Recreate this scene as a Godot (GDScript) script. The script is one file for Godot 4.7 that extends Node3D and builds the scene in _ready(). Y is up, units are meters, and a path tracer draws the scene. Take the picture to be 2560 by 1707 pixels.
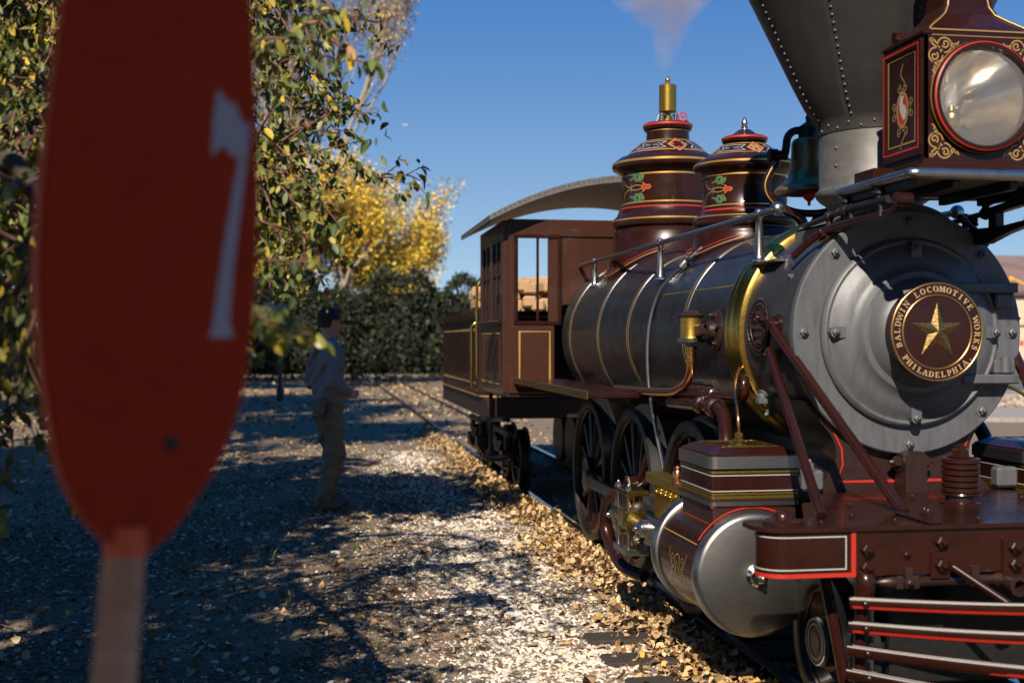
extends Node3D

var M := {}
var numbers := {}
var rng := RandomNumberGenerator.new()
var loco: Node3D
const UPV := Vector3.UP
const LZ := Basis(Vector3(1, 0, 0), Vector3(0, 0, 1), Vector3(0, -1, 0))  # lathe axis along z
const SUN_TRAVEL := Vector3(0.42, -0.80, -1.0)


# ---------------------------------------------------------------- geometry
class Geo:
	var v := PackedVector3Array()
	var n := PackedVector3Array()
	var c := PackedColorArray()
	var ix := PackedInt32Array()
	var t := Transform3D()
	var col := Color(1, 1, 1)

	func at(xf: Transform3D) -> Geo:
		t = xf
		return self

	func vert(p: Vector3, nn: Vector3) -> int:
		v.append(t * p)
		n.append((t.basis * nn).normalized())
		c.append(col)
		return v.size() - 1

	func tri(a: int, b: int, d: int) -> void:
		var cr := (v[b] - v[a]).cross(v[d] - v[a])
		if cr.dot(n[a] + n[b] + n[d]) > 0.0:
			ix.append(a); ix.append(d); ix.append(b)
		else:
			ix.append(a); ix.append(b); ix.append(d)

	func face(pts: Array, nn: Vector3) -> void:
		var f := v.size()
		for p in pts:
			vert(p, nn)
		for i in range(1, pts.size() - 1):
			tri(f, f + i, f + i + 1)

	func grid(rows: Array, norms: Array) -> void:  # rows of points with their normals
		var f := v.size()
		var w: int = rows[0].size()
		for i in rows.size():
			for j in w:
				vert(rows[i][j], norms[i][j])
		for i in rows.size() - 1:
			for j in w - 1:
				var a := f + i * w + j
				tri(a, a + 1, a + w)
				tri(a + 1, a + w + 1, a + w)

	func box(ctr: Vector3, s: Vector3, ch := 0.0) -> Geo:
		var h := s * 0.5
		ch = minf(ch, minf(h.x, minf(h.y, h.z)) * 0.9)
		for ax in 3:
			var u := (ax + 1) % 3
			var w := (ax + 2) % 3
			for sg in [-1.0, 1.0]:
				var nn := Vector3.ZERO
				nn[ax] = sg
				var pts := []
				for k in [[-1, -1], [1, -1], [1, 1], [-1, 1]]:
					var p := ctr
					p[ax] += sg * h[ax]
					p[u] += k[0] * (h[u] - ch)
					p[w] += k[1] * (h[w] - ch)
					pts.append(p)
				face(pts, nn)
			if ch > 0.0:
				for su in [-1.0, 1.0]:
					for sw in [-1.0, 1.0]:
						var nn := Vector3.ZERO
						nn[u] = su
						nn[w] = sw
						var pts := []
						for k in [[0, -1], [1, -1], [1, 1], [0, 1]]:
							var p := ctr
							p[ax] += k[1] * (h[ax] - ch)
							p[u] += su * (h[u] - (ch if k[0] == 1 else 0.0))
							p[w] += sw * (h[w] - (0.0 if k[0] == 1 else ch))
							pts.append(p)
						face(pts, nn)
		if ch > 0.0:
			for sx in [-1.0, 1.0]:
				for sy in [-1.0, 1.0]:
					for sz in [-1.0, 1.0]:
						var q := ctr + Vector3(sx * h.x, sy * h.y, sz * h.z)
						face([q - Vector3(0, sy, sz) * ch, q - Vector3(sx, 0, sz) * ch, q - Vector3(sx, sy, 0) * ch], Vector3(sx, sy, sz))
		return self

	func lathe(prof: Array, seg := 32, a0 := 0.0, a1 := TAU, crease := 38.0, inner := false) -> Geo:  # prof: [r, y] pairs, around Y
		if prof[0][1] > prof[-1][1] + 1e-6:
			prof = prof.duplicate()
			prof.reverse()
		var m := prof.size()
		var segn := []
		for i in m - 1:
			var d := Vector2(prof[i + 1][0] - prof[i][0], prof[i + 1][1] - prof[i][1])
			segn.append(Vector2(d.y, -d.x).normalized())
		var sgn := -1.0 if inner else 1.0
		var cc := cos(deg_to_rad(crease))
		for i in m - 1:
			var na: Vector2 = segn[i]
			var nb: Vector2 = segn[i]
			if i > 0 and segn[i - 1].dot(segn[i]) > cc:
				na = (segn[i - 1] + segn[i]).normalized()
			if i < m - 2 and segn[i + 1].dot(segn[i]) > cc:
				nb = (segn[i + 1] + segn[i]).normalized()
			var f := v.size()
			for j in seg + 1:
				var a := a0 + (a1 - a0) * j / seg
				var e := Vector2(cos(a), sin(a))
				vert(Vector3(e.x * prof[i][0], prof[i][1], e.y * prof[i][0]), Vector3(e.x * na.x, na.y, e.y * na.x) * sgn)
				vert(Vector3(e.x * prof[i + 1][0], prof[i + 1][1], e.y * prof[i + 1][0]), Vector3(e.x * nb.x, nb.y, e.y * nb.x) * sgn)
			for j in seg:
				var k := f + j * 2
				if prof[i + 1][0] > 1e-6:
					tri(k, k + 1, k + 3)
				if prof[i][0] > 1e-6:
					tri(k, k + 3, k + 2)
		return self

	func disc(r: float, y: float, up := 1.0, seg := 24) -> Geo:
		var f := vert(Vector3(0, y, 0), Vector3(0, up, 0))
		for j in seg + 1:
			vert(Vector3(cos(TAU * j / seg) * r, y, sin(TAU * j / seg) * r), Vector3(0, up, 0))
		for j in seg:
			tri(f, f + 1 + j, f + 2 + j)
		return self

	func cyl(r: float, y0: float, y1: float, seg := 20, ch := 0.0) -> Geo:
		if ch > 0.0:
			return lathe([[0, y0], [r - ch, y0], [r, y0 + ch], [r, y1 - ch], [r - ch, y1], [0, y1]], seg)
		return lathe([[0, y0], [r, y0], [r, y1], [0, y1]], seg)

	func ball(ctr: Vector3, r: float, seg := 16) -> Geo:
		var pr := []
		for i in seg / 2 + 1:
			var a := -PI / 2 + PI * i / (seg / 2)
			pr.append([maxf(0.0, r * cos(a)), r * sin(a)])
		var keep := t
		t = t * Transform3D(Basis(), ctr)
		lathe(pr, seg)
		t = keep
		return self

	func tube(path: Array, rad, sides := 10, caps := true) -> Geo:
		var m := path.size()
		var dirs := []
		for i in m:
			var d: Vector3 = path[mini(i + 1, m - 1)] - path[maxi(i - 1, 0)]
			dirs.append(d.normalized())
		var side: Vector3 = dirs[0].cross(Vector3.UP if absf(dirs[0].y) < 0.9 else Vector3.RIGHT).normalized()
		var f := v.size()
		for i in m:
			if i > 0:
				side = (side - dirs[i] * side.dot(dirs[i])).normalized()
			var bi: Vector3 = dirs[i].cross(side)
			var r: float = rad[i] if rad is Array else rad
			for j in sides + 1:
				var a := TAU * j / sides
				var nn: Vector3 = side * cos(a) + bi * sin(a)
				vert(path[i] + nn * r, nn)
		for i in m - 1:
			for j in sides:
				var k := f + i * (sides + 1) + j
				tri(k, k + 1, k + sides + 1)
				tri(k + 1, k + sides + 2, k + sides + 1)
		if caps:
			for e in [0, m - 1]:
				var r: float = rad[e] if rad is Array else rad
				var nn: Vector3 = dirs[e] * (-1.0 if e == 0 else 1.0)
				var b := vert(path[e], nn)
				for j in sides + 1:
					vert(v_local(f + e * (sides + 1) + j), nn)
				for j in sides:
					tri(b, b + 1 + j, b + 2 + j)
		return self

	func v_local(i: int) -> Vector3:
		return t.affine_inverse() * v[i]

	func prism(poly: PackedVector2Array, z0: float, z1: float, smooth := false) -> Geo:  # outline in xy, swept along z
		var tr := Geometry2D.triangulate_polygon(poly)
		for e in [[z0, -1.0], [z1, 1.0]]:
			var f := v.size()
			for p in poly:
				vert(Vector3(p.x, p.y, e[0]), Vector3(0, 0, e[1]))
			for i in range(0, tr.size(), 3):
				tri(f + tr[i], f + tr[i + 1], f + tr[i + 2])
		var m := poly.size()
		var cw := 1.0 if Geometry2D.is_polygon_clockwise(poly) else -1.0
		for i in m:
			var a := poly[i]
			var b := poly[(i + 1) % m]
			var d := (b - a).normalized()
			var nn := Vector2(-d.y, d.x) * cw
			var na := nn
			var nb := nn
			if smooth:
				var pd := (a - poly[(i + m - 1) % m]).normalized()
				var nd := (poly[(i + 2) % m] - b).normalized()
				if pd.dot(d) > 0.7:
					na = (nn + Vector2(-pd.y, pd.x) * cw).normalized()
				if nd.dot(d) > 0.7:
					nb = (nn + Vector2(-nd.y, nd.x) * cw).normalized()
			var f := v.size()
			vert(Vector3(a.x, a.y, z0), Vector3(na.x, na.y, 0)); vert(Vector3(b.x, b.y, z0), Vector3(nb.x, nb.y, 0))
			vert(Vector3(b.x, b.y, z1), Vector3(nb.x, nb.y, 0)); vert(Vector3(a.x, a.y, z1), Vector3(na.x, na.y, 0))
			tri(f, f + 1, f + 2)
			tri(f, f + 2, f + 3)
		return self

	func bolt(p: Vector3, dir: Vector3, r := 0.018, h := 0.018, washer := true) -> Geo:  # hexagon nut with a stud end
		var keep := t
		t = t * Transform3D(Geo.to_dir(dir), p)
		if washer:
			lathe([[r * 1.5, -0.002], [r * 1.5, h * 0.18], [r * 0.8, h * 0.2]], 14)
		for k in 6:
			var a := TAU * k / 6.0
			var b := TAU * (k + 1) / 6.0
			var m := (a + b) / 2
			var A := Vector3(cos(a) * r, 0, sin(a) * r)
			var B := Vector3(cos(b) * r, 0, sin(b) * r)
			face([A, B, B + Vector3(0, h * 0.9, 0), A + Vector3(0, h * 0.9, 0)], Vector3(cos(m), 0, sin(m)))
			face([A + Vector3(0, h * 0.9, 0), B + Vector3(0, h * 0.9, 0), B * 0.75 + Vector3(0, h, 0), A * 0.75 + Vector3(0, h, 0)], Vector3(cos(m), 1.4, sin(m)))
		disc(r * 0.75, h, 1.0, 6)
		lathe([[r * 0.5, h], [r * 0.48, h * 1.35], [r * 0.3, h * 1.55], [0, h * 1.6]], 10)
		t = keep
		return self

	static func to_dir(d: Vector3) -> Basis:
		d = d.normalized()
		if d.y < -0.9999:
			return Basis(Vector3(1, 0, 0), Vector3(0, -1, 0), Vector3(0, 0, -1))
		return Basis(Quaternion(Vector3.UP, d))

	func ribbon(pts: Array, w: float, f: Callable, closed := false) -> Geo:  # painted line: 2D points laid on a surface by f(Vector2) -> [point, normal]
		var m := pts.size()
		var s := v.size()
		for i in m:
			var a: Vector2 = pts[(i + m - 1) % m] if closed else pts[maxi(i - 1, 0)]
			var b: Vector2 = pts[(i + 1) % m] if closed else pts[mini(i + 1, m - 1)]
			var d := (b - a).normalized()
			var nn := Vector2(-d.y, d.x)
			if (i > 0 and i < m - 1) or closed:
				var d1: Vector2 = (pts[i] - a).normalized()
				var k := absf(nn.dot(Vector2(-d1.y, d1.x)))
				nn /= maxf(k, 0.5)
			for sg in [-0.5, 0.5]:
				var q: Array = f.call(pts[i] + nn * w * sg)
				vert(q[0], q[1])
		for i in (m if closed else m - 1):
			var k := s + i * 2
			var k2 := s + ((i + 1) % m) * 2
			tri(k, k + 1, k2)
			tri(k + 1, k2 + 1, k2)
		return self

	func fill(poly: Array, f: Callable) -> Geo:
		var pp := PackedVector2Array(poly)
		var tr := Geometry2D.triangulate_polygon(pp)
		var s := v.size()
		for p in pp:
			var q: Array = f.call(p)
			vert(q[0], q[1])
		for i in range(0, tr.size(), 3):
			tri(s + tr[i], s + tr[i + 1], s + tr[i + 2])
		return self

	func commit(m: Material) -> ArrayMesh:
		var a := []
		a.resize(Mesh.ARRAY_MAX)
		a[Mesh.ARRAY_VERTEX] = v
		a[Mesh.ARRAY_NORMAL] = n
		if m is BaseMaterial3D and m.vertex_color_use_as_albedo:
			a[Mesh.ARRAY_COLOR] = c
		a[Mesh.ARRAY_INDEX] = ix
		var me := ArrayMesh.new()
		me.add_surface_from_arrays(Mesh.PRIMITIVE_TRIANGLES, a)
		me.surface_set_material(0, m)
		return me


static func spiral(o: Vector2, r: float, a0: float, turns: float, k := 0.25, steps := 18) -> Array:  # from the outside in
	var out := []
	for i in steps + 1:
		var f := float(i) / steps
		var a := a0 + turns * TAU * f
		out.append(o + Vector2(cos(a), sin(a)) * r * lerpf(1.0, k, f))
	return out


static func arc(o: Vector2, r: float, a0: float, a1: float, steps := 16) -> Array:
	var out := []
	for i in steps + 1:
		var a := lerpf(a0, a1, float(i) / steps)
		out.append(o + Vector2(cos(a), sin(a)) * r)
	return out


static func curve(pts: Array, per := 6) -> Array:  # Catmull-Rom through Vector2 or Vector3 points
	var out := []
	var m := pts.size()
	for i in m - 1:
		var p0 = pts[maxi(i - 1, 0)]
		var p1 = pts[i]
		var p2 = pts[i + 1]
		var p3 = pts[mini(i + 2, m - 1)]
		for k in per:
			var t := float(k) / per
			out.append(0.5 * ((2.0 * p1) + (p2 - p0) * t + (2.0 * p0 - 5.0 * p1 + 4.0 * p2 - p3) * t * t + (3.0 * p1 - p0 - 3.0 * p2 + p3) * t * t * t))
	out.append(pts[m - 1])
	return out


# ---------------------------------------------------------------- nodes
func numbered(called: String, parent: Node) -> String:
	var key := "%d/%s" % [parent.get_instance_id(), called]
	var k: int = numbers.get(key, 0)
	numbers[key] = k + 1
	return called if k == 0 else "%s_%03d" % [called, k]


func put(called: String, mesh: Mesh, parent: Node = self, xf := Transform3D()) -> MeshInstance3D:
	var o := MeshInstance3D.new()
	o.mesh = mesh
	o.name = numbered(called, parent)
	o.transform = xf
	parent.add_child(o, true)
	return o


func obj(called: String, g: Geo, m: Material, parent: Node = self) -> MeshInstance3D:
	return put(called, g.commit(m), parent)


func tag(o: Node, label: String, category: String, group := "") -> Node:
	o.set_meta("label", label)
	o.set_meta("category", category)
	if group:
		o.set_meta("group", group)
	return o


func thing(called: String, label: String, category: String, at := Vector3.ZERO, turn := 0.0, group := "") -> Node3D:
	var o := Node3D.new()
	o.name = numbered(called, self)
	add_child(o, true)
	o.position = at
	o.rotation.y = turn
	tag(o, label, category, group)
	return o


func struct(o: Node) -> Node:
	o.set_meta("kind", "structure")
	return o


func stuff(o: Node) -> Node:
	o.set_meta("kind", "stuff")
	return o


func copies(called: String, mesh: Mesh, xfs: Array, cols: Array, parent: Node = self) -> MultiMeshInstance3D:
	var mm := MultiMesh.new()
	mm.transform_format = MultiMesh.TRANSFORM_3D
	mm.use_colors = cols.size() > 0
	mm.mesh = mesh
	mm.instance_count = xfs.size()
	for i in xfs.size():
		mm.set_instance_transform(i, xfs[i])
		if cols.size():
			mm.set_instance_color(i, cols[i])
	var o := MultiMeshInstance3D.new()
	o.multimesh = mm
	o.name = numbered(called, parent)
	parent.add_child(o, true)
	stuff(o)
	return o


# ---------------------------------------------------------------- materials
func lin(r: float, g: float, b: float, a := 1.0) -> Color:
	var c := Color(r, g, b).linear_to_srgb()
	c.a = a
	return c


func mat(called: String, c: Color, rough := 0.5, metal := 0.0, coat := 0.0) -> StandardMaterial3D:
	var m := StandardMaterial3D.new()
	m.resource_name = called
	m.albedo_color = c
	m.roughness = rough
	m.metallic = metal
	if coat > 0.0:
		m.clearcoat_enabled = true
		m.clearcoat = coat
		m.clearcoat_roughness = 0.06
	M[called] = m
	return m


func noise_tex(freq: float, ramp: Array, seed_no: int, size := 512, kind := FastNoiseLite.TYPE_SIMPLEX_SMOOTH, oct := 4) -> NoiseTexture2D:
	var n := FastNoiseLite.new()
	n.noise_type = kind
	n.frequency = freq
	n.seed = seed_no
	n.fractal_octaves = oct
	var t := NoiseTexture2D.new()
	t.width = size
	t.height = size
	t.seamless = true
	t.noise = n
	if ramp.size():
		var g := Gradient.new()
		g.offsets = PackedFloat32Array(ramp.map(func(x): return x[0]))
		g.colors = PackedColorArray(ramp.map(func(x): return x[1]))
		t.color_ramp = g
	return t


func normal_tex(freq: float, seed_no: int, strength: float, size := 512, kind := FastNoiseLite.TYPE_SIMPLEX_SMOOTH) -> NoiseTexture2D:
	var t := noise_tex(freq, [], seed_no, size, kind)
	t.as_normal_map = true
	t.bump_strength = strength
	return t


func worn(m: StandardMaterial3D, tex: Texture2D, scale: float, normal: Texture2D = null, ns := 0.3, world := false) -> void:
	m.uv1_triplanar = true
	m.uv1_world_triplanar = world
	m.uv1_scale = Vector3.ONE * scale
	if tex:
		m.albedo_texture = tex
	if normal:
		m.normal_enabled = true
		m.normal_texture = normal
		m.normal_scale = ns


func materials() -> void:
	var grey := func(a: float, b: float) -> Array: return [[0.0, Color(a, a, a)], [0.45, Color((a + b) / 2, (a + b) / 2, (a + b) / 2)], [1.0, Color(b, b, b)]]
	var smudge := noise_tex(0.012, grey.call(0.88, 1.0), 5)
	var dust := noise_tex(0.02, grey.call(0.78, 1.0), 9)
	var ripple := normal_tex(0.006, 11, 1.2)
	var fine := normal_tex(0.09, 12, 2.0)
	mat("maroon", lin(0.018, 0.0047, 0.0027), 0.33, 0.0, 0.2)
	worn(M.maroon, noise_tex(0.014, [[0.0, Color(0.82, 0.82, 0.82)], [0.4, Color(0.95, 0.95, 0.95)], [0.62, Color(1, 1, 1)], [1.0, Color(1.0, 0.98, 0.95)]], 22, 512, FastNoiseLite.TYPE_SIMPLEX_SMOOTH, 6), 1.1, ripple, 0.05)
	M.maroon.metallic_specular = 0.34
	M.maroon.roughness_texture = noise_tex(0.02, grey.call(0.6, 1.0), 23)
	M.maroon.roughness = 0.36
	mat("maroon_dull", lin(0.021, 0.0072, 0.0053), 0.42)
	worn(M.maroon_dull, dust, 2.0, fine, 0.08)
	mat("gold", lin(0.55, 0.34, 0.09), 0.34, 0.75)
	mat("gold_paint", lin(0.32, 0.20, 0.065), 0.4, 0.35)
	mat("red", lin(0.31, 0.014, 0.006), 0.45, 0.0, 0.1)
	mat("green", lin(0.01, 0.11, 0.045), 0.4)
	mat("white_line", lin(0.31, 0.31, 0.29), 0.5)
	mat("brass", lin(0.50, 0.33, 0.075), 0.25, 1.0)
	worn(M.brass, dust, 3.0, ripple, 0.06)
	mat("brass_old", lin(0.40, 0.26, 0.05), 0.34, 0.9)
	worn(M.brass_old, dust, 5.0, fine, 0.12)
	mat("bell_metal", lin(0.27, 0.19, 0.085), 0.32, 0.8)
	mat("copper", lin(0.6, 0.26, 0.12), 0.25, 1.0)
	mat("steel", lin(0.42, 0.42, 0.41), 0.28, 1.0)
	worn(M.steel, smudge, 2.5, ripple, 0.06)
	mat("steel_brushed", lin(0.30, 0.29, 0.27), 0.36, 1.0)
	worn(M.steel_brushed, noise_tex(0.02, grey.call(0.9, 1.0), 28), 1.4, normal_tex(0.05, 29, 1.2), 0.1)
	M.steel_brushed.uv1_scale = Vector3(1.2, 4.0, 1.2)
	mat("chrome", lin(0.7, 0.7, 0.69), 0.1, 1.0)
	mat("graphite", lin(0.085, 0.090, 0.100), 0.5, 0.25)
	worn(M.graphite, noise_tex(0.02, [[0.0, Color(0.76, 0.74, 0.72)], [0.3, Color(0.91, 0.91, 0.91)], [0.7, Color(0.97, 0.97, 0.97)], [1.0, Color(1, 1, 1)]], 24), 1.3, fine, 0.1)
	M.graphite.uv1_scale = Vector3(2.2, 0.5, 2.2)
	mat("stack_iron", lin(0.042, 0.040, 0.038), 0.5, 0.35)
	worn(M.stack_iron, dust, 0.9, ripple, 0.3)
	mat("stack_base", lin(0.11, 0.108, 0.105), 0.5, 0.3)
	worn(M.stack_base, dust, 1.6, ripple, 0.3)
	mat("jacket", lin(0.06, 0.068, 0.083), 0.24, 0.75)
	worn(M.jacket, noise_tex(0.016, grey.call(0.7, 1.0), 25), 0.8, normal_tex(0.012, 26, 1.5), 0.22)
	M.jacket.roughness_texture = noise_tex(0.02, grey.call(0.6, 1.0), 27)
	M.jacket.roughness = 0.38
	mat("smokebox", lin(0.032, 0.033, 0.037), 0.4, 0.3)
	worn(M.smokebox, dust, 1.2, ripple, 0.25)
	M.smokebox.uv1_scale = Vector3(2.0, 0.6, 2.0)
	mat("black_iron", lin(0.012, 0.012, 0.012), 0.42, 0.2)
	worn(M.black_iron, dust, 2.0, fine, 0.1)
	mat("rail_steel", lin(0.035, 0.025, 0.02), 0.6, 0.3)
	worn(M.rail_steel, dust, 3.0, fine, 0.3)
	mat("rail_top", lin(0.45, 0.45, 0.46), 0.2, 1.0)
	mat("wood_shelf", lin(0.15, 0.13, 0.11), 0.75)
	worn(M.wood_shelf, noise_tex(0.03, grey.call(0.6, 1.0), 31), 3.0)
	mat("bowl", lin(0.86, 0.79, 0.66), 0.15, 1.0)
	worn(M.bowl, dust, 2.5, ripple, 0.4)
	var glass := mat("glass", Color(1, 1, 1, 0.06), 0.03)
	glass.transparency = BaseMaterial3D.TRANSPARENCY_ALPHA
	mat("window_glass", lin(0.03, 0.035, 0.04), 0.08)
	mat("cab_wood", lin(0.036, 0.012, 0.006), 0.3, 0.0, 0.3)
	worn(M.cab_wood, smudge, 2.0)


func _ready() -> void:
	rng.seed = 20
	# camera
	var cam := Camera3D.new()
	cam.name = "camera"
	add_child(cam)
	cam.position = Vector3(-2.56, 1.50, 4.935)
	cam.rotation = Vector3(0, -atan(486.0 / 3000.0), 0)
	var lens := CameraAttributesPhysical.new()
	lens.frustum_focal_length = 42.18
	lens.frustum_focus_distance = 6.3
	lens.frustum_near = 0.05
	lens.frustum_far = 6000.0
	lens.exposure_aperture = 2.3
	cam.attributes = lens
	cam.make_current()
	# sky
	var sky := ProceduralSkyMaterial.new()
	sky.sky_top_color = lin(0.0, 0.138, 0.515)
	sky.sky_horizon_color = lin(0.555, 0.80, 0.95)
	sky.sky_curve = 0.1
	sky.ground_bottom_color = lin(0.05, 0.042, 0.034)
	sky.ground_horizon_color = lin(0.12, 0.1, 0.085)
	sky.sun_angle_max = 8.0
	sky.sky_energy_multiplier = 0.745
	sky.ground_energy_multiplier = 0.6
	var env := Environment.new()
	env.background_mode = Environment.BG_SKY
	env.sky = Sky.new()
	env.sky.sky_material = sky
	env.tonemap_mode = Environment.TONE_MAPPER_LINEAR
	env.tonemap_exposure = 1.9
	env.sdfgi_enabled = true
	env.ssao_enabled = true
	env.ssil_enabled = true
	env.volumetric_fog_enabled = true
	env.volumetric_fog_density = 0.0
	var world := WorldEnvironment.new()
	world.name = "environment"
	world.environment = env
	add_child(world)
	# sun
	var sun := DirectionalLight3D.new()
	sun.name = "sun"
	add_child(sun)
	sun.look_at_from_position(Vector3.ZERO, SUN_TRAVEL, UPV)
	sun.light_color = Color(1.0, 0.94, 0.86)
	sun.light_energy = 1.6
	sun.light_angular_distance = 0.5
	sun.shadow_enabled = true
	materials()
	setting()
	track()
	locomotive()
	tender()
	person()
	greenery()
	litter()

	paddle()
	smoke()
	aircraft()


# ---------------------------------------------------------------- the locomotive: smokebox at z = 0, rails at y = 0, front towards +z
func plane(o: Vector3, ax: Vector3, ay: Vector3) -> Callable:
	var nn := ax.cross(ay).normalized()
	return func(p: Vector2) -> Array: return [o + ax * p.x + ay * p.y, nn]


func part(called: String, g: Geo, m: String, parent: Node = null) -> MeshInstance3D:
	return obj(called, g, M[m], parent if parent else loco)


func axial(x: float, y: float, z := 0.0) -> Transform3D:
	return Transform3D(LZ, Vector3(x, y, z))


func mv(p: Vector3) -> Transform3D:
	return Transform3D(Basis(), p)


func locomotive() -> void:
	loco = thing("steam_locomotive", "maroon and black vintage steam locomotive with brass bands, funnel stack and silver smokebox front", "locomotive")
	smokebox_and_boiler()
	smokestack()
	headlight()
	bell()
	dome_sand()
	dome_steam()
	handrail()
	for s in [-1.0, 1.0]:
		steam_chest(s)
		cylinder(s)
		motion(s)
	beam_and_pilot()
	braces()
	piping()
	frame_and_cab()


func smokebox_and_boiler() -> void:
	var Y := 1.54
	var g := Geo.new().at(axial(0, Y))
	g.lathe([[0.3, -0.60], [0.53, -0.60], [0.53, -0.012], [0.525, -0.004]], 72)
	var sb := part("smokebox", g, "smokebox")
	# plate oval on the left side with raised rim and small raised characters too worn to read
	var lf := func(p: Vector2) -> Array:  # p.x along -z from the plate centre, p.y round the barrel
		var a := p.y / 0.535
		return [Vector3(-cos(a) * 0.535, Y + 0.025 + sin(a) * 0.535, -0.385 + p.x), Vector3(-cos(a), sin(a), 0)]
	var oval := []
	for i in 40:
		oval.append(Vector2(cos(TAU * i / 40.0) * 0.126, sin(TAU * i / 40.0) * 0.129))
	g = Geo.new()
	var lift := func(h: float, p: Vector2) -> Array:
		var q: Array = lf.call(p)
		return [q[0] + q[1] * h, q[1]]
	g.fill(oval, func(p: Vector2) -> Array: return lift.call(0.006, p))
	var pl := part("builder_plate", g, "maroon_dull")
	g = Geo.new()
	for e in [[0.126, 0.129], [0.086, 0.088]]:
		var ring := []
		for i in 40:
			ring.append(Vector2(cos(TAU * i / 40.0) * e[0], sin(TAU * i / 40.0) * e[1]))
		for i in 40:
			var a: Vector2 = ring[i]
			var b: Vector2 = ring[(i + 1) % 40]
			g.tube([lift.call(0.008, a)[0], lift.call(0.008, b)[0]], 0.0045, 5, false)
	part("raised_rim", g, "maroon_dull", pl)
	g = Geo.new()
	for i in 30:
		var a := TAU * (i + 0.5) / 30.0
		var q: Array = lift.call(0.008, Vector2(cos(a) * 0.106, sin(a) * 0.109))
		g.at(Transform3D(Geo.to_dir(q[1]), q[0]))
		g.box(Vector3.ZERO, Vector3(0.011 + 0.004 * (i % 3), 0.008, 0.017), 0.002)
	for row in [[0.068, 4, 0.02], [0.038, 6, 0.022], [0.002, 9, 0.02], [-0.034, 6, 0.022], [-0.066, 4, 0.02]]:
		for k in row[1]:
			var q: Array = lift.call(0.008, Vector2((k - (row[1] - 1) / 2.0) * 0.0165, row[0]))
			g.at(Transform3D(Geo.to_dir(q[1]), q[0]))
			g.box(Vector3.ZERO, Vector3(0.02, 0.008, 0.010 + 0.002 * (k % 2)), 0.002)
	part("raised_lettering", g, "maroon_dull", pl)
	# rivets and studs on the smokebox
	g = Geo.new()
	for a in [28.0, 55.0, -38.0]:
		var d := Vector3(-cos(deg_to_rad(a)), sin(deg_to_rad(a)), 0)
		g = Geo.new()
		g.bolt(Vector3(0, Y, -0.16) + d * 0.53, d, 0.012, 0.012)
		part("stud", g, "graphite", sb)
	# silver front: outer ring, bead, dished door
	g = Geo.new().at(axial(0, Y))
	g.lathe([[0.534, -0.02], [0.534, 0.016], [0.528, 0.022], [0.40, 0.022]], 96)
	var fr := part("smokebox_front", g, "graphite")
	g = Geo.new().at(axial(0, Y))
	g.lathe([[0.415, 0.018], [0.415, 0.040], [0.408, 0.052], [0.398, 0.058], [0.386, 0.054], [0.376, 0.058], [0.355, 0.074], [0.33, 0.086], [0.306, 0.092], [0.288, 0.098], [0.274, 0.112], [0.262, 0.124], [0.250, 0.126], [0.238, 0.128], [0.228, 0.142], [0.214, 0.162], [0.19, 0.182], [0.15, 0.20], [0.10, 0.21], [0.0, 0.214]], 96, 0.0, TAU, 30.0)
	part("smokebox_door", g, "graphite", fr)
	var bm := Geo.new().bolt(Vector3.ZERO, Vector3(0, 0, 1), 0.019, 0.02).commit(M.graphite)
	for i in 8:
		var a := TAU * i / 8.0
		put("bolt", bm, fr, mv(Vector3(cos(a) * 0.489, Y + sin(a) * 0.489, 0.022)))
	for a in [90.0, 180.0, 270.0, 0.0]:
		var r := deg_to_rad(a)
		g = Geo.new().at(Transform3D(Basis(Vector3(0, 0, 1), r), Vector3(0, Y, 0)))
		var tab := PackedVector2Array([Vector2(0.325, -0.024), Vector2(0.372, -0.024), Vector2(0.389, -0.017), Vector2(0.396, 0), Vector2(0.389, 0.017), Vector2(0.372, 0.024), Vector2(0.325, 0.024)])
		g.prism(tab, 0.06, 0.092)
		part("door_clamp", g, "graphite", fr)
	for a in [90.0, 180.0, 270.0, 0.0]:
		var r := deg_to_rad(a)
		put("bolt", bm, fr, Transform3D(Basis().scaled(Vector3.ONE * 0.85), Vector3(cos(r) * 0.372, Y + sin(r) * 0.372, 0.092)))
	g = Geo.new()
	g.box(Vector3(0.325, Y + 0.195, 0.075), Vector3(0.30, 0.045, 0.055), 0.006)
	g.box(Vector3(0.425, Y + 0.14, 0.05), Vector3(0.09, 0.065, 0.06), 0.008)
	part("hinge", g, "graphite", fr)
	g = Geo.new()
	g.box(Vector3(0.345, Y - 0.205, 0.075), Vector3(0.27, 0.042, 0.055), 0.006)
	g.box(Vector3(0.425, Y - 0.152, 0.05), Vector3(0.10, 0.062, 0.06), 0.008)
	g.at(mv(Vector3(0.425, Y - 0.15, 0.075)))
	g.cyl(0.026, -0.03, 0.03, 18, 0.004)
	g.lathe([[0.02, 0.03], [0.02, 0.036], [0.014, 0.043], [0, 0.045]], 14)
	part("hinge", g, "graphite", fr)
	# number plate with the maker's lettering and a star
	var pz := 0.265
	g = Geo.new().at(axial(0, Y))
	g.lathe([[0.195, 0.19], [0.203, pz - 0.012], [0.203, pz], [0.199, pz + 0.004]], 72)
	g.disc(0.199, pz, 1.0, 72)
	var np := part("front_plate", g, "maroon")
	M.plate_gold = mat("plate_gold", lin(0.52, 0.31, 0.13), 0.3, 1.0)
	mat("letter_gold", lin(0.33, 0.22, 0.12), 0.4, 0.2)
	g = Geo.new().at(axial(0, Y, pz))
	for r in [[0.2035, 0.006], [0.1545, 0.0055]]:
		var pr := []
		for i in 9:
			var a := TAU * i / 8.0
			pr.append([r[0] + cos(a) * r[1], sin(a) * r[1]])
		g.lathe(pr, 72, 0, TAU, 50)
	part("gold_rim", g, "plate_gold", np)
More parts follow.
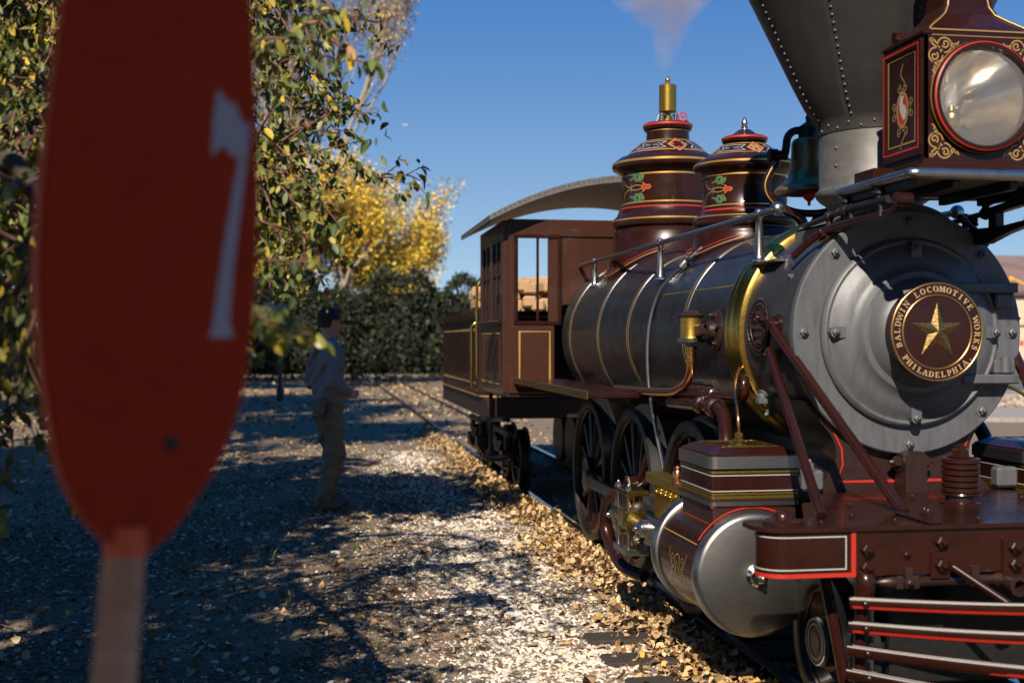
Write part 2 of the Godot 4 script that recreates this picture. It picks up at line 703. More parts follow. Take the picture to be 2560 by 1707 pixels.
	g = Geo.new().at(mv(Vector3(0.0, Y + 0.002, pz)))
	var tips := []
	for i in 10:
		var a := PI / 2 + TAU * i / 10.0
		tips.append(Vector3(cos(a), sin(a), 0) * (0.118 if i % 2 == 0 else 0.045))
	for i in 10:
		var a: Vector3 = tips[i]
		var b: Vector3 = tips[(i + 1) % 10]
		var mid := Vector3(0, 0, 0.015)
		var nn := (b - a).cross(mid - a).normalized()
		g.face([a, b, mid], nn)
	M.star = mat("star_brass", lin(0.40, 0.27, 0.10), 0.34, 1.0)
	worn(M.star, noise_tex(0.03, [[0.0, Color(0.6, 0.6, 0.6)], [1.0, Color(1, 1, 1)]], 71, 256), 8.0, normal_tex(0.04, 72, 3.0, 256), 0.4)
	part("star", g, "star", np)
	var font := SystemFont.new()
	font.font_names = PackedStringArray(["Droid Serif"])
	font.font_weight = 700
	var words := [["BALDWIN LOCOMOTIVE WORKS", 198.0, -22.0, 1.0], ["PHILADELPHIA.", 217.0, 322.0, -1.0]]
	var letters := {}
	for w in words:
		var s: String = w[0]
		for k in s.length():
			var ch := s[k]
			if ch == " ":
				continue
			var a := deg_to_rad(lerpf(w[1], w[2], float(k) / (s.length() - 1)))
			if not letters.has(ch):
				var tm := TextMesh.new()
				tm.font = font
				tm.text = ch
				tm.font_size = 64
				tm.pixel_size = 0.0245 / 46.0
				tm.depth = 0.004
				tm.curve_step = 2.0
				tm.material = M.letter_gold
				letters[ch] = tm
			var turn := a - PI / 2 if w[3] > 0 else a + PI / 2
			var rr := 0.1795
			put("letter", letters[ch], np, Transform3D(Basis(Vector3(0, 0, 1), turn), Vector3(cos(a) * rr, Y + sin(a) * rr, pz + 0.003)))
	# brass band joint and boiler jacket
	g = Geo.new().at(axial(0, Y))
	g.lathe([[0.53, -0.80], [0.552, -0.80], [0.562, -0.790], [0.566, -0.775], [0.562, -0.760], [0.553, -0.752], [0.552, -0.747], [0.560, -0.738], [0.571, -0.718], [0.575, -0.695], [0.571, -0.672], [0.560, -0.652], [0.552, -0.643], [0.553, -0.638], [0.561, -0.630], [0.564, -0.617], [0.561, -0.604], [0.550, -0.597], [0.53, -0.592]], 96, 0, TAU, 60)
	part("brass_band", g, "brass")
	g = Geo.new().at(axial(0, Y))
	g.lathe([[0.3, -4.62], [0.60, -4.62], [0.60, -3.3], [0.55, -2.75], [0.548, -0.79]], 96)
	var boil := part("boiler", g, "jacket")
	for z in [-1.50, -2.72, -3.35, -4.3]:
		var rr := 0.5 * (0.60 + 0.548) if z < -2.75 and z > -3.3 else (0.60 if z <= -3.3 else 0.549)
		g = Geo.new().at(axial(0, Y))
		g.lathe([[rr, z - 0.03], [rr + 0.004, z - 0.028], [rr + 0.004, z + 0.028], [rr, z + 0.03]], 96)
		part("band", g, "jacket", boil)
		g = Geo.new().at(axial(0, Y))
		for d in [-0.02, 0.02]:
			g.lathe([[rr + 0.0035, z + d - 0.004], [rr + 0.0055, z + d], [rr + 0.0035, z + d + 0.004]], 96)
		part("gold_line", g, "gold", boil)
	g = Geo.new()
	for s in [-1.0, 1.0]:
		for i in 62:
			var z := -0.82 - i * 0.0215
			var a := 0.455
			var p := Vector3(s * cos(a) * 0.549, Y + sin(a) * 0.549, z)
			if z < -1.47 and z > -1.53:
				continue
			g.ball(p, 0.0052, 6)
	stuff(part("brass_rivets", g, "brass", boil))
	# saddle under the smokebox
	g = Geo.new()
	var side := []
	for q in [[0.52, 0.66], [0.46, 0.80], [0.40, 0.86], [0.33, 0.95], [0.315, 1.02], [0.34, 1.09], [0.40, 1.16], [0.46, 1.24]]:
		side.append(Vector2(q[0], q[1]))
	var half: Array = curve(side, 4)
	var poly := PackedVector2Array()
	for p in half:
		poly.append(p)
	for k in range(1, 16):
		var a := -0.62 - (PI - 1.24) * k / 16.0
		poly.append(Vector2(cos(a) * 0.53, Y + sin(a) * 0.53))
	half.reverse()
	for p in half:
		poly.append(Vector2(-p.x, p.y))
	g.prism(poly, -0.42, -0.03, true)
	var sad := part("cylinder_saddle", g, "maroon_dull")
	g = Geo.new()
	var fr_map := plane(Vector3(0, 0, -0.027), Vector3.RIGHT, UPV)
	for s in [-1.0, 1.0]:
		var line := [Vector2(s * 0.035, 1.03), Vector2(s * 0.035, 0.885), Vector2(s * 0.31, 0.885), Vector2(s * 0.285, 0.96), Vector2(s * 0.29, 1.03), Vector2(s * 0.325, 1.10), Vector2(s * 0.37, 1.15)]
		g.ribbon(line, 0.008, fr_map)
	part("red_line", g, "red", sad)
	g = Geo.new()
	g.at(mv(Vector3(0, 0, 0.06)))
	g.prism(PackedVector2Array([Vector2(-0.05, 0.84), Vector2(0.05, 0.84), Vector2(0.05, 1.0), Vector2(0.035, 1.022), Vector2(-0.035, 1.022), Vector2(-0.05, 1.0)]), -0.07, 0.03)
	g.at(Transform3D()).bolt(Vector3(-0.05, 0.975, 0.045), Vector3(-1, 0, 0), 0.026, 0.035)
	g.bolt(Vector3(0.05, 0.975, 0.045), Vector3(1, 0, 0), 0.026, 0.03)
	part("frame_clamp", g, "maroon_dull")


func smokestack() -> void:
	var o := mv(Vector3(0, 0, -0.31))
	var g := Geo.new().at(o)
	g.lathe([[0.205, 1.94], [0.205, 2.10], [0.214, 2.125], [0.222, 2.135], [0.245, 2.150], [0.262, 2.168], [0.268, 2.182], [0.266, 2.195], [0.254, 2.202], [0.25, 2.21], [0.25, 2.462]], 64, 0, TAU, 45)
	var st := part("smokestack", g, "stack_base")
	g = Geo.new()  # plate flange bent over the top of the smokebox
	var rows := []
	var nr := []
	for i in 21:
		var x := -0.30 + 0.60 * i / 20.0
		var hw := sqrt(maxf(0.0, 1.0 - pow(x / 0.302, 2.0) * 0.55)) * 0.30
		var row := []
		var nrow := []
		for k in [[-1.0, 0.0], [-1.0, 0.035], [-0.93, 0.045], [0.93, 0.045], [1.0, 0.035], [1.0, 0.0]]:
			var rr: float = 0.53 + k[1]
			row.append(Vector3(x, 1.54 + sqrt(rr * rr - x * x), -0.31 + k[0] * hw))
			nrow.append(Vector3(x / rr, 1, 0) if absf(k[0]) < 0.99 else Vector3(0, 0.2, k[0]))
		rows.append(row)
		nr.append(nrow)
	g.grid(rows, nr)
	for x in [-0.30, 0.30]:
		g.box(Vector3(x * 1.0, 1.995, -0.31), Vector3(0.012, 0.05, 0.40))
	part("base_flange", g, "stack_base", st)
	g = Geo.new().at(o)
	g.lathe([[0.254, 2.455], [0.2555, 2.46], [0.2555, 2.498], [0.27, 2.525], [0.318, 2.592], [0.373, 2.70], [0.56, 3.097], [0.66, 3.305], [0.665, 3.33]], 72, 0, TAU, 40)
	g.lathe([[0.665, 3.33], [0.655, 3.35], [0.40, 3.74], [0.40, 3.84], [0.37, 3.84]], 48)
	var cone := part("stack_cone", g, "stack_iron")
	g = Geo.new().at(o)
	var pr := [[0.2555, 2.462], [0.2555, 2.498], [0.27, 2.525], [0.318, 2.592], [0.373, 2.70], [0.56, 3.097], [0.66, 3.305]]
	for s in 8:
		var gl := Geo.new().at(o)
		var a := deg_to_rad(90.0 + 3.0 + 44.5 * s)
		var dist := 0.0
		var next := 0.03
		for i in range(1, pr.size() - 1):
			var p := Vector2(pr[i][0], pr[i][1])
			var q := Vector2(pr[i + 1][0], pr[i + 1][1])
			var l := p.distance_to(q)
			while next < dist + l:
				var m := p.lerp(q, (next - dist) / l)
				g.ball(Vector3(cos(a) * m.x, m.y, sin(a) * m.x), 0.0075, 6)
				next += 0.0345
			dist += l
			var b := a + 0.012 / ((p.x + q.x) / 2)
			var b2 := b + 0.02 / ((p.x + q.x) / 2)
			gl.face([Vector3(cos(b) * (p.x + 0.002), p.y, sin(b) * (p.x + 0.002)), Vector3(cos(b) * (q.x + 0.002), q.y, sin(b) * (q.x + 0.002)), Vector3(cos(b2) * q.x, q.y, sin(b2) * q.x), Vector3(cos(b2) * p.x, p.y, sin(b2) * p.x)], Vector3(cos(b), -0.4, sin(b)))
		part("lap_seam", gl, "stack_iron", cone)
	for i in 28:
		var a := TAU * i / 28.0
		g.ball(Vector3(cos(a) * 0.257, 2.47 if i % 2 == 0 else 2.489, sin(a) * 0.257), 0.0075, 6)
	for i in 6:
		var a := TAU * (i + 0.62) / 6.0
		for y in [2.30, 2.38]:
			g.ball(Vector3(cos(a) * 0.25, y, sin(a) * 0.25), 0.0085, 8)
	stuff(part("rivets", g, "stack_base", st))


func headlight() -> void:
	var zf := 0.60
	var zb := 0.265
	var hx := 0.237
	var y0 := 2.185
	var y1 := 2.695
	var cy := 2.452
	var R := 0.207
	# shelf with steel edge, wooden underside
	var g := Geo.new()
	g.box(Vector3(0, 2.150, 0.345), Vector3(0.62, 0.008, 0.62))
	g.box(Vector3(0, 2.138, 0.345), Vector3(0.61, 0.016, 0.60))
	var sh := part("headlight_shelf", g, "wood_shelf")
	g = Geo.new()
	var edge := []
	for c in [[0.33, 0.67], [-0.33, 0.67], [-0.33, 0.02], [0.33, 0.02]]:
		for k in 5:
			var a := {0.33: 0.0, -0.33: PI / 2}[c[0]] as float
			if c[1] < 0.1:
				a = PI if c[0] < 0 else PI * 1.5
			a += PI / 2 * k / 4.0
			edge.append(Vector3(c[0] - signf(c[0]) * 0.03 + cos(a) * 0.03, 2.142, c[1] - (0.03 if c[1] > 0.1 else -0.03) + sin(a) * 0.03))
	edge.append(edge[0])
	g.tube(edge, 0.022, 12, false)
	part("steel_edge", g, "steel", sh)
	g = Geo.new()
	for x in [-0.30, -0.12, 0.12, 0.30]:
		g = Geo.new()
		g.box(Vector3(x, 2.11, 0.36), Vector3(0.035, 0.04, 0.55), 0.004)
		part("bearer", g, "black_iron", sh)
	# lamp case
	g = Geo.new()
	g.box(Vector3(0, 2.172, (zf + zb) / 2 + 0.01), Vector3(hx * 2 + 0.09, 0.016, zf - zb + 0.08), 0.004)
	g.box(Vector3(0, 2.19, (zf + zb) / 2), Vector3(hx * 2 + 0.02, 0.03, zf - zb + 0.02), 0.004)
	g.box(Vector3(-hx - 0.05, 2.178, zb + 0.02), Vector3(0.10, 0.05, 0.18), 0.003)
	for s in [-1.0, 1.0]:
		g.box(Vector3(s * (hx - 0.008), (y0 + y1) / 2 + 0.01, (zf + zb) / 2), Vector3(0.016, y1 - y0, zf - zb))
	g.box(Vector3(0, (y0 + y1) / 2, zb + 0.008), Vector3(hx * 2 - 0.034, y1 - y0 - 0.004, 0.016))
	g.box(Vector3(0, y1 - 0.006, (zf + zb) / 2), Vector3(hx * 2 - 0.034, 0.012, zf - zb - 0.04))
	# front with its round opening
	for z in [zf, zf - 0.014]:
		for i in 48:
			var a := TAU * i / 48.0
			var b := TAU * (i + 1) / 48.0
			var pts := []
			for q in [a, b]:
				pts.append(Vector3(cos(q) * R, cy + sin(q) * R, z))
			for q in [b, a]:
				var d := Vector2(cos(q), sin(q))
				var k: float = minf((hx) / maxf(absf(d.x), 1e-6), ((y1 - cy) if d.y > 0 else (cy - y0 - 0.012)) / maxf(absf(d.y), 1e-6))
				pts.append(Vector3(d.x * k, cy + d.y * k, z))
			g.face(pts, Vector3(0, 0, 1))
	for k in [[-hx, y1], [hx, y1], [-hx, y0 + 0.012], [hx, y0 + 0.012]]:  # corners of the fan
		var dx := signf(k[0]) * 0.028
		var dy := signf(k[1] - cy) * 0.028
		g.face([Vector3(k[0], k[1], zf - 0.001), Vector3(k[0] - dx * 3, k[1], zf - 0.001), Vector3(k[0], k[1] - dy * 3, zf - 0.001)], Vector3(0, 0, 1))
	# roof swept up to the chimney
	var rows := []
	var nr := []
	for k in [[0.0, 1.03], [0.012, 1.03], [0.022, 0.98], [0.045, 0.86], [0.075, 0.68], [0.105, 0.52], [0.14, 0.44], [0.19, 0.41], [0.25, 0.43], [0.33, 0.5], [0.36, 0.52]]:
		var row := []
		var w: float = hx * k[1]
		var d: float = (zf - zb) / 2 * k[1]
		var zc := (zf + zb) / 2
		for e in [[-1, 1], [1, 1], [1, -1], [-1, -1], [-1, 1]]:
			row.append(Vector3(e[0] * w, y1 + k[0], zc + e[1] * d))
		rows.append(row)
	for i in rows.size() - 1:
		for j in 4:
			var mid: Vector3 = (rows[i][j] + rows[i][j + 1]) / 2 - Vector3(0, 0, (zf + zb) / 2)
			var dn: Vector3 = (rows[i + 1][j] - rows[i][j])
			var tn: Vector3 = (rows[i][j + 1] - rows[i][j])
			var nn := dn.cross(tn).normalized()
			if nn.dot(Vector3(mid.x, 0, mid.z)) < 0:
				nn = -nn
			g.face([rows[i][j], rows[i][j + 1], rows[i + 1][j + 1], rows[i + 1][j]], nn)
	g.at(mv(Vector3(0, y1 + 0.36, (zf + zb) / 2)))
	g.lathe([[0.15, 0.0], [0.155, 0.02], [0.12, 0.05], [0.11, 0.12], [0.14, 0.15], [0, 0.2]], 24)
	g.at(Transform3D())
	g.at(mv(Vector3(-hx - 0.005, y1 + 0.05, zb + 0.09)))
	g.at(Transform3D(Basis(Vector3(0, 0, 1), PI / 2), Vector3(-0.13, y1 + 0.048, zb + 0.07))).cyl(0.022, 0.0, 0.10, 16)
	g.at(Transform3D())
	var hl := part("headlight", g, "maroon")
	# front rim, reflector, glass, lamp
	g = Geo.new().at(axial(0, cy))
	g.lathe([[R + 0.008, zf], [R + 0.012, zf + 0.022], [R + 0.006, zf + 0.036], [R - 0.006, zf + 0.042], [R - 0.014, zf + 0.040], [R - 0.016, zf + 0.03]], 64, 0, TAU, 50)
	g.lathe([[R - 0.016, zf + 0.03], [R - 0.018, zf - 0.02]], 64, 0, TAU, 40, true)
	part("lens_rim", g, "maroon", hl)
	g = Geo.new().at(axial(0, cy))
	g.lathe([[R + 0.0105, zf + 0.012], [R + 0.0138, zf + 0.017], [R + 0.0125, zf + 0.023]], 64)
	part("gold_ring", g, "gold_paint", hl)
	g = Geo.new().at(axial(0, cy))
	g.lathe([[R + 0.0062, zf + 0.0365], [R + 0.0052, zf + 0.0382], [R + 0.0012, zf + 0.0405]], 64)
	part("red_ring", g, "red", hl)
	g = Geo.new().at(axial(0, cy))
	var bowl := []
	for i in 15:
		var r := (R - 0.012) * (1.0 - i / 14.0)
		bowl.append([r, zf + 0.0 - 0.27 * (1.0 - pow(r / (R - 0.012), 2.0))])
	g.lathe(bowl, 64, 0, TAU, 50, true)
	part("reflector", g, "bowl", hl)
	g = Geo.new().at(axial(0, cy))
	g.disc(R - 0.016, zf + 0.022, 1.0, 48)
	part("lens_glass", g, "glass", hl)
	g = Geo.new().at(Transform3D(Basis().scaled(Vector3.ONE * 1.25), Vector3(-0.085, cy - 0.165, zf - 0.07)))
	g.lathe([[0.016, 0.0], [0.022, 0.012], [0.014, 0.024], [0.018, 0.04], [0.032, 0.05], [0.034, 0.066], [0.03, 0.07], [0.03, 0.085], [0.024, 0.095], [0.012, 0.10], [0.01, 0.115], [0, 0.118]], 20)
	part("oil_burner", g, "brass", hl)
	g = Geo.new().at(mv(Vector3(-0.085, cy - 0.03, zf - 0.07)))
	g.lathe([[0.016, 0.0], [0.024, 0.03], [0.02, 0.07], [0.017, 0.15]], 16)
	part("lamp_chimney", g, "glass", hl)
	# painted corner scrolls and lines on the front
	var f := plane(Vector3(0, 0, zf + 0.002), Vector3.RIGHT, UPV)
	g = Geo.new()
	for sx in [-1.0, 1.0]:
		for sy in [-1.0, 1.0]:
			var c := Vector2(sx * 0.212, cy + (0.222 if sy > 0 else -0.232))
			var mm := func(p: Vector2) -> Vector2: return c + Vector2(-sx * p.x, -sy * p.y)
			var lines := []
			lines.append(arc(Vector2(0.058, 0.022), 0.029, -3.6, 1.6, 16) )
			lines.append(arc(Vector2(0.022, 0.062), 0.029, 5.2, 0.0, 16))
			lines.append(spiral(Vector2(0.062, 0.016), 0.017, 2.6, -1.1, 0.3, 14))
			lines.append(spiral(Vector2(0.016, 0.066), 0.017, -1.0, 1.1, 0.3, 14))
			lines.append([Vector2(0.0, 0.0), Vector2(0.016, 0.004), Vector2(0.036, 0.032), Vector2(0.044, 0.05)])
			lines.append([Vector2(0.0, 0.0), Vector2(0.004, 0.016), Vector2(0.032, 0.036), Vector2(0.05, 0.044)])
			lines.append(arc(Vector2(0.004, 0.004), 0.007, 0, TAU, 8))
			lines.append(curve([Vector2(0.084, 0.008), Vector2(0.098, 0.020), Vector2(0.112, 0.016), Vector2(0.118, 0.006)], 5))
			lines.append(curve([Vector2(0.082, 0.03), Vector2(0.096, 0.028), Vector2(0.106, 0.012)], 5))
			lines.append(curve([Vector2(0.008, 0.084), Vector2(0.020, 0.098), Vector2(0.016, 0.115), Vector2(0.006, 0.124)], 5))
			lines.append(curve([Vector2(0.03, 0.082), Vector2(0.028, 0.096), Vector2(0.012, 0.108)], 5))
			for l in lines:
				g.ribbon(l.map(mm), 0.0055, f)
	for e in [0.008]:
		g.ribbon([Vector2(-hx + 0.03, y1 - 0.002), Vector2(hx - 0.03, y1 - 0.002)], 0.0065, f)
	part("gold_scrollwork", g, "gold_paint", hl)
	g = Geo.new()
	for s in [-1.0, 1.0]:  # gold line up the sweep of the roof
		var roof := [[0.018, 0.90], [0.024, 0.9], [0.045, 0.79], [0.075, 0.61], [0.105, 0.45], [0.14, 0.37], [0.19, 0.34], [0.25, 0.36]]
		var full := [1.0, 0.98, 0.86, 0.68, 0.52, 0.44, 0.41, 0.43]
		for i in roof.size() - 1:
			var A := Vector3(s * hx * roof[i][1], y1 + roof[i][0], (zf + zb) / 2 + (zf - zb) / 2 * full[i] + 0.003)
			var B := Vector3(s * hx * roof[i + 1][1], y1 + roof[i + 1][0], (zf + zb) / 2 + (zf - zb) / 2 * full[i + 1] + 0.003)
			g.tube([A, B], 0.0038, 5, false)
	g.tube([Vector3(-hx * 0.9, y1 + 0.016, zf + 0.006), Vector3(hx * 0.9, y1 + 0.016, zf + 0.006)], 0.0038, 5)
	part("gold_line", g, "gold_paint", hl)
	# left side panel: raised frame, red and gold lines, painted medallion
	for s in [-1.0, 1.0]:
		var mid := (zf + zb) / 2
		g = Geo.new()
		var X: float = s * (hx + 0.001)
		for q in [[y0 + 0.03, y1 - 0.01, 0]]:
			g.box(Vector3(X, y1 - 0.028, mid), Vector3(0.018, 0.03, zf - zb - 0.02), 0.004)
			g.box(Vector3(X, y0 + 0.065, mid), Vector3(0.018, 0.05, zf - zb - 0.02), 0.004)
			g.box(Vector3(X, (y0 + y1) / 2 + 0.01, zf - 0.032), Vector3(0.017, y1 - y0 - 0.07, 0.045), 0.004)
			g.box(Vector3(X, (y0 + y1) / 2 + 0.01, zb + 0.02), Vector3(0.017, y1 - y0 - 0.07, 0.03), 0.004)
		var sp := part("headlight_side_panel", g, "maroon")
		var fs := plane(Vector3(s * (hx + 0.0115), 0, 0), Vector3(0, 0, 1), UPV)
		g = Geo.new()
		g.ribbon([Vector2(zb + 0.02, y0 + 0.075), Vector2(zf - 0.028, y0 + 0.075), Vector2(zf - 0.028, y1 - 0.028), Vector2(zb + 0.02, y1 - 0.028)], 0.009, fs, true)
		part("red_line", g, "red", sp)
		var fp := plane(Vector3(s * (hx + 0.0025), 0, 0), Vector3(0, 0, 1), UPV)
		g = Geo.new()
		var zc := mid - 0.005
		g.ribbon([Vector2(zb + 0.045, y0 + 0.105), Vector2(zf - 0.068, y0 + 0.105), Vector2(zf - 0.068, y1 - 0.052), Vector2(zb + 0.045, y1 - 0.052)], 0.008, fp, true)
		g.ribbon(range(25).map(func(i): return Vector2(zc + cos(TAU * i / 24.0) * 0.044, 2.43 + sin(TAU * i / 24.0) * 0.068)), 0.014, fp)
		for sy in [-1.0, 1.0]:
			var base := Vector2(zc, 2.43 + sy * 0.078)
			g.ribbon(curve([base, base + Vector2(0.022, sy * 0.02), base + Vector2(0.0, sy * 0.048), base + Vector2(-0.014, sy * 0.07), base + Vector2(0.006, sy * 0.105)], 5), 0.006, fp)
			for sx in [-1.0, 1.0]:
				g.ribbon(spiral(base + Vector2(sx * 0.026, sy * 0.008), 0.018, PI / 2 * sy, sx * 1.2, 0.3, 16), 0.005, fp)
		for sx in [-1.0, 1.0]:
			for sy in [-1.0, 1.0]:
				g.ribbon(spiral(Vector2(zc + sx * 0.072, 2.43 + sy * 0.022), 0.018, -PI / 2 * sy, -sx * sy * 1.3, 0.3, 16), 0.005, fp)
		part("gold_scrollwork", g, "gold_paint", sp)
		g = Geo.new()
		g.fill(range(24).map(func(i): return Vector2(zc + cos(TAU * i / 24.0) * 0.037, 2.43 + sin(TAU * i / 24.0) * 0.061)), plane(Vector3(s * (hx + 0.0018), 0, 0), Vector3(0, 0, 1), UPV))
		part("medallion", g, "red", sp)
		g = Geo.new()
		g.fill([Vector2(zc - 0.012, 2.488), Vector2(zc + 0.010, 2.484), Vector2(zc + 0.002, 2.462), Vector2(zc + 0.006, 2.45), Vector2(zc + 0.024, 2.444), Vector2(zc + 0.034, 2.42), Vector2(zc + 0.026, 2.395), Vector2(zc + 0.012, 2.385), Vector2(zc - 0.004, 2.40), Vector2(zc - 0.022, 2.43), Vector2(zc - 0.024, 2.462)], fp)
		part("white_emblem", g, "white_line", sp)
	# brackets from the smokebox to the shelf, with slots
	for s in [-1.0, 1.0]:
		g = Geo.new()
		var T := Transform3D(Basis(Vector3(0, 0, 1), Vector3(0, 1, 0), Vector3(-1, 0, 0)), Vector3(s * 0.325, 0, 0))  # outline x -> z, y -> y
		g.at(T)
		var w := 0.018
		var bars := [
			[[-0.21, 2.0], [-0.10, 1.955], [0.05, 1.925], [0.12, 1.925], [0.26, 1.955], [0.48, 1.985], [0.565, 2.0], [0.60, 2.03], [0.60, 2.075], [0.575, 2.075], [0.55, 2.04], [0.47, 2.012], [0.42, 2.0], [0.22, 1.99], [0.10, 1.995], [-0.05, 2.0], [-0.17, 2.03]],
			[[0.14, 1.98], [0.20, 1.98], [0.20, 2.05], [0.42, 2.065], [0.56, 2.075], [0.60, 2.10], [0.40, 2.10], [0.10, 2.075], [0.10, 2.05], [0.14, 2.045]],
			[[0.40, 1.99], [0.46, 2.0], [0.46, 2.075], [0.42, 2.075]],
		]
		for b in (bars if s > 0 else []):
			g.prism(PackedVector2Array(b.map(func(q): return Vector2(q[0], q[1]))), -w, w)
		g.at(Transform3D())
		if s < 0:
			for dy in [0.0, 0.013]:
				g.tube(curve([Vector3(-0.47, 1.872 + dy, -0.14), Vector3(-0.41, 1.943 + dy, -0.07), Vector3(-0.365, 1.982 + dy, 0.03), Vector3(-0.335, 1.998 + dy, 0.22), Vector3(-0.32, 2.002 + dy, 0.44), Vector3(-0.315, 2.018 + dy, 0.535), Vector3(-0.312, 2.058 + dy, 0.585)], 6), 0.0115, 10)
			part("headlight_bracket", g, "maroon", sh)
			g = Geo.new()
			for z in [0.15, 0.42]:
				g.tube([Vector3(-0.33, 2.0, z), Vector3(-0.325, 2.06, z)], 0.012, 8)
			g.tube([Vector3(-0.325, 2.063, 0.1), Vector3(-0.322, 2.066, 0.48)], 0.018, 12)
		g.tube([Vector3(s * 0.325, 2.035, -0.35), Vector3(s * 0.325, 2.055, -0.05), Vector3(s * 0.325, 2.06, 0.1)], 0.013, 10)
		g.ball(Vector3(s * 0.325, 2.06, 0.09), 0.03, 10)
		g.ball(Vector3(s * 0.325, 2.052, -0.08), 0.026, 10)
		for z in [0.09, 0.40]:
			g.at(mv(Vector3(s * 0.325, 2.06, z)))
			g.lathe([[0.016, 0.0], [0.016, 0.03], [0.028, 0.034], [0.028, 0.044], [0.018, 0.048], [0.018, 0.06], [0.035, 0.066], [0.035, 0.075]], 14)
		g.at(mv(Vector3(s * 0.325, 1.95, -0.08)))
		g.cyl(0.014, 0.0, 0.1, 10)
		g.at(Transform3D())
		part("bracket_rod" if s < 0 else "headlight_bracket", g, "black_iron", sh)
		g = Geo.new()
		g.at(Transform3D(Basis(Vector3(0, 0, 1), PI / 2), Vector3(s * 0.325 + 0.03, 2.05, 0.60)))
		g.cyl(0.027, -0.005, 0.065, 18, 0.004)
		g.at(Transform3D())
		# foot plate bolted along the smokebox
		var st := []
		for i in 9:
			var a := lerpf(2.36, 1.98, i / 8.0)
			st.append(Vector3(s * absf(cos(a)) * 0.552, 1.54 + sin(a) * 0.552, lerpf(-0.02, 0.06, i / 8.0)))
		g.tube(st, 0.015, 8)
		part("bracket_foot", g, "maroon", sh)
		for bi in [1, 5]:
			g = Geo.new()
			g.bolt(st[bi] + Vector3(s * 0.01, 0.015, 0), Vector3(s * 0.6, 0.8, 0), 0.017, 0.02)
			part("bolt", g, "maroon", sh)


func bell() -> void:
	var o := mv(Vector3(0, 0, -1.06))
	var g := Geo.new().at(o)
	g.lathe([[0.0, 2.575], [0.06, 2.572], [0.084, 2.562], [0.092, 2.545], [0.094, 2.46], [0.10, 2.40], [0.115, 2.362], [0.14, 2.335], [0.165, 2.315], [0.181, 2.298], [0.183, 2.285], [0.176, 2.281]], 48, 0, TAU, 50)
	g.lathe([[0.176, 2.281], [0.13, 2.31], [0.09, 2.40], [0.08, 2.55], [0.0, 2.56]], 32, 0, TAU, 50, true)
	var b := part("bell", g, "bell_metal")
	g = Geo.new().at(o)
	g.tube([Vector3(0, 2.5, 0), Vector3(0, 2.29, 0)], 0.008, 8)
	g.lathe([[0, 2.215], [0.007, 2.216], [0.009, 2.238], [0.025, 2.25], [0.036, 2.268], [0.03, 2.288], [0.012, 2.3], [0, 2.3]], 20)
	part("clapper", g, "red", b)
	M.clapper_red = M.red
	g = Geo.new().at(o)
	for s in [-1.0, 1.0]:
		g.tube(curve([Vector3(s * 0.19, 2.478, 0), Vector3(s * 0.14, 2.48, 0), Vector3(s * 0.128, 2.52, 0), Vector3(s * 0.118, 2.575, 0), Vector3(s * 0.08, 2.608, 0), Vector3(0, 2.612, 0)], 5), 0.021, 10)
		g.at(o * Transform3D(Basis(Vector3(0, 0, 1), PI / 2), Vector3(s * 0.155 + 0.03, 2.478, 0)))
		g.cyl(0.026, 0.0, 0.06, 16)
		g.at(o)
	g.lathe([[0.055, 2.57], [0.058, 2.60], [0.045, 2.625], [0.05, 2.635], [0.03, 2.65], [0.016, 2.66], [0.02, 2.68], [0.012, 2.70], [0, 2.71]], 20)
	part("bell_yoke", g, "black_iron", b)
	g = Geo.new().at(o)
	for s in [-1.0, 1.0]:
		var path := curve([Vector3(s * 0.19, 2.49, 0), Vector3(s * 0.178, 2.44, 0), Vector3(s * 0.215, 2.385, 0), Vector3(s * 0.237, 2.325, 0), Vector3(s * 0.222, 2.265, 0), Vector3(s * 0.16, 2.205, 0), Vector3(s * 0.07, 2.165, 0), Vector3(s * 0.035, 2.12, 0), Vector3(s * 0.05, 2.07, 0)], 5)
		var rad := []
		for i in path.size():
			rad.append(lerpf(0.016, 0.03, i / float(path.size() - 1)))
		g.tube(path, rad, 10)
		g.at(o * Transform3D(Basis(Vector3(0, 0, 1), PI / 2), Vector3(s * 0.20 + 0.025, 2.478, 0)))
		g.cyl(0.033, 0.0, 0.05, 18, 0.004)
		g.at(o)
	g.tube(curve([Vector3(-0.16, 2.205, 0), Vector3(-0.06, 2.178, 0), Vector3(0.06, 2.178, 0), Vector3(0.16, 2.205, 0)], 4), 0.02, 8)
	g.box(Vector3(0, 2.088, 0), Vector3(0.2, 0.03, 0.12), 0.008)
	var stn := part("bell_stand", g, "maroon")
	g = Geo.new().at(o)
	for s in [-1.0, 1.0]:
		g.tube(curve([Vector3(s * 0.19, 2.44, 0.017), Vector3(s * 0.226, 2.385, 0.017), Vector3(s * 0.249, 2.325, 0.016), Vector3(s * 0.236, 2.262, 0.016), Vector3(s * 0.174, 2.196, 0.018)], 5), 0.004, 5)
	part("gold_line", g, "gold_paint", stn)


const VERT := Basis(Vector3(1, 0, 0), Vector3(0, 0, -1), Vector3(0, 1, 0))  # outline in x and -z, swept upwards


func rrect(hx: float, hz: float, r: float, k := 5) -> PackedVector2Array:
	var out := PackedVector2Array()
	for q in [[1, 1, 0.0], [-1, 1, PI / 2], [-1, -1, PI], [1, -1, PI * 1.5]]:
		for i in k + 1:
			var a: float = q[2] + PI / 2 * i / k
			out.append(Vector2(q[0] * (hx - r) + cos(a) * r, q[1] * (hz - r) + sin(a) * r))
	return out


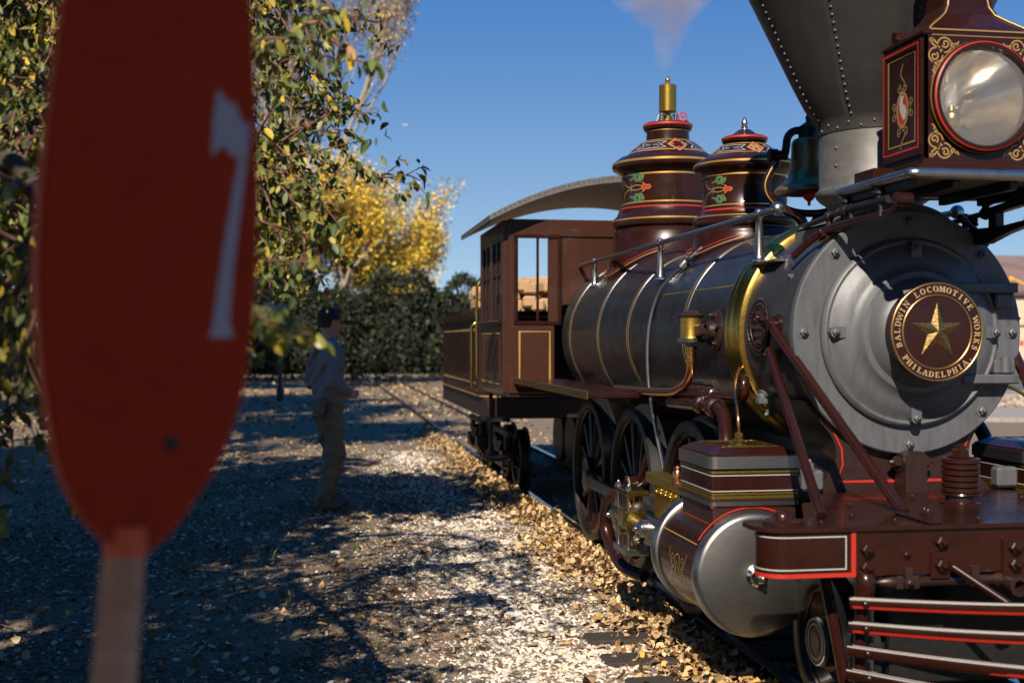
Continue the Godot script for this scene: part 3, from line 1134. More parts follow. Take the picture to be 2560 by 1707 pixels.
func turned(ctr: Vector3, prof: Array, rnom: float, lift := 0.0015) -> Callable:  # p.x metres round from the front towards +x at radius rnom, p.y the height
	return func(p: Vector2) -> Array:
		var lo := minf(prof[0][1], prof[-1][1])
		p.y = clampf(p.y, lo, lo + absf(prof[0][1] - prof[-1][1]))
		var r: float = prof[0][0]
		var nn := Vector2(1, 0)
		for i in prof.size() - 1:
			if (p.y - prof[i][1]) * (p.y - prof[i + 1][1]) <= 0.0:
				r = lerpf(prof[i][0], prof[i + 1][0], (p.y - prof[i][1]) / (prof[i + 1][1] - prof[i][1] + 1e-9))
				nn = Vector2(absf(prof[i + 1][1] - prof[i][1]), absf(prof[i + 1][0] - prof[i][0])).normalized()
				break
		var a := p.x / rnom
		var d := Vector3(sin(a), 0, cos(a))
		return [ctr + d * (r + lift * nn.x) + Vector3(0, p.y + lift * nn.y, 0), d * nn.x + Vector3(0, nn.y, 0)]


func dome_paint(dome: Node, ctr: Vector3, r: float, ymid: float, h: float, shoulder: Array, k: float) -> void:
	var body := [[r, ymid - h], [r, ymid + h]]
	var f := turned(ctr, body, r, 0.0016)
	var f2 := turned(ctr, body, r, 0.0026)
	var gold := Geo.new()
	var green := Geo.new()
	var red := Geo.new()
	for side in [-1.0, 1.0]:
		var c: float = side * r * PI / 2
		for e in [-1.0, 1.0]:
			var q := func(p: Vector2) -> Vector2: return Vector2(c + e * p.x * k, ymid + p.y * k)
			for sy in [-1.0, 1.0]:
				var leaf := spiral(Vector2(0.150, sy * 0.052), 0.027, -sy * 0.4, sy * 1.15, 0.22, 20)
				gold.ribbon(leaf.map(q), 0.0165 * k, f)
				green.ribbon(leaf.map(q), 0.0115 * k, f2)
				var tipl := curve([Vector2(0.165, sy * 0.03), Vector2(0.185, sy * 0.048), Vector2(0.192, sy * 0.07)], 5)
				gold.ribbon(tipl.map(q), 0.011 * k, f)
				green.ribbon(tipl.map(q), 0.007 * k, f2)
				var tail := curve([Vector2(0.135, sy * 0.075), Vector2(0.115, sy * 0.05), Vector2(0.09, sy * 0.046)], 5)
				gold.ribbon(tail.map(q), 0.010 * k, f)
				green.ribbon(tail.map(q), 0.0065 * k, f2)
				gold.ribbon(curve([Vector2(0.185, sy * 0.006), Vector2(0.14, sy * 0.014), Vector2(0.09, sy * 0.006), Vector2(0.04, sy * 0.025), Vector2(0.02, sy * 0.055), Vector2(0.01, sy * 0.085)], 6).map(q), 0.0045 * k, f)
			gold.ribbon([Vector2(0.105, -0.022), Vector2(0.105, 0.022)].map(q), 0.0035 * k, f)
			var fleur := [Vector2(0.180, 0.006), Vector2(0.190, 0.012), Vector2(0.184, 0.026), Vector2(0.200, 0.018), Vector2(0.208, 0.010), Vector2(0.226, 0.012), Vector2(0.238, 0.0), Vector2(0.226, -0.012), Vector2(0.208, -0.010), Vector2(0.200, -0.018), Vector2(0.184, -0.026), Vector2(0.190, -0.012), Vector2(0.180, -0.006)]
			red.fill(fleur.map(q), f)
			gold.ribbon(fleur.map(q), 0.003 * k, f2, true)
	part("gold_scrollwork", gold, "gold_paint", dome)
	part("green_scrollwork", green, "green", dome)
	# lozenges and white lines on the shoulder
	var y0: float = shoulder[0][1] + 0.012
	var y1: float = shoulder[-1][1] - 0.010
	if y0 > y1:
		y0 = shoulder[-1][1] + 0.014 * k
		y1 = shoulder[0][1] - 0.008 * k
	var rs := 0.0
	for q in shoulder:
		rs += q[0] / shoulder.size()
	f = turned(ctr, shoulder, rs, 0.002)
	f2 = turned(ctr, shoulder, rs, 0.003)
	var white := Geo.new()
	gold = Geo.new()
	var ym := (y0 + y1) / 2
	var hh := (y1 - y0) / 2
	for i in 4:
		var c: float = rs * PI / 2 * i
		var w := 0.056 * k
		for e in [-1.0, 1.0]:
			for d in [-0.45, 0.45]:
				pass
		var loz := [Vector2(c - w, ym), Vector2(c, ym + hh * 1.25), Vector2(c + w, ym), Vector2(c, ym - hh * 1.25)]
		gold.fill([loz[0], (loz[0] + loz[1]) / 2, loz[1], (loz[1] + loz[2]) / 2, loz[2], (loz[2] + loz[3]) / 2, loz[3], (loz[3] + loz[0]) / 2], f)
		for a in [-0.25, 0.25]:
			for b in [-0.25, 0.25]:
				var o := Vector2(c + (a + b) * w * 1.0, ym + (a - b) * hh * 1.25)
				var dv := 0.40
				red.fill([o + Vector2(-w * dv * 0.5, 0), o + Vector2(0, hh * dv * 0.62), o + Vector2(w * dv * 0.5, 0), o + Vector2(0, -hh * dv * 0.62)], f2)
		var l := rs * PI / 2 - 2 * w
		for yy in [ym + hh * 0.95, ym - hh * 0.95]:
			var line := []
			for j in 13:
				line.append(Vector2(c + w * 0.35 + (l + w * 1.3) * j / 12.0, yy))
			gold.ribbon(line, 0.006 * k, f)
		var frame := []
		var a0 := c + w * 1.15
		var a1 := c + w + l * 0.97
		for q in [[a0, 0.62], [a1, 0.62]]:
			pass
		var up := []
		var dn := []
		for j in 9:
			up.append(Vector2(lerpf(a0, a1, j / 8.0), ym + hh * 0.6))
			dn.append(Vector2(lerpf(a1, a0, j / 8.0), ym - hh * 0.6))
		frame = [Vector2(a0 + 0.03 * k, ym)] + up + [Vector2(a1 - 0.03 * k, ym)] + dn
		white.ribbon(frame, 0.0028 * k, f, true)
		for e in [[a0 + 0.03 * k, 1.0], [a1 - 0.03 * k, -1.0]]:
			white.ribbon([Vector2(e[0] + e[1] * 0.004 * k, ym + hh * 0.25), Vector2(e[0] + e[1] * 0.045 * k, ym), Vector2(e[0] + e[1] * 0.004 * k, ym - hh * 0.25)], 0.0024 * k, f)
	part("white_lines", white, "white_line", dome)
	part("gold_lozenges", gold, "gold_paint", dome)
	part("red_ornament", red, "red", dome)


func rings(parent: Node, ctr: Vector3, name_: String, m: String, list: Array) -> void:  # thin painted bands: [r, y0, y1]
	var g := Geo.new().at(mv(ctr))
	for q in list:
		g.lathe([[q[0] - 0.002, q[1] - 0.001], [q[0] + 0.0015, q[1]], [q[0] + 0.0015, q[2]], [q[0] - 0.002, q[2] + 0.001]], 64)
	part(name_, g, m, parent)


func dome_skirt(parent: Node, ctr: Vector3, r: float, top: float, boiler_r: float) -> void:  # flares down onto the round boiler
	var rows := []
	var nr := []
	for i in 9:
		var row := []
		var nrow := []
		var f := i / 8.0
		for j in 49:
			var a := TAU * j / 48.0
			var rr := r * (1.0 + 0.16 * f * f)
			var x := cos(a) * rr
			var yb: float = 1.54 + sqrt(maxf(0.0, boiler_r * boiler_r - x * x)) - 0.004
			row.append(ctr + Vector3(x, lerpf(top, yb, f), sin(a) * rr))
			nrow.append(Vector3(cos(a), 0.15 + 0.5 * f, sin(a)))
		rows.append(row)
		nr.append(nrow)
	var g := Geo.new()
	g.grid(rows, nr)
	var sk := part("skirt", g, "maroon", parent)
	for k in [["gold_line", 0.02, 0.009, "gold_paint"], ["red_line", 0.045, 0.006, "red"]]:
		g = Geo.new()
		for s in [-1.0, 1.0]:
			var pts := []
			for i in 24:
				var a := lerpf(0.35, PI - 0.35, i / 23.0)
				var rr := r * 1.10
				var z := cos(a) * rr
				var x: float = s * sin(a) * rr
				var yb: float = 1.54 + sqrt(boiler_r * boiler_r - x * x) + 0.012 + k[1] * 0.8
				pts.append(ctr + Vector3(x * 1.06, minf(yb, top - 0.02), z * 1.06))
			g.tube(pts, k[2] * 0.5, 5)
		part(k[0], g, k[3], parent)


func dome_sand() -> void:
	var c := Vector3(0, 0, -2.03)
	var g := Geo.new().at(mv(c))
	var sh := [[0.2555, 2.603], [0.235, 2.613], [0.2174, 2.622], [0.198, 2.640], [0.1687, 2.664], [0.145, 2.682], [0.128, 2.693]]
	var prof := [[0.0, 2.787], [0.03, 2.786], [0.0464, 2.777], [0.0658, 2.761], [0.0852, 2.747], [0.118, 2.742], [0.1277, 2.738], [0.1360, 2.730], [0.1378, 2.720], [0.134, 2.708], [0.1277, 2.701], [0.1161, 2.696], [0.128, 2.693], [0.145, 2.682], [0.1687, 2.664], [0.198, 2.640], [0.2174, 2.622], [0.235, 2.613], [0.2555, 2.603], [0.285, 2.588], [0.302, 2.571], [0.309, 2.552], [0.307, 2.540], [0.298, 2.528], [0.275, 2.515], [0.2555, 2.506], [0.2516, 2.50], [0.2516, 2.299], [0.2593, 2.289], [0.264, 2.275], [0.2671, 2.266], [0.29, 2.255], [0.303, 2.243], [0.3115, 2.23], [0.3135, 2.214], [0.3105, 2.20], [0.3058, 2.191], [0.2864, 2.183], [0.2864, 2.175], [0.297, 2.165], [0.30, 2.15]]
	g.lathe(prof, 72, 0, TAU, 42)
	var d := part("sand_dome", g, "maroon")
	dome_skirt(d, c, 0.30, 2.15, 0.549)
	g = Geo.new().at(mv(c))
	g.lathe([[0, 2.866], [0.006, 2.858], [0.012, 2.845], [0.018, 2.832], [0.0195, 2.815], [0.016, 2.806], [0.021, 2.803], [0.021, 2.798], [0.0145, 2.795], [0.014, 2.79], [0.019, 2.784]], 20, 0, TAU, 50)
	part("finial", g, "steel", d)
	rings(d, c, "gold_band", "gold", [[0.307, 2.556, 2.566], [0.2516, 2.485, 2.494], [0.2516, 2.306, 2.313], [0.303, 2.2395, 2.2455]])
	rings(d, c, "red_band", "red", [[0.1372, 2.722, 2.733], [0.2556, 2.503, 2.508], [0.2625, 2.278, 2.287]])
	dome_paint(d, c, 0.2516, 2.40, 0.1, sh, 1.0)


func dome_steam() -> void:
	var c := Vector3(0, 0, -3.65)
	var g := Geo.new().at(mv(c))
	var sh := [[0.3068, 2.864], [0.2691, 2.906], [0.2266, 2.944], [0.1747, 2.977]]
	var prof := [[0.0, 3.108], [0.1699, 3.108], [0.179, 3.10], [0.1822, 3.09], [0.180, 3.075], [0.1747, 3.06], [0.1558, 3.05], [0.1558, 3.04], [0.1605, 2.982], [0.1747, 2.977], [0.2266, 2.944], [0.2691, 2.906], [0.3068, 2.864], [0.3587, 2.850], [0.395, 2.82], [0.4126, 2.788], [0.4078, 2.768], [0.3587, 2.738], [0.3399, 2.727], [0.3399, 2.491], [0.354, 2.481], [0.36, 2.46], [0.3776, 2.42], [0.40, 2.40], [0.41, 2.37], [0.40, 2.34], [0.375, 2.33], [0.39, 2.31], [0.40, 2.29]]
	g.lathe(prof, 72, 0, TAU, 42)
	var d := part("steam_dome", g, "maroon")
	dome_skirt(d, c, 0.40, 2.29, 0.60)
	rings(d, c, "gold_band", "gold", [[0.409, 2.795, 2.81], [0.3399, 2.702, 2.714], [0.3399, 2.50, 2.51], [0.406, 2.378, 2.388], [0.1565, 3.043, 3.048]])
	rings(d, c, "red_band", "red", [[0.1815, 3.083, 3.099], [0.347, 2.731, 2.737], [0.357, 2.464, 2.474]])
	dome_paint(d, c, 0.3399, 2.61, 0.115, sh, 1.33)
	g = Geo.new().at(mv(c))
	g.lathe([[0.0, 3.466], [0.006, 3.46], [0.018, 3.442], [0.0195, 3.43], [0.013, 3.415], [0.016, 3.408], [0.012, 3.398], [0.058, 3.397], [0.064, 3.392], [0.064, 3.200], [0.06, 3.197]], 32, 0, TAU, 45)
	g.lathe([[0.064, 3.198], [0.022, 3.196], [0.022, 3.17], [0.036, 3.165], [0.036, 3.112]], 20)
	var w := part("whistle", g, "brass_old")
	g = Geo.new().at(mv(c))
	for p in [[-0.055, 0.03], [0.055, 0.02], [-0.02, -0.06]]:
		g.at(mv(c + Vector3(p[0], 0, p[1])))
		g.lathe([[0.022, 3.106], [0.022, 3.135], [0.016, 3.14], [0.016, 3.165], [0.022, 3.168], [0.022, 3.18], [0.008, 3.184], [0, 3.19]], 12)
	g.at(mv(c))
	g.tube([Vector3(-0.10, 3.11, 0.04), Vector3(-0.078, 3.17, 0.04)], 0.006, 6)
	g.tube([Vector3(-0.082, 3.172, 0.04), Vector3(-0.02, 3.165, 0.04)], 0.006, 6)
	g.tube([Vector3(0.10, 3.11, 0.05), Vector3(0.135, 3.135, 0.04), Vector3(0.14, 3.11, 0.04)], 0.006, 6)
	part("safety_valve", g, "steel", w)
	g = Geo.new()
	var ring := []
	for i in 21:
		var a := TAU * i / 20.0
		ring.append(c + Vector3(0.09 + cos(a) * 0.032, 3.152 + sin(a) * 0.032, 0.075))
	g.tube(ring, 0.005, 6, false)
	for i in 3:
		var a := TAU * i / 6.0
		g.tube([c + Vector3(0.09 + cos(a) * 0.03, 3.152 + sin(a) * 0.03, 0.075), c + Vector3(0.09 - cos(a) * 0.03, 3.152 - sin(a) * 0.03, 0.075)], 0.0035, 5)
	part("hand_wheel", g, "red", w)


func handrail() -> void:
	for s in [-1.0, 1.0]:
		var g := Geo.new()
		g.tube([Vector3(s * 0.45, 2.115, -0.38), Vector3(s * 0.45, 2.115, -4.62)], 0.0165, 14)
		var h := part("handrail", g, "steel")
		g = Geo.new()
		g.ball(Vector3(s * 0.45, 2.116, -0.37), 0.034, 20)
		part("ball_end", g, "steel", h)
		for z in [-0.605, -2.3, -4.1]:
			g = Geo.new().at(mv(Vector3(s * 0.45, 0, z)))
			var foot := 1.885 if z > -3.0 else 1.925
			g.lathe([[0.036, foot], [0.036, foot + 0.008], [0.028, foot + 0.013], [0.024, foot + 0.03], [0.019, 2.03], [0.0165, 2.09], [0.022, 2.096], [0.026, 2.115], [0.022, 2.135], [0.012, 2.142], [0, 2.144]], 20, 0, TAU, 50)
			g.ball(Vector3(0, 2.115, 0), 0.027, 14)
			part("stanchion", g, "steel", h)
		g = Geo.new()
		g.box(Vector3(s * 0.435, 1.878, -0.54), Vector3(0.07, 0.013, 0.36), 0.003)
		for z in [-0.69, -0.52, -0.40]:
			g.bolt(Vector3(s * 0.42, 1.884, z), UPV, 0.010, 0.010)
		part("bracket", g, "steel_brushed", h)


func loft(g: Geo, a: PackedVector2Array, ya: float, b: PackedVector2Array, yb: float, ctr: Vector3) -> void:
	for i in a.size():
		var j := (i + 1) % a.size()
		var A := ctr + Vector3(a[i].x, ya, a[i].y)
		var B := ctr + Vector3(a[j].x, ya, a[j].y)
		var Cc := ctr + Vector3(b[j].x, yb, b[j].y)
		var D := ctr + Vector3(b[i].x, yb, b[i].y)
		var nn := (B - A).cross(D - A).normalized()
		if nn.dot((A + B) / 2 - ctr - Vector3(0, ya, 0)) < 0:
			nn = -nn
		g.face([A, B, Cc, D], nn)


func steam_chest(s: float) -> void:
	var c := Vector3(s * 0.724, 0, -0.15)
	var hx := 0.194
	var hz := 0.22
	var slab := func(g: Geo, grow: float, y0: float, y1: float, r := 0.012) -> void:
		g.at(Transform3D(VERT, c))
		g.prism(rrect(hx + grow, hz + grow, r + maxf(grow, 0), 4), y0, y1, true)
		g.at(Transform3D())
	var g := Geo.new()
	slab.call(g, -0.006, 0.56, 0.806)
	slab.call(g, 0.012, 0.826, 0.832)
	var ch := part("steam_chest", g, "maroon_dull")
	g = Geo.new()
	slab.call(g, 0.0, 0.828, 0.966)
	part("chest_casing", g, "maroon", ch)
	g = Geo.new()
	slab.call(g, 0.008, 0.804, 0.828, 0.02)
	part("lower_steel_band", g, "steel_brushed", ch)
	g = Geo.new()
	slab.call(g, 0.014, 0.962, 1.013, 0.026)
	part("lid_band", g, "steel_brushed", ch)
	g = Geo.new()
	slab.call(g, 0.0022, 0.834, 0.846)
	slab.call(g, 0.0022, 0.850, 0.858)
	slab.call(g, 0.0022, 0.942, 0.951)
	part("gold_line", g, "brass_old", ch)
	g = Geo.new()
	slab.call(g, 0.0022, 0.8645, 0.868)
	slab.call(g, 0.0022, 0.9305, 0.934)
	part("white_line", g, "white_line", ch)
	g = Geo.new()
	var big := rrect(hx + 0.004, hz + 0.004, 0.03, 4)
	var mid := rrect(hx - 0.012, hz - 0.012, 0.03, 4)
	var small := rrect(hx - 0.045, hz - 0.045, 0.03, 4)
	loft(g, big, 1.008, big, 1.022, c)
	loft(g, big, 1.022, mid, 1.030, c)
	loft(g, mid, 1.030, small, 1.048, c)
	g.at(Transform3D(VERT, c))
	g.prism(small, 1.02, 1.0481)
	g.at(Transform3D())
	for i in 4:
		for k in 9:
			pass
	part("chest_lid", g, "maroon", ch)
	g = Geo.new()
	for i in 2:
		var q := rrect(hx - 0.06 - i * 0.04, hz - 0.06 - i * 0.04, 0.02, 3)
		var pts := []
		for p in q:
			pts.append(c + Vector3(p.x, 1.0485, p.y))
		pts.append(pts[0])
		g.tube(pts, 0.0012, 4, false)
	part("gold_tracery", g, "brass_old", ch)
	g = Geo.new().at(mv(c + Vector3(0, 0, 0.02)))
	g.lathe([[0.045, 1.047], [0.045, 1.052], [0.03, 1.058], [0.022, 1.06]], 20)
	g.at(Transform3D())
	g.bolt(c + Vector3(0, 1.056, 0.02), UPV, 0.026, 0.018, false)
	g.bolt(c + Vector3(0, 1.078, 0.02), UPV, 0.02, 0.022, false)
	var nut := part("pipe_union", g, "brass", ch)
	g = Geo.new()
	g.tube(curve([c + Vector3(0, 1.08, 0.02), c + Vector3(s * 0.002, 1.17, 0.015), c + Vector3(-s * 0.03, 1.27, -0.11), c + Vector3(-s * 0.13, 1.345, -0.36), c + Vector3(-s * 0.22, 1.385, -0.54)], 7), 0.0085, 8)
	part("oil_pipe", g, "copper" if s < 0 else "brass_old", ch)
	g = Geo.new()
	var f := plane(Vector3(s * 0.735, 0.515, hz - 0.15 - 0.003), Vector3(1, 0, 0), UPV)
	var pts := []
	for i in 20:
		var a := lerpf(0.55, PI - 0.55, i / 19.0)
		pts.append(Vector2(cos(a) * 0.281, sin(a) * 0.281))
	g.ribbon([Vector2(-0.185, 0.283), Vector2(0.17, 0.283)], 0.006, f)
	g.ribbon(pts, 0.006, f)
	var fs := plane(Vector3(s * (0.724 + hx - 0.0035), 0, 0), Vector3(0, 0, -1), UPV)
	g.ribbon([Vector2(-0.05, 0.724), Vector2(0.35, 0.724)], 0.006, fs)
	part("red_line", g, "red", ch)


func cylinder(s: float) -> void:
	var o := axial(s * 0.735, 0.515)
	var g := Geo.new().at(o)
	g.lathe([[0.25, -0.56], [0.25, 0.075]], 72)
	var cy := part("cylinder", g, "maroon")
	g = Geo.new().at(o)
	g.lathe([[0.20, -0.60], [0.255, -0.595], [0.264, -0.585], [0.266, -0.57], [0.266, -0.52], [0.258, -0.512], [0.25, -0.51]], 72, 0, TAU, 50)
	part("rear_head", g, "steel_brushed", cy)
	g = Geo.new().at(o)
	g.lathe([[0.25, 0.045], [0.260, 0.047], [0.266, 0.055], [0.267, 0.085], [0.263, 0.100], [0.254, 0.111], [0.242, 0.116], [0.06, 0.118], [0.0, 0.1182]], 96, 0, TAU, 50)
	part("front_head", g, "steel_brushed", cy)
	g = Geo.new().at(o)
	g.lathe([[0.05, 0.117], [0.047, 0.127], [0.036, 0.134], [0.034, 0.150]], 28)
	g.at(Transform3D())
	g.bolt(Vector3(s * 0.735, 0.515, 0.148), Vector3(0, 0, 1), 0.028, 0.026, false)
	g.at(o)
	g.lathe([[0.015, 0.17], [0.015, 0.188], [0.011, 0.194], [0.009, 0.208], [0, 0.211]], 18)
	part("cap_nut", g, "chrome", cy)
	# faint gold ornament on the outer side
	var f := func(p: Vector2) -> Array:
		var a := p.y / 0.25
		var d := Vector3(s * cos(a), sin(a), 0)
		return [Vector3(s * 0.735, 0.515, p.x) + d * 0.2514, d]
	g = Geo.new()
	var c := Vector2(-0.20, -0.02)
	for e in [-1.0, 1.0]:
		for sy in [-1.0, 1.0]:
			g.ribbon(curve([c + Vector2(0, sy * 0.065), c + Vector2(e * 0.03, sy * 0.05), c + Vector2(e * 0.035, sy * 0.02), c + Vector2(e * 0.02, 0)], 5), 0.006, f)
			g.ribbon(spiral(c + Vector2(e * 0.07, sy * 0.04), 0.022, -PI / 2 * sy, e * sy * 1.2, 0.25, 14), 0.004, f)
			g.ribbon(curve([c + Vector2(e * 0.05, sy * 0.005), c + Vector2(e * 0.085, sy * 0.012), c + Vector2(e * 0.11, sy * 0.045), c + Vector2(e * 0.125, sy * 0.08)], 5), 0.005, f)
		g.ribbon(range(13).map(func(i): return c + Vector2(cos(TAU * i / 12.0) * 0.018, sin(TAU * i / 12.0) * 0.03)), 0.009, f)
	for y in [0.12]:
		g.ribbon([Vector2(-0.5, y), Vector2(-0.25, y), Vector2(0.0, y)], 0.006, f)
	part("gold_scrollwork", g, "gold_paint", cy)


func wheel(called: String, x: float, y: float, z: float, r: float, spokes: int, s: float) -> MeshInstance3D:
	var T := Transform3D(Basis(Vector3(0, 1, 0), Vector3(s, 0, 0), Vector3(0, 0, s)) if s > 0 else Basis(Vector3(0, -1, 0), Vector3(-1, 0, 0), Vector3(0, 0, -1)), Vector3(x, y, z))  # lathe axis outwards
	var g := Geo.new().at(T)
	g.lathe([[r - 0.075, -0.05], [r + 0.025, -0.05], [r + 0.025, -0.025], [r, -0.012], [r - 0.002, 0.06], [r - 0.012, 0.066], [r - 0.055, 0.066], [r - 0.06, 0.058]], 64)
	g.lathe([[r - 0.06, 0.058], [r - 0.075, -0.05]], 64, 0, TAU, 40, true)
	var w := part(called, g, "black_iron")
	g = Geo.new().at(T)
	g.lathe([[r - 0.058, -0.045], [r - 0.058, 0.045], [r - 0.085, 0.048], [r - 0.09, 0.04]], 64)
	if spokes > 0:
		for i in spokes:
			var a := TAU * i / spokes
			g.tube([Vector3(cos(a) * 0.08, 0.005, sin(a) * 0.08), Vector3(cos(a) * (r - 0.08), 0.005, sin(a) * (r - 0.08))], [0.034, 0.024], 8, false)
	else:
		g.lathe([[r - 0.085, 0.03], [r * 0.6, -0.01], [r * 0.4, 0.0], [0.12, 0.035], [0, 0.035]], 48)
	part("wheel_centre", g, "maroon", w)
	g = Geo.new().at(T)
	var hr := 0.10
	g.lathe([[hr, -0.06], [hr, 0.07], [hr - 0.01, 0.082], [0.0, 0.083]], 36)
	part("hub", g, "black_iron" if spokes == 0 else "maroon", w)
	for q in [["white_ring", 0.088, 0.094, "white_line"], ["gold_ring", 0.066, 0.075, "gold_paint"], ["red_centre", 0.0, 0.04, "maroon_dull"]]:
		g = Geo.new().at(T)
		g.lathe([[q[2], 0.0825], [q[2], 0.085], [q[1], 0.0852]], 36)
		part(q[0], g, q[3], w)
	return w


func motion(s: float) -> void:
	wheel("leading_wheel", s * 0.487, 0.285, 0.34, 0.285, 0, s)
	var zs := [-1.42, -2.66, -3.9]
	for z in zs:
		wheel("driving_wheel", s * 0.487, 0.533, z, 0.533, 13, s)
	var g := Geo.new()
	var pin := Vector3(0, -0.05, 0.24)
	g.box(Vector3(s * 0.605, 0.533 + pin.y, zs[1] + pin.z), Vector3(0.035, 0.075, zs[0] - zs[2] - 0.1), 0.006)
	for z in zs:
		g.at(Transform3D(Basis(Vector3(0, 0, 1), PI / 2), Vector3(s * 0.605 + 0.028, 0.533 + pin.y, z + pin.z)))
		g.cyl(0.075, 0.0, 0.056, 22, 0.004)
		g.at(Transform3D())
	var sr := part("side_rod", g, "steel_brushed")
	g = Geo.new()
	g.tube([Vector3(s * 0.69, 0.515, -1.15), Vector3(s * 0.69, 0.533 + pin.y, zs[1] + pin.z)], 0.035, 8)
	g.at(Transform3D(Basis(Vector3(0, 0, 1), PI / 2), Vector3(s * 0.69 + 0.032, 0.533 + pin.y, zs[1] + pin.z)))
	g.cyl(0.085, 0.0, 0.064, 22, 0.004)
	g.at(Transform3D())
	part("main_rod", g, "steel_brushed")
	g = Geo.new()
	for y in [0.40, 0.63]:
		g.box(Vector3(s * 0.735, y, -1.10), Vector3(0.06, 0.045, 0.95), 0.004)
	var gd := part("guide_bars", g, "steel_brushed")
	g = Geo.new()
	g.box(Vector3(s * 0.735, 0.515, -1.05), Vector3(0.09, 0.20, 0.26), 0.01)
	g.at(axial(s * 0.735, 0.515)).cyl(0.028, -1.0, -0.58, 14)
	part("crosshead", g, "steel_brushed", gd)
	# plate with nuts behind the cylinder, oil cup
	g = Geo.new()
	g.box(Vector3(s * 0.83, 0.695, -0.86), Vector3(0.02, 0.20, 0.44), 0.003)
	g.box(Vector3(s * 0.80, 0.79, -0.90), Vector3(0.10, 0.05, 0.62), 0.006)
	for z in [-0.72, -0.80, -0.88, -0.96]:
		g.bolt(Vector3(s * 0.84, 0.74, z), Vector3(s, 0, 0), 0.015, 0.018)
	part("guide_plate", g, "brass_old", gd)
	g = Geo.new().at(mv(Vector3(s * 0.83, 0.0, -0.70)))
	g.lathe([[0.03, 0.81], [0.03, 0.828], [0.024, 0.832], [0.024, 0.868], [0.02, 0.875], [0.022, 0.884], [0.016, 0.894], [0, 0.896]], 18)
	part("oil_cup", g, "copper", gd)
	if s < 0:
		pump()


func pump() -> void:
	var x := -0.93
	var g := Geo.new()
	g.box(Vector3(x, 0.575, -1.21), Vector3(0.11, 0.11, 0.13), 0.012)
	g.at(mv(Vector3(x, 0, -1.21)))
	g.lathe([[0.055, 0.49], [0.06, 0.50], [0.055, 0.53]], 20)
	g.at(Transform3D())
	g.box(Vector3(x, 0.716, -1.20), Vector3(0.12, 0.028, 0.28), 0.006)
	g.at(Transform3D(Basis(Vector3(0, 0, 1), PI / 2), Vector3(x + 0.01, 0.56, -1.42)))
	g.lathe([[0, 0.0], [0.105, 0.0], [0.11, 0.01], [0.11, 0.03], [0.095, 0.04], [0.04, 0.05], [0, 0.052]], 32)
	g.at(axial(x, 0.575))
	g.cyl(0.052, -1.45, -1.10, 24)
	g.at(Transform3D())
	var p := part("feed_pump", g, "brass")
	g = Geo.new().at(Transform3D(Basis(Vector3(0, 0, 1), 0.12), Vector3(x, 0.56, -1.10)))
	var dia := PackedVector2Array()
	for k in [[0.0, 0.085, 0.024], [0.0, -0.085, 0.024]]:
		pass
	for i in 7:
		var a := lerpf(0.35, PI - 0.35, i / 6.0)
		dia.append(Vector2(cos(a) * 0.026, 0.082 + sin(a) * 0.026))
	for i in 5:
		var a := lerpf(PI - 0.5, PI + 0.5, i / 4.0)
		dia.append(Vector2(cos(a) * 0.062, sin(a) * 0.062))
	for i in 7:
		var a := lerpf(PI + 0.35, TAU - 0.35, i / 6.0)
		dia.append(Vector2(cos(a) * 0.026, -0.082 + sin(a) * 0.026))
	for i in 5:
		var a := lerpf(-0.5, 0.5, i / 4.0)
		dia.append(Vector2(cos(a) * 0.062, sin(a) * 0.062))
	g.prism(dia, 0.0, 0.026)
	part("gland_flange", g, "brass", p)
	g = Geo.new()
	for y in [0.475, 0.645]:
		g.bolt(Vector3(x, y, -1.074), Vector3(0, 0, 1), 0.018, 0.022)
	g.bolt(Vector3(x - 0.042, 0.56, -1.42), Vector3(-1, 0, 0), 0.024, 0.026)
	for zz in [-1.31, -1.10]:
		g.at(mv(Vector3(x - 0.04, 0, zz))).cyl(0.010, 0.40, 0.735, 10)
		g.at(Transform3D())
		g.bolt(Vector3(x - 0.04, 0.73, zz), UPV, 0.017, 0.02)
		g.bolt(Vector3(x - 0.04, 0.395, zz), Vector3.DOWN, 0.017, 0.02)
	g.at(axial(x, 0.56)).cyl(0.03, -1.10, -0.92, 18, 0.003)
	g.at(Transform3D(Basis(Vector3(0, 0, 1), PI / 2), Vector3(x + 0.03, 0.56, -0.91)))
	g.cyl(0.045, 0.0, 0.06, 20, 0.004)
	g.at(Transform3D())
	g.box(Vector3(x + 0.02, 0.56, -0.80), Vector3(0.04, 0.075, 0.24), 0.006)
	g.box(Vector3(x + 0.08, 0.56, -0.70), Vector3(0.14, 0.075, 0.05), 0.006)
	g.bolt(Vector3(x - 0.03, 0.56, -0.91), Vector3(-1, 0, 0), 0.026, 0.026)
	g.box(Vector3(x, 0.41, -1.20), Vector3(0.13, 0.035, 0.26), 0.005)
	part("pump_rods", g, "steel", p)
	g = Geo.new().at(mv(Vector3(x, 0, -1.21)))
	g.lathe([[0.044, 0.425], [0.044, 0.49], [0.05, 0.495]], 20)
	g.lathe([[0.044, 0.62], [0.046, 0.70]], 20)
	part("valve_chamber", g, "copper", p)
	g = Geo.new()
	g.tube(curve([Vector3(x, 0.66, -1.50), Vector3(x - 0.02, 0.60, -1.62), Vector3(x - 0.02, 0.47, -1.70), Vector3(x, 0.35, -1.62), Vector3(x + 0.02, 0.27, -1.45), Vector3(x + 0.1, 0.24, -1.3)], 6), 0.034, 12)
	part("suction_pipe", g, "maroon", p)


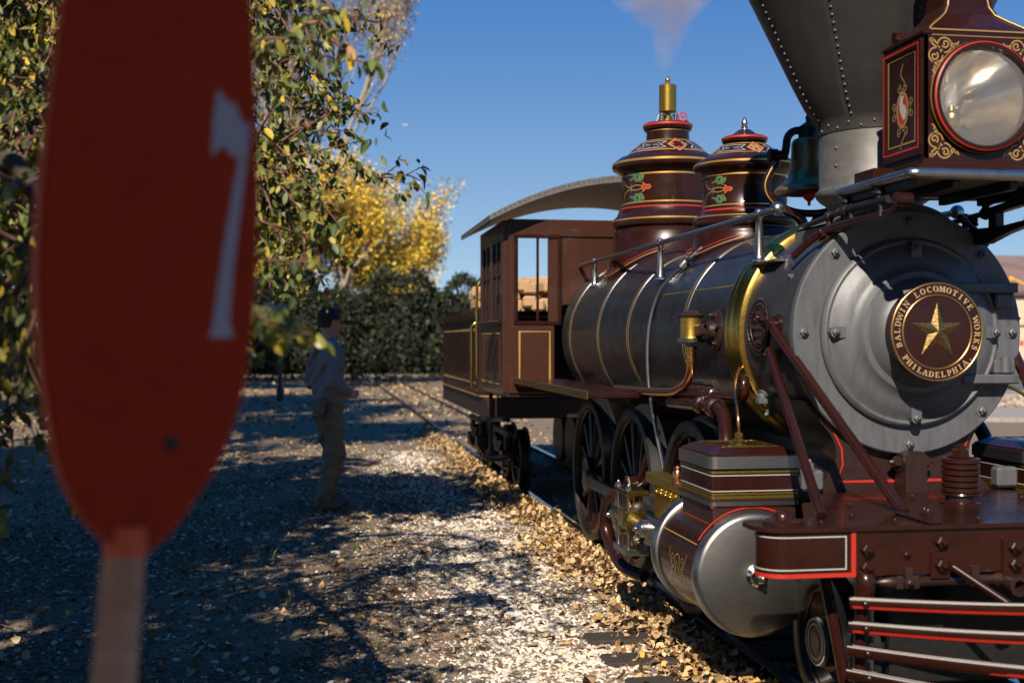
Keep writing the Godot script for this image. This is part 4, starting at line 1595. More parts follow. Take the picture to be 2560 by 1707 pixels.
func strip(g: Geo, path: Array, y0: float, y1: float, off: float) -> void:  # upright band along an outline in x, z
	for i in path.size() - 1:
		var na: Vector2 = (path[mini(i + 1, path.size() - 1)] - path[maxi(i - 1, 0)]).normalized()
		var nb: Vector2 = (path[mini(i + 2, path.size() - 1)] - path[i]).normalized()
		var a: Vector2 = path[i] + Vector2(-na.y, na.x) * off
		var b: Vector2 = path[i + 1] + Vector2(-nb.y, nb.x) * off
		var f := g.v.size()
		g.vert(Vector3(a.x, y0, a.y), Vector3(-na.y, 0, na.x)); g.vert(Vector3(b.x, y0, b.y), Vector3(-nb.y, 0, nb.x))
		g.vert(Vector3(b.x, y1, b.y), Vector3(-nb.y, 0, nb.x)); g.vert(Vector3(a.x, y1, a.y), Vector3(-na.y, 0, na.x))
		g.tri(f, f + 1, f + 2)
		g.tri(f, f + 2, f + 3)


func beam_and_pilot() -> void:
	var g := Geo.new().at(Transform3D(VERT, Vector3(0, 0, 0.865)))
	g.prism(rrect(1.02, 0.085, 0.084, 8), 0.672, 0.832, true)
	var bm := part("pilot_beam", g, "maroon")
	# deck plate with its rounded corners
	var half := [Vector2(0.0, 0.965)]
	half += arc(Vector2(0.945, 0.865), 0.10, PI / 2, 0.0, 7)
	half += [Vector2(1.045, 0.80)] + arc(Vector2(0.985, 0.80), 0.06, 0.0, -PI / 2, 4) + [Vector2(0.72, 0.735), Vector2(0.64, 0.58), Vector2(0.55, 0.32), Vector2(0.50, 0.20), Vector2(0.42, 0.05), Vector2(0, 0.05)]
	var poly := PackedVector2Array()
	for p in half:
		poly.append(Vector2(p.x, -p.y))
	half.reverse()
	for p in half.slice(1, -1):
		poly.append(Vector2(-p.x, -p.y))
	g = Geo.new().at(Transform3D(VERT, Vector3.ZERO))
	g.prism(poly, 0.833, 0.848, true)
	var dk := part("deck_plate", g, "maroon")
	var bolt := Geo.new().bolt(Vector3.ZERO, Vector3(0, 0, 1), 0.024, 0.026, false).commit(M.maroon)
	var stud := Geo.new().bolt(Vector3.ZERO, Vector3(0, 0, 1), 0.013, 0.016).commit(M.maroon)
	for s in [-1.0, 1.0]:
		for q in [[-0.645, 0.766], [-0.647, 0.704], [-0.363, 0.786], [-0.366, 0.705], [-0.083, 0.760], [-0.083, 0.700]]:
			put("bolt", bolt, bm, mv(Vector3(s * q[0], q[1], 0.951 if absf(q[0]) > 0.5 or q[1] > 0.78 else 0.958)))
		put("stud", stud, bm, mv(Vector3(s * 0.494, 0.745, 0.951)))
		g = Geo.new()
		g.box(Vector3(s * 0.366, 0.703, 0.954), Vector3(0.074, 0.098, 0.012), 0.003)
		part("washer_plate", g, "maroon", bm)
		# painted end panel
		var path := []
		for p in arc(Vector2(0.936, 0.865), 0.085, -0.6, PI / 2, 9):
			path.append(Vector2(s * p.x, p.y))
		path.append(Vector2(s * 0.70, 0.95))
		var off := -0.002 if s > 0 else 0.002
		g = Geo.new()
		strip(g, path, 0.671, 0.686, off * 1.6)
		g.box(Vector3(s * 0.694, 0.752, 0.951), Vector3(0.017, 0.165, 0.006))
		part("red_line", g, "red", bm)
		g = Geo.new()
		strip(g, path.slice(0, -1) + [Vector2(s * 0.722, 0.95)], 0.697, 0.7015, off)
		strip(g, path.slice(0, -1) + [Vector2(s * 0.722, 0.95)], 0.811, 0.8155, off)
		g.box(Vector3(s * 0.7215, 0.756, 0.951), Vector3(0.004, 0.118, 0.003))
		part("white_line", g, "white_line", bm)
		g = Geo.new().at(mv(Vector3(s * 0.92, 0, 0.86)))
		g.lathe([[0.072, 0.847], [0.072, 0.858], [0.064, 0.864], [0.036, 0.868], [0.034, 0.882], [0.028, 0.892], [0.012, 0.896], [0, 0.8965]], 28, 0, TAU, 50)
		part("pole_pocket_cap", g, "maroon", bm)
		g = Geo.new()
		for q in [[-0.30, 0.40], [-0.62, 0.78], [-0.80, 0.92], [-0.52, 0.92], [-0.20, 0.92], [-0.50, 0.50], [-0.13, 0.30]]:
			g = Geo.new()
			g.bolt(Vector3(s * q[0], 0.848, q[1]), UPV, 0.011, 0.012, false)
			part("deck_bolt", g, "maroon", dk)
	# middle casting and the pipe below the beam
	g = Geo.new()
	g.box(Vector3(0, 0.712, 0.955), Vector3(0.25, 0.165, 0.014), 0.004)
	part("draw_plate", g, "maroon", bm)
	g = Geo.new()
	g.at(Transform3D(Basis(Vector3(0, 0, 1), -PI / 2), Vector3(0, 0.643, 0.93)))
	g.lathe([[0.0, -0.60], [0.014, -0.585], [0.022, -0.555], [0.025, -0.53], [0.020, -0.52], [0.020, -0.15], [0.03, -0.14], [0.03, -0.10], [0.02, -0.09], [0.02, 0.55], [0, 0.56]], 16)
	g.at(Transform3D())
	g.box(Vector3(-0.515, 0.643, 0.93), Vector3(0.03, 0.05, 0.05), 0.006)
	g.box(Vector3(-0.455, 0.643, 0.93), Vector3(0.03, 0.05, 0.05), 0.006)
	for x in [-0.485, -0.23]:
		g.box(Vector3(x, 0.66, 0.952), Vector3(0.03, 0.075, 0.012), 0.003)
		g.bolt(Vector3(x, 0.645, 0.957), Vector3(0, 0, 1), 0.013, 0.018)
	g.at(axial(-0.11, 0.635))
	g.lathe([[0.026, 0.93], [0.026, 0.99], [0.038, 0.995], [0.038, 1.04], [0.022, 1.04]], 8)
	g.lathe([[0.022, 1.04], [0.02, 0.99], [0, 0.985]], 12, 0, TAU, 40, true)
	part("train_pipe", g, "maroon_dull", bm)
	g = Geo.new().at(mv(Vector3(0, 0, 0.45)))
	g.lathe([[0.085, 0.847], [0.085, 0.855], [0.062, 0.858], [0.060, 0.885]], 32)
	for i in 6:
		var y := 0.893 + i * 0.0235
		g.lathe([[0.055, y], [0.071, y + 0.001], [0.0745, y + 0.004], [0.0745, y + 0.018], [0.071, y + 0.021], [0.055, y + 0.022]], 36, 0, TAU, 30)
	g.lathe([[0.076, 0.884], [0.080, 0.887], [0.078, 0.892], [0.06, 0.893]], 36)
	g.at(Transform3D())
	g.bolt(Vector3(0, 1.033, 0.45), UPV, 0.036, 0.035, false)
	g.bolt(Vector3(0, 1.066, 0.45), UPV, 0.024, 0.014, false)
	part("spring_post", g, "maroon", bm)
	# pilot of curved rails
	g = Geo.new()
	for s in [-1.0, 1.0]:
		g.tube(curve([Vector3(s * 0.65, 0.69, 0.90), Vector3(s * 0.65, 0.66, 0.955), Vector3(s * 0.652, 0.60, 0.945), Vector3(s * 0.655, 0.50, 0.93), Vector3(s * 0.66, 0.30, 0.93), Vector3(s * 0.66, 0.14, 0.95)], 5), [0.03, 0.03, 0.03, 0.03, 0.03, 0.035, 0.036, 0.036, 0.036, 0.036, 0.034, 0.03, 0.028, 0.026, 0.025, 0.024, 0.024, 0.024, 0.024, 0.024, 0.024, 0.024, 0.024, 0.024, 0.024, 0.024], 12)
		g.tube([Vector3(s * 0.33, 0.70, 0.975), Vector3(s * 0.13, 0.545, 1.13)], 0.014, 10)
		g.tube([Vector3(s * 0.70, 0.66, 0.70), Vector3(s * 0.60, 0.14, 0.72)], 0.022, 10)
	g.box(Vector3(0, 0.16, 0.95), Vector3(1.34, 0.05, 0.05), 0.006)
	g.tube([Vector3(0, 0.62, 1.10), Vector3(0, 0.14, 1.80)], 0.022, 8)
	var pf := part("pilot_frame", g, "maroon")
	g = Geo.new()
	for s in [-1.0, 1.0]:
		g.at(mv(Vector3(s * 0.60, 0, 0.88))).cyl(0.016, 0.16, 0.66, 14)
		g.at(mv(Vector3(s * 0.59, 0, 0.88))).cyl(0.022, 0.42, 0.46, 14)
	part("safety_chain_rod", g, "steel", pf)
	var tops := [[0.605, 1.175], [0.520, 1.25], [0.437, 1.41], [0.354, 1.55], [0.270, 1.69], [0.187, 1.82]]
	for t in tops:
		var path := []
		for i in 33:
			var x := lerpf(-0.71, 0.71, i / 32.0)
			path.append(Vector2(x, 0.955 + (t[1] - 0.955) * (1.0 - pow(absf(x) / 0.71, 1.5))))
		g = Geo.new()
		var y: float = t[0]
		var sec := [[0.0, 0.0], [0.020, -0.004], [0.024, -0.012], [0.022, -0.030], [0.018, -0.040], [0.004, -0.046], [-0.012, -0.042], [-0.014, -0.006], [0.0, 0.0]]
		var rows := []
		var nr := []
		for i in path.size():
			var d: Vector2 = (path[mini(i + 1, 32)] - path[maxi(i - 1, 0)]).normalized()
			var nn := Vector2(-d.y, d.x)
			var row := []
			var nrow := []
			for k in sec.size():
				var q: Vector2 = path[i] + nn * sec[k][0]
				row.append(Vector3(q.x, y + sec[k][1], q.y))
				var e: Array = sec[mini(k + 1, sec.size() - 1)]
				var b: Array = sec[maxi(k - 1, 0)]
				var td := Vector2(e[0] - b[0], e[1] - b[1]).normalized()
				var n2 := Vector2(-td.y, td.x)
				nrow.append(Vector3(nn.x * n2.x, n2.y, nn.y * n2.x))
			rows.append(row)
			nr.append(nrow)
		g.grid(rows, nr)
		for e in [0, 32]:
			g.face(rows[e].slice(0, -1), Vector3(-1 if e == 0 else 1, 0, 0))
		var sl := part("pilot_rail", g, "maroon")
		g = Geo.new()
		strip(g, path, y - 0.0070, y - 0.0025, 0.0258)
		for i in 32:
			var A: Vector2 = path[i]
			var B: Vector2 = path[i + 1]
			g.face([Vector3(A.x, y - 0.0005, A.y + 0.0195), Vector3(B.x, y - 0.0005, B.y + 0.0195), Vector3(B.x, y - 0.002, B.y + 0.025), Vector3(A.x, y - 0.002, A.y + 0.025)], Vector3(0, 1, 0.3))
		part("white_line", g, "white_line", sl)
		g = Geo.new()
		for i in 32:
			var A: Vector2 = path[i]
			var B: Vector2 = path[i + 1]
			g.face([Vector3(A.x, y - 0.0295, A.y + 0.0262), Vector3(B.x, y - 0.0295, B.y + 0.0262), Vector3(B.x, y - 0.0395, B.y + 0.0222), Vector3(A.x, y - 0.0395, A.y + 0.0222)], Vector3(0, -0.4, 1))
		part("red_line", g, "red", sl)
		g = Geo.new()
		for s in [-1.0, 1.0]:
			g.at(Transform3D(Geo.to_dir(Vector3(0, 0, 1)), Vector3(s * 0.672, y - 0.021, 1.0 + (t[1] - 0.955) * 0.08 - 0.012)))
			g.lathe([[0.013, -0.02], [0.012, 0.004], [0.007, 0.009], [0, 0.010]], 12)
			part("rivet", g, "maroon", sl)
			g = Geo.new()


func braces() -> void:
	for s in [-1.0, 1.0]:
		var g := Geo.new()
		g.tube([Vector3(s * 0.562, 1.585, -0.16), Vector3(s * 0.555, 1.54, -0.13), Vector3(s * 0.375, 0.872, 0.665), Vector3(s * 0.378, 0.858, 0.72)], [0.017, 0.022, 0.022, 0.017], 12)
		g.box(Vector3(s * 0.385, 0.855, 0.83), Vector3(0.055, 0.014, 0.26), 0.005)
		g.bolt(Vector3(s * 0.385, 0.86, 0.90), UPV, 0.019, 0.024, false)
		g.bolt(Vector3(s * 0.345, 0.848, 0.80), UPV, 0.021, 0.026)
		g.tube([Vector3(s * 0.565, 1.46, -0.18), Vector3(s * 0.74, 0.86, 0.785)], [0.020, 0.020], 12)
		g.at(Transform3D(Geo.to_dir(Vector3(s, 0.03, 0)), Vector3(s * 0.528, 1.575, -0.16)))
		g.cyl(0.048, -0.01, 0.02, 18, 0.004)
		g.cyl(0.026, 0.0, 0.055, 14, 0.004)
		g.at(Transform3D())
		g.bolt(Vector3(s * 0.555, 1.575, -0.21), Vector3(s, 0, 0), 0.02, 0.025)
		g.bolt(Vector3(s * 0.545, 1.44, -0.20), Vector3(s, 0, 0), 0.02, 0.025)
		g.bolt(Vector3(s * 0.60, 1.60, -0.15), Vector3(s, 0.2, 0), 0.019, 0.025)
		part("smokebox_brace", g, "maroon")


func union(g: Geo, p: Vector3, d: Vector3, r: float) -> void:
	var keep := g.t
	g.at(Transform3D(Geo.to_dir(d), p))
	g.lathe([[r, -0.03], [r * 1.35, -0.025], [r * 1.4, 0.0], [r * 1.35, 0.025], [r, 0.03]], 14)
	g.at(keep)


func piping() -> void:
	for s in [-1.0, 1.0]:
		var g := Geo.new()
		var a := curve([Vector3(s * 0.50, 1.35, -0.66), Vector3(s * 0.53, 1.30, -0.60), Vector3(s * 0.53, 1.235, -0.615), Vector3(s * 0.56, 1.225, -0.75), Vector3(s * 0.60, 1.23, -0.95), Vector3(s * 0.61, 1.22, -1.5)], 6)
		g.tube(a, 0.027, 12)
		union(g, Vector3(s * 0.585, 1.228, -0.88), Vector3(0, 0, 1), 0.028)
		union(g, Vector3(s * 0.50, 1.352, -0.66), Vector3(0, 1, -0.3), 0.03)
		var b := curve([Vector3(s * 0.62, 1.165, -1.5), Vector3(s * 0.62, 1.175, -0.95), Vector3(s * 0.63, 1.17, -0.66), Vector3(s * 0.64, 1.12, -0.56), Vector3(s * 0.66, 1.03, -0.48), Vector3(s * 0.66, 0.90, -0.44)], 6)
		g.tube(b, 0.034, 12)
		union(g, Vector3(s * 0.62, 1.175, -0.95), Vector3(0, 0, 1), 0.036)
		union(g, Vector3(s * 0.63, 1.172, -0.72), Vector3(0, 0, 1), 0.038)
		part("steam_pipe", g, "maroon")
		g = Geo.new()
		g.tube(curve([Vector3(s * 0.30, 2.06, -1.93), Vector3(s * 0.40, 1.96, -1.98), Vector3(s * 0.52, 1.80, -2.08), Vector3(s * 0.575, 1.55, -2.12), Vector3(s * 0.57, 1.2, -2.12), Vector3(s * 0.5, 0.7, -2.05)], 6), 0.012, 10)
		union(g, Vector3(s * 0.40, 1.96, -1.98), Vector3(s * 0.6, -0.7, -0.2), 0.022)
		part("sand_pipe", g, "steel")
	var g := Geo.new().at(mv(Vector3(-0.625, 0, -1.13)))
	g.lathe([[0.062, 1.515], [0.058, 1.53], [0.058, 1.63]], 28)
	var lu := part("check_valve", g, "brass_old")
	g = Geo.new().at(mv(Vector3(-0.625, 0, -1.13)))
	g.lathe([[0.05, 1.49], [0.072, 1.495], [0.074, 1.51], [0.06, 1.518]], 28)
	g.at(Transform3D()).tube([Vector3(-0.57, 1.285, -1.3), Vector3(-0.57, 1.287, -0.9)], 0.018, 12)
	part("lower_collar", g, "steel", lu)
	g = Geo.new().at(mv(Vector3(-0.625, 0, -1.13)))
	g.lathe([[0.066, 1.628], [0.07, 1.636], [0.06, 1.645], [0.03, 1.66], [0, 1.665]], 28)
	g.at(Transform3D())
	g.at(Transform3D(Geo.to_dir(Vector3(-1, 0.05, 0)), Vector3(-0.545, 1.555, -0.96)))
	g.lathe([[0.105, -0.02], [0.105, 0.004], [0.095, 0.012], [0.05, 0.016], [0.045, 0.05], [0.03, 0.06]], 24)
	g.at(Transform3D())
	for a in 5:
		g.bolt(Vector3(-0.555, 1.555 + cos(TAU * a / 5.0) * 0.08, -0.96 + sin(TAU * a / 5.0) * 0.08), Vector3(-1, 0, 0), 0.014, 0.018)
	g.box(Vector3(-0.60, 1.56, -1.04), Vector3(0.05, 0.06, 0.1), 0.01)
	part("valve_body", g, "maroon_dull", lu)
	g = Geo.new()
	g.tube(curve([Vector3(-0.625, 1.47, -1.13), Vector3(-0.625, 1.38, -1.13), Vector3(-0.63, 1.30, -1.16), Vector3(-0.65, 1.25, -1.26), Vector3(-0.66, 1.22, -1.5), Vector3(-0.68, 1.2, -2.5)], 6), 0.024, 12)
	part("copper_pipe", g, "copper", lu)
	g = Geo.new()
	for y in [1.465, 1.44, 1.40]:
		g = Geo.new()
		g.at(mv(Vector3(-0.625, y, -1.13))).cyl(0.034, -0.009, 0.009, 8, 0.002)
		part("brass_nut", g, "brass", lu)
	g = Geo.new()
	for q in [[-0.47, 1.245], [-0.43, 1.175]]:
		g.bolt(Vector3(q[0], q[1], -0.50), Vector3(-0.7, -0.5, 0.3), 0.02, 0.03)
	g.box(Vector3(-0.47, 1.22, -0.47), Vector3(0.08, 0.03, 0.05), 0.004)
	g.box(Vector3(-0.455, 0.90, 0.02), Vector3(0.10, 0.09, 0.07), 0.012)
	g.bolt(Vector3(-0.46, 0.945, 0.02), UPV, 0.022, 0.03)
	g.box(Vector3(0.455, 0.90, 0.02), Vector3(0.10, 0.09, 0.07), 0.012)
	part("frame_bolt", g, "graphite")


func frame_and_cab() -> void:
	var g := Geo.new()
	for s in [-1.0, 1.0]:
		g.box(Vector3(s * 0.36, 0.64, -2.1), Vector3(0.09, 0.10, 5.4), 0.008)
		g.box(Vector3(s * 0.36, 0.42, -2.66), Vector3(0.08, 0.07, 3.2), 0.008)
		for z in [-1.42, -2.66, -3.9]:
			g.box(Vector3(s * 0.36, 0.53, z), Vector3(0.10, 0.28, 0.30), 0.01)
		g.box(Vector3(s * 0.36, 0.45, 0.34), Vector3(0.09, 0.30, 0.5), 0.01)
		g.at(Transform3D(Basis(Vector3(0, 0, 1), PI / 2), Vector3(0, 0.533, 0)))
		g.at(Transform3D())
	for z in [-1.42, -2.66, -3.9]:
		g.at(Transform3D(Basis(Vector3(0, 0, 1), PI / 2), Vector3(0.45, 0.533, z))).cyl(0.07, 0, 0.9, 16)
	g.at(Transform3D(Basis(Vector3(0, 0, 1), PI / 2), Vector3(0.45, 0.285, 0.34))).cyl(0.055, 0, 0.9, 16)
	g.at(Transform3D())
	g.box(Vector3(0, 0.75, -3.9), Vector3(0.62, 0.9, 1.3), 0.03)
	g.box(Vector3(0, 0.70, 0.35), Vector3(0.62, 0.16, 0.5), 0.01)
	g.box(Vector3(0, 0.66, -0.3), Vector3(1.1, 0.3, 0.42), 0.02)
	g.box(Vector3(0, 0.80, -1.1), Vector3(0.56, 0.5, 1.5), 0.02)
	g.box(Vector3(0, 0.40, 0.66), Vector3(0.84, 0.40, 0.05), 0.01)
	g.box(Vector3(0, 0.56, 0.72), Vector3(0.5, 0.16, 0.2), 0.02)
	part("frame", g, "black_iron")
	for s in [-1.0, 1.0]:
		g = Geo.new()
		g.box(Vector3(s * 0.79, 1.18, -3.3), Vector3(0.40, 0.03, 2.7), 0.005)
		var rb := part("running_board", g, "maroon")
		g = Geo.new()
		g.box(Vector3(s * 0.995, 1.185, -3.3), Vector3(0.014, 0.05, 2.72), 0.004)
		part("brass_edge", g, "brass", rb)
	# cab: panelled sides, arched windows, overhanging roof
	var z0 := -4.65
	var z1 := -6.0
	var X := 1.06
	g = Geo.new()
	for s in [-1.0, 1.0]:
		g.box(Vector3(s * X, 1.36, (z0 + z1) / 2), Vector3(0.05, 0.56, z0 - z1), 0.006)
		for z in [z0 - 0.05, (z0 + z1) / 2, z1 + 0.05]:
			g.box(Vector3(s * X, 2.0, z), Vector3(0.048, 0.74, 0.10), 0.006)
		g.box(Vector3(s * X, 2.42, (z0 + z1) / 2), Vector3(0.05, 0.12, z0 - z1), 0.006)
		g.box(Vector3(s * 0.85, 1.36, z0), Vector3(0.38, 0.56, 0.05), 0.006)
		g.box(Vector3(s * 0.665, 2.0, z0), Vector3(0.09, 0.74, 0.048), 0.006)
		g.box(Vector3(s * 1.0, 2.0, z0), Vector3(0.08, 0.74, 0.048), 0.006)
	g.box(Vector3(0, 2.42, z0), Vector3(2.08, 0.14, 0.046), 0.006)
	g.box(Vector3(0, 2.1, z0 - 0.01), Vector3(1.28, 0.6, 0.03))
	g.box(Vector3(0, 1.08, (z0 + z1) / 2), Vector3(2.1, 0.06, z0 - z1), 0.006)
	var cab := part("cab", g, "cab_wood")
	g = Geo.new().at(mv(Vector3(0, 0, 0)))
	var roof := PackedVector2Array()
	for i in 25:
		var x := lerpf(-1.22, 1.22, i / 24.0)
		roof.append(Vector2(x, 2.50 + 0.34 * (1.0 - pow(x / 1.22, 2.0))))
	for i in 25:
		var x := lerpf(1.22, -1.22, i / 24.0)
		roof.append(Vector2(x, 2.455 + 0.33 * (1.0 - pow(x / 1.22, 2.0))))
	g.prism(roof, z1 - 0.35, z0 + 0.22, true)
	part("cab_roof", g, "stack_base", cab)
	for s in [-1.0, 1.0]:
		for z in [lerpf(z0, z1, 0.27), lerpf(z0, z1, 0.73)]:
			g = Geo.new()
			g.box(Vector3(s * X, 2.0, z), Vector3(0.008, 0.72, 0.52))
			var w := part("cab_window", g, "window_glass")
			g = Geo.new()
			g.box(Vector3(s * X, 2.0, z), Vector3(0.034, 0.72, 0.026), 0.004)
			g.box(Vector3(s * X, 2.05, z), Vector3(0.032, 0.024, 0.54), 0.004)
			for e in [-1.0, 1.0]:
				g.box(Vector3(s * X, 2.0, z + e * 0.25), Vector3(0.036, 0.72, 0.035), 0.004)
				g.box(Vector3(s * X, 2.0 + e * 0.345, z), Vector3(0.035, 0.035, 0.52), 0.004)
			part("glazing_bar", g, "maroon", w)
		g = Geo.new()
		var fs := plane(Vector3(s * (X + 0.0275), 0, 0), Vector3(0, 0, 1), UPV)
		g.ribbon([Vector2(z1 + 0.12, 1.15), Vector2(z0 - 0.12, 1.15), Vector2(z0 - 0.12, 1.57), Vector2(z1 + 0.12, 1.57)], 0.012, fs, true)
		part("gold_line", g, "gold_paint", cab)
		for k in 9:  # upright boards of the cab side
			g = Geo.new()
			g.box(Vector3(s * (X + 0.024), 1.36, lerpf(z0 - 0.2, z1 + 0.2, k / 8.0)), Vector3(0.012, 0.36, 0.112), 0.005)
			part("board", g, "cab_wood", cab)
		g = Geo.new()
		g.box(Vector3(s * (X + 0.02), 1.655, (z0 + z1) / 2), Vector3(0.09, 0.035, z0 - z1 - 0.04), 0.008)
		part("arm_rest", g, "maroon", cab)
		g = Geo.new()
		g.tube([Vector3(s * (X + 0.05), 1.15, z1 + 0.03), Vector3(s * (X + 0.06), 1.2, z1 + 0.03), Vector3(s * (X + 0.06), 2.0, z1 + 0.03), Vector3(s * (X + 0.03), 2.05, z1 + 0.03)], 0.014, 8)
		part("grab_rail", g, "brass", cab)
		for y in [0.45, 0.8]:
			g = Geo.new()
			g.box(Vector3(s * 0.98, y, -5.75), Vector3(0.22, 0.025, 0.36), 0.005)
			part("step", g, "black_iron", cab)
		g = Geo.new()
		g.box(Vector3(s * 1.0, 0.75, -5.9), Vector3(0.03, 0.62, 0.06), 0.004)
		part("step_hanger", g, "black_iron", cab)
		g = Geo.new()  # moulded front window of the cab
		for e in [[0.62, 1.0], [0.98, 1.0]]:
			g.box(Vector3(s * e[0], 2.0, z0 + 0.026), Vector3(0.03, 0.7, 0.02), 0.004)
		for y in [1.65, 2.35]:
			g.box(Vector3(s * 0.80, y, z0 + 0.026), Vector3(0.39, 0.03, 0.02), 0.004)
		g.box(Vector3(s * 0.80, 2.0, z0 + 0.02), Vector3(0.02, 0.7, 0.02), 0.004)
		part("front_window_frame", g, "maroon", cab)
	g = Geo.new()
	for i in 60:
		var x := lerpf(-1.18, 1.18, i / 59.0)
		g.ball(Vector3(x, 2.485 + 0.335 * (1.0 - pow(x / 1.22, 2.0)), z0 + 0.221), 0.007, 6)
	stuff(part("roof_rivets", g, "stack_base", cab))
	g = Geo.new()
	g.ribbon([Vector2(-0.95, 1.14), Vector2(-0.70, 1.14), Vector2(-0.70, 1.58), Vector2(-0.95, 1.58)], 0.01, plane(Vector3(0, 0, z0 + 0.027), Vector3.RIGHT, UPV), true)
	part("front_gold_line", g, "gold_paint", cab)


# ---------------------------------------------------------------- setting
func gy(x: float, z: float) -> float:  # height of the ground: the path lies a little above the foot of the track bed
	var side := smoothstep(1.15, 2.7, absf(x))
	var n := sin(x * 1.3 + z * 0.7) * 0.012 + sin(x * 0.55 - z * 0.9 + 1.0) * 0.016
	return lerpf(lerpf(-0.088, -0.06, smoothstep(-3.0, -5.0, z)), -0.01, side) + n * side


func setting() -> void:
	var cut := func(a: float, b: float) -> Array: return [[0.0, Color(a, a, a)], [1.0, Color(b, b, b)]]
	# ground
	var xs := [-3000.0, -1200.0, -500.0, -200.0, -90.0, -50.0, -32.0, -22.0, -16.0, -12.0]
	var k := -9.0
	while k < 6.0:
		xs.append(k)
		k += 0.3
	xs.append_array([7.0, 9.0, 12.0, 18.0, 28.0, 45.0, 80.0, 200.0, 500.0, 1200.0, 3000.0])
	var zs := [-4000.0, -1500.0, -600.0, -250.0, -120.0, -75.0, -50.0, -38.0, -30.0, -24.0, -20.0]
	k = -17.0
	while k < 7.0:
		zs.append(k)
		k += 0.3
	zs.append_array([8.0, 10.0, 14.0, 22.0, 40.0, 100.0, 400.0, 1500.0])
	var rows := []
	var nr := []
	for z in zs:
		var row := []
		var nrow := []
		for x in xs:
			row.append(Vector3(x, gy(x, z), z))
			nrow.append(Vector3(gy(x - 0.2, z) - gy(x + 0.2, z), 0.4, gy(x, z - 0.2) - gy(x, z + 0.2)))
		rows.append(row)
		nr.append(nrow)
	var g := Geo.new()
	g.grid(rows, nr)
	var m := mat("ground", Color(1, 1, 1), 0.95)
	var t := noise_tex(0.055, [[0.0, lin(0.045, 0.034, 0.022)], [0.25, lin(0.115, 0.085, 0.053)], [0.5, lin(0.165, 0.125, 0.079)], [0.75, lin(0.10, 0.08, 0.057)], [1.0, lin(0.27, 0.22, 0.155)]], 3, 1024, FastNoiseLite.TYPE_CELLULAR, 3)
	worn(m, t, 0.45, normal_tex(0.06, 4, 6.0, 1024, FastNoiseLite.TYPE_CELLULAR), 0.9, true)
	struct(obj("ground", g, m))
	# hills beyond the town
	var hm := mat("dry_hill", lin(0.185, 0.125, 0.105), 1.0)
	worn(hm, noise_tex(0.01, [[0.0, lin(0.55, 0.5, 0.5)], [0.5, lin(0.85, 0.8, 0.8)], [1.0, lin(1, 1, 1)]], 41, 512, FastNoiseLite.TYPE_SIMPLEX_SMOOTH, 6), 0.0022, null, 0, true)
	var fn := FastNoiseLite.new()
	fn.seed = 8
	fn.frequency = 1.1
	rows = []
	nr = []
	for i in 61:
		var row := []
		var nrow := []
		var b := deg_to_rad(lerpf(-60.0, 80.0, i / 60.0))
		var hgt := 192.0 * (0.25 + 0.75 * smoothstep(0.05, 0.52, b)) * (1.0 - 0.55 * smoothstep(0.56, 1.1, b)) + fn.get_noise_1d(b * 4.0) * 40.0
		for j in 9:
			var f := j / 8.0
			var d := 1900.0 + 900.0 * f
			var yy := hgt * pow(sin(f * PI * 0.5), 0.8) + fn.get_noise_2d(b * 14.0, f * 3.0) * 18.0 * f * (1.3 - f) - 6.0 * (1.0 - f)
			row.append(Vector3(-2.56 + sin(b) * d, yy, 4.9 - cos(b) * d))
		rows.append(row)
	for i in 61:
		var nrow := []
		for j in 9:
			var du: Vector3 = rows[mini(i + 1, 60)][j] - rows[maxi(i - 1, 0)][j]
			var dv: Vector3 = rows[i][mini(j + 1, 8)] - rows[i][maxi(j - 1, 0)]
			var nn := du.cross(dv).normalized()
			nrow.append(nn if nn.y > 0 else -nn)
		nr.append(nrow)
	g = Geo.new()
	g.grid(rows, nr)
	struct(obj("hills", g, hm))
	# street beyond the train: road, lines, stone border, pavement, laid square to each other
	var st := Transform3D(Basis(UPV, -atan(486.0 / 3000.0)), Vector3(-2.56, 0.0, 4.935))  # local -z runs away along the street's cross section
	var asphalt := mat("asphalt", lin(0.085, 0.085, 0.09), 0.9)
	worn(asphalt, noise_tex(0.05, cut.call(0.8, 1.0), 51), 0.3, null, 0, true)
	var concrete := mat("concrete", lin(0.27, 0.25, 0.22), 0.9)
	worn(concrete, noise_tex(0.03, cut.call(0.8, 1.0), 52), 0.4, null, 0, true)
	var yel := mat("yellow_paint", lin(0.4, 0.22, 0.03), 0.7)
	var wht := mat("white_paint", lin(0.5, 0.5, 0.48), 0.7)
	var sheet := func(called: String, mm: Material, r0: float, r1: float, d0: float, d1: float, y: float, th: float) -> Node:
		var gg := Geo.new().at(st)
		gg.box(Vector3((r0 + r1) / 2, y - th / 2, -(d0 + d1) / 2), Vector3(r1 - r0, th, d1 - d0), 0.0)
		return struct(obj(called, gg, mm))
	sheet.call("road", asphalt, 3.0, 260.0, 32.0, 92.0, 0.03, 0.05)
	sheet.call("road_marking", wht, 3.0, 260.0, 35.2, 35.5, 0.034, 0.03)
	sheet.call("road_marking", yel, 3.0, 260.0, 62.0, 62.5, 0.034, 0.03)
	sheet.call("road_marking", yel, 3.0, 260.0, 76.0, 76.6, 0.034, 0.03)
	sheet.call("pavement", concrete, 3.0, 260.0, 22.3, 25.6, 0.09, 0.2)
	sheet.call("kerb", concrete, 3.0, 260.0, 31.6, 31.9, 0.13, 0.3)
	var stone := stone_meshes(3, M.get("stone_mat"))
	var xf := []
	var cols := []
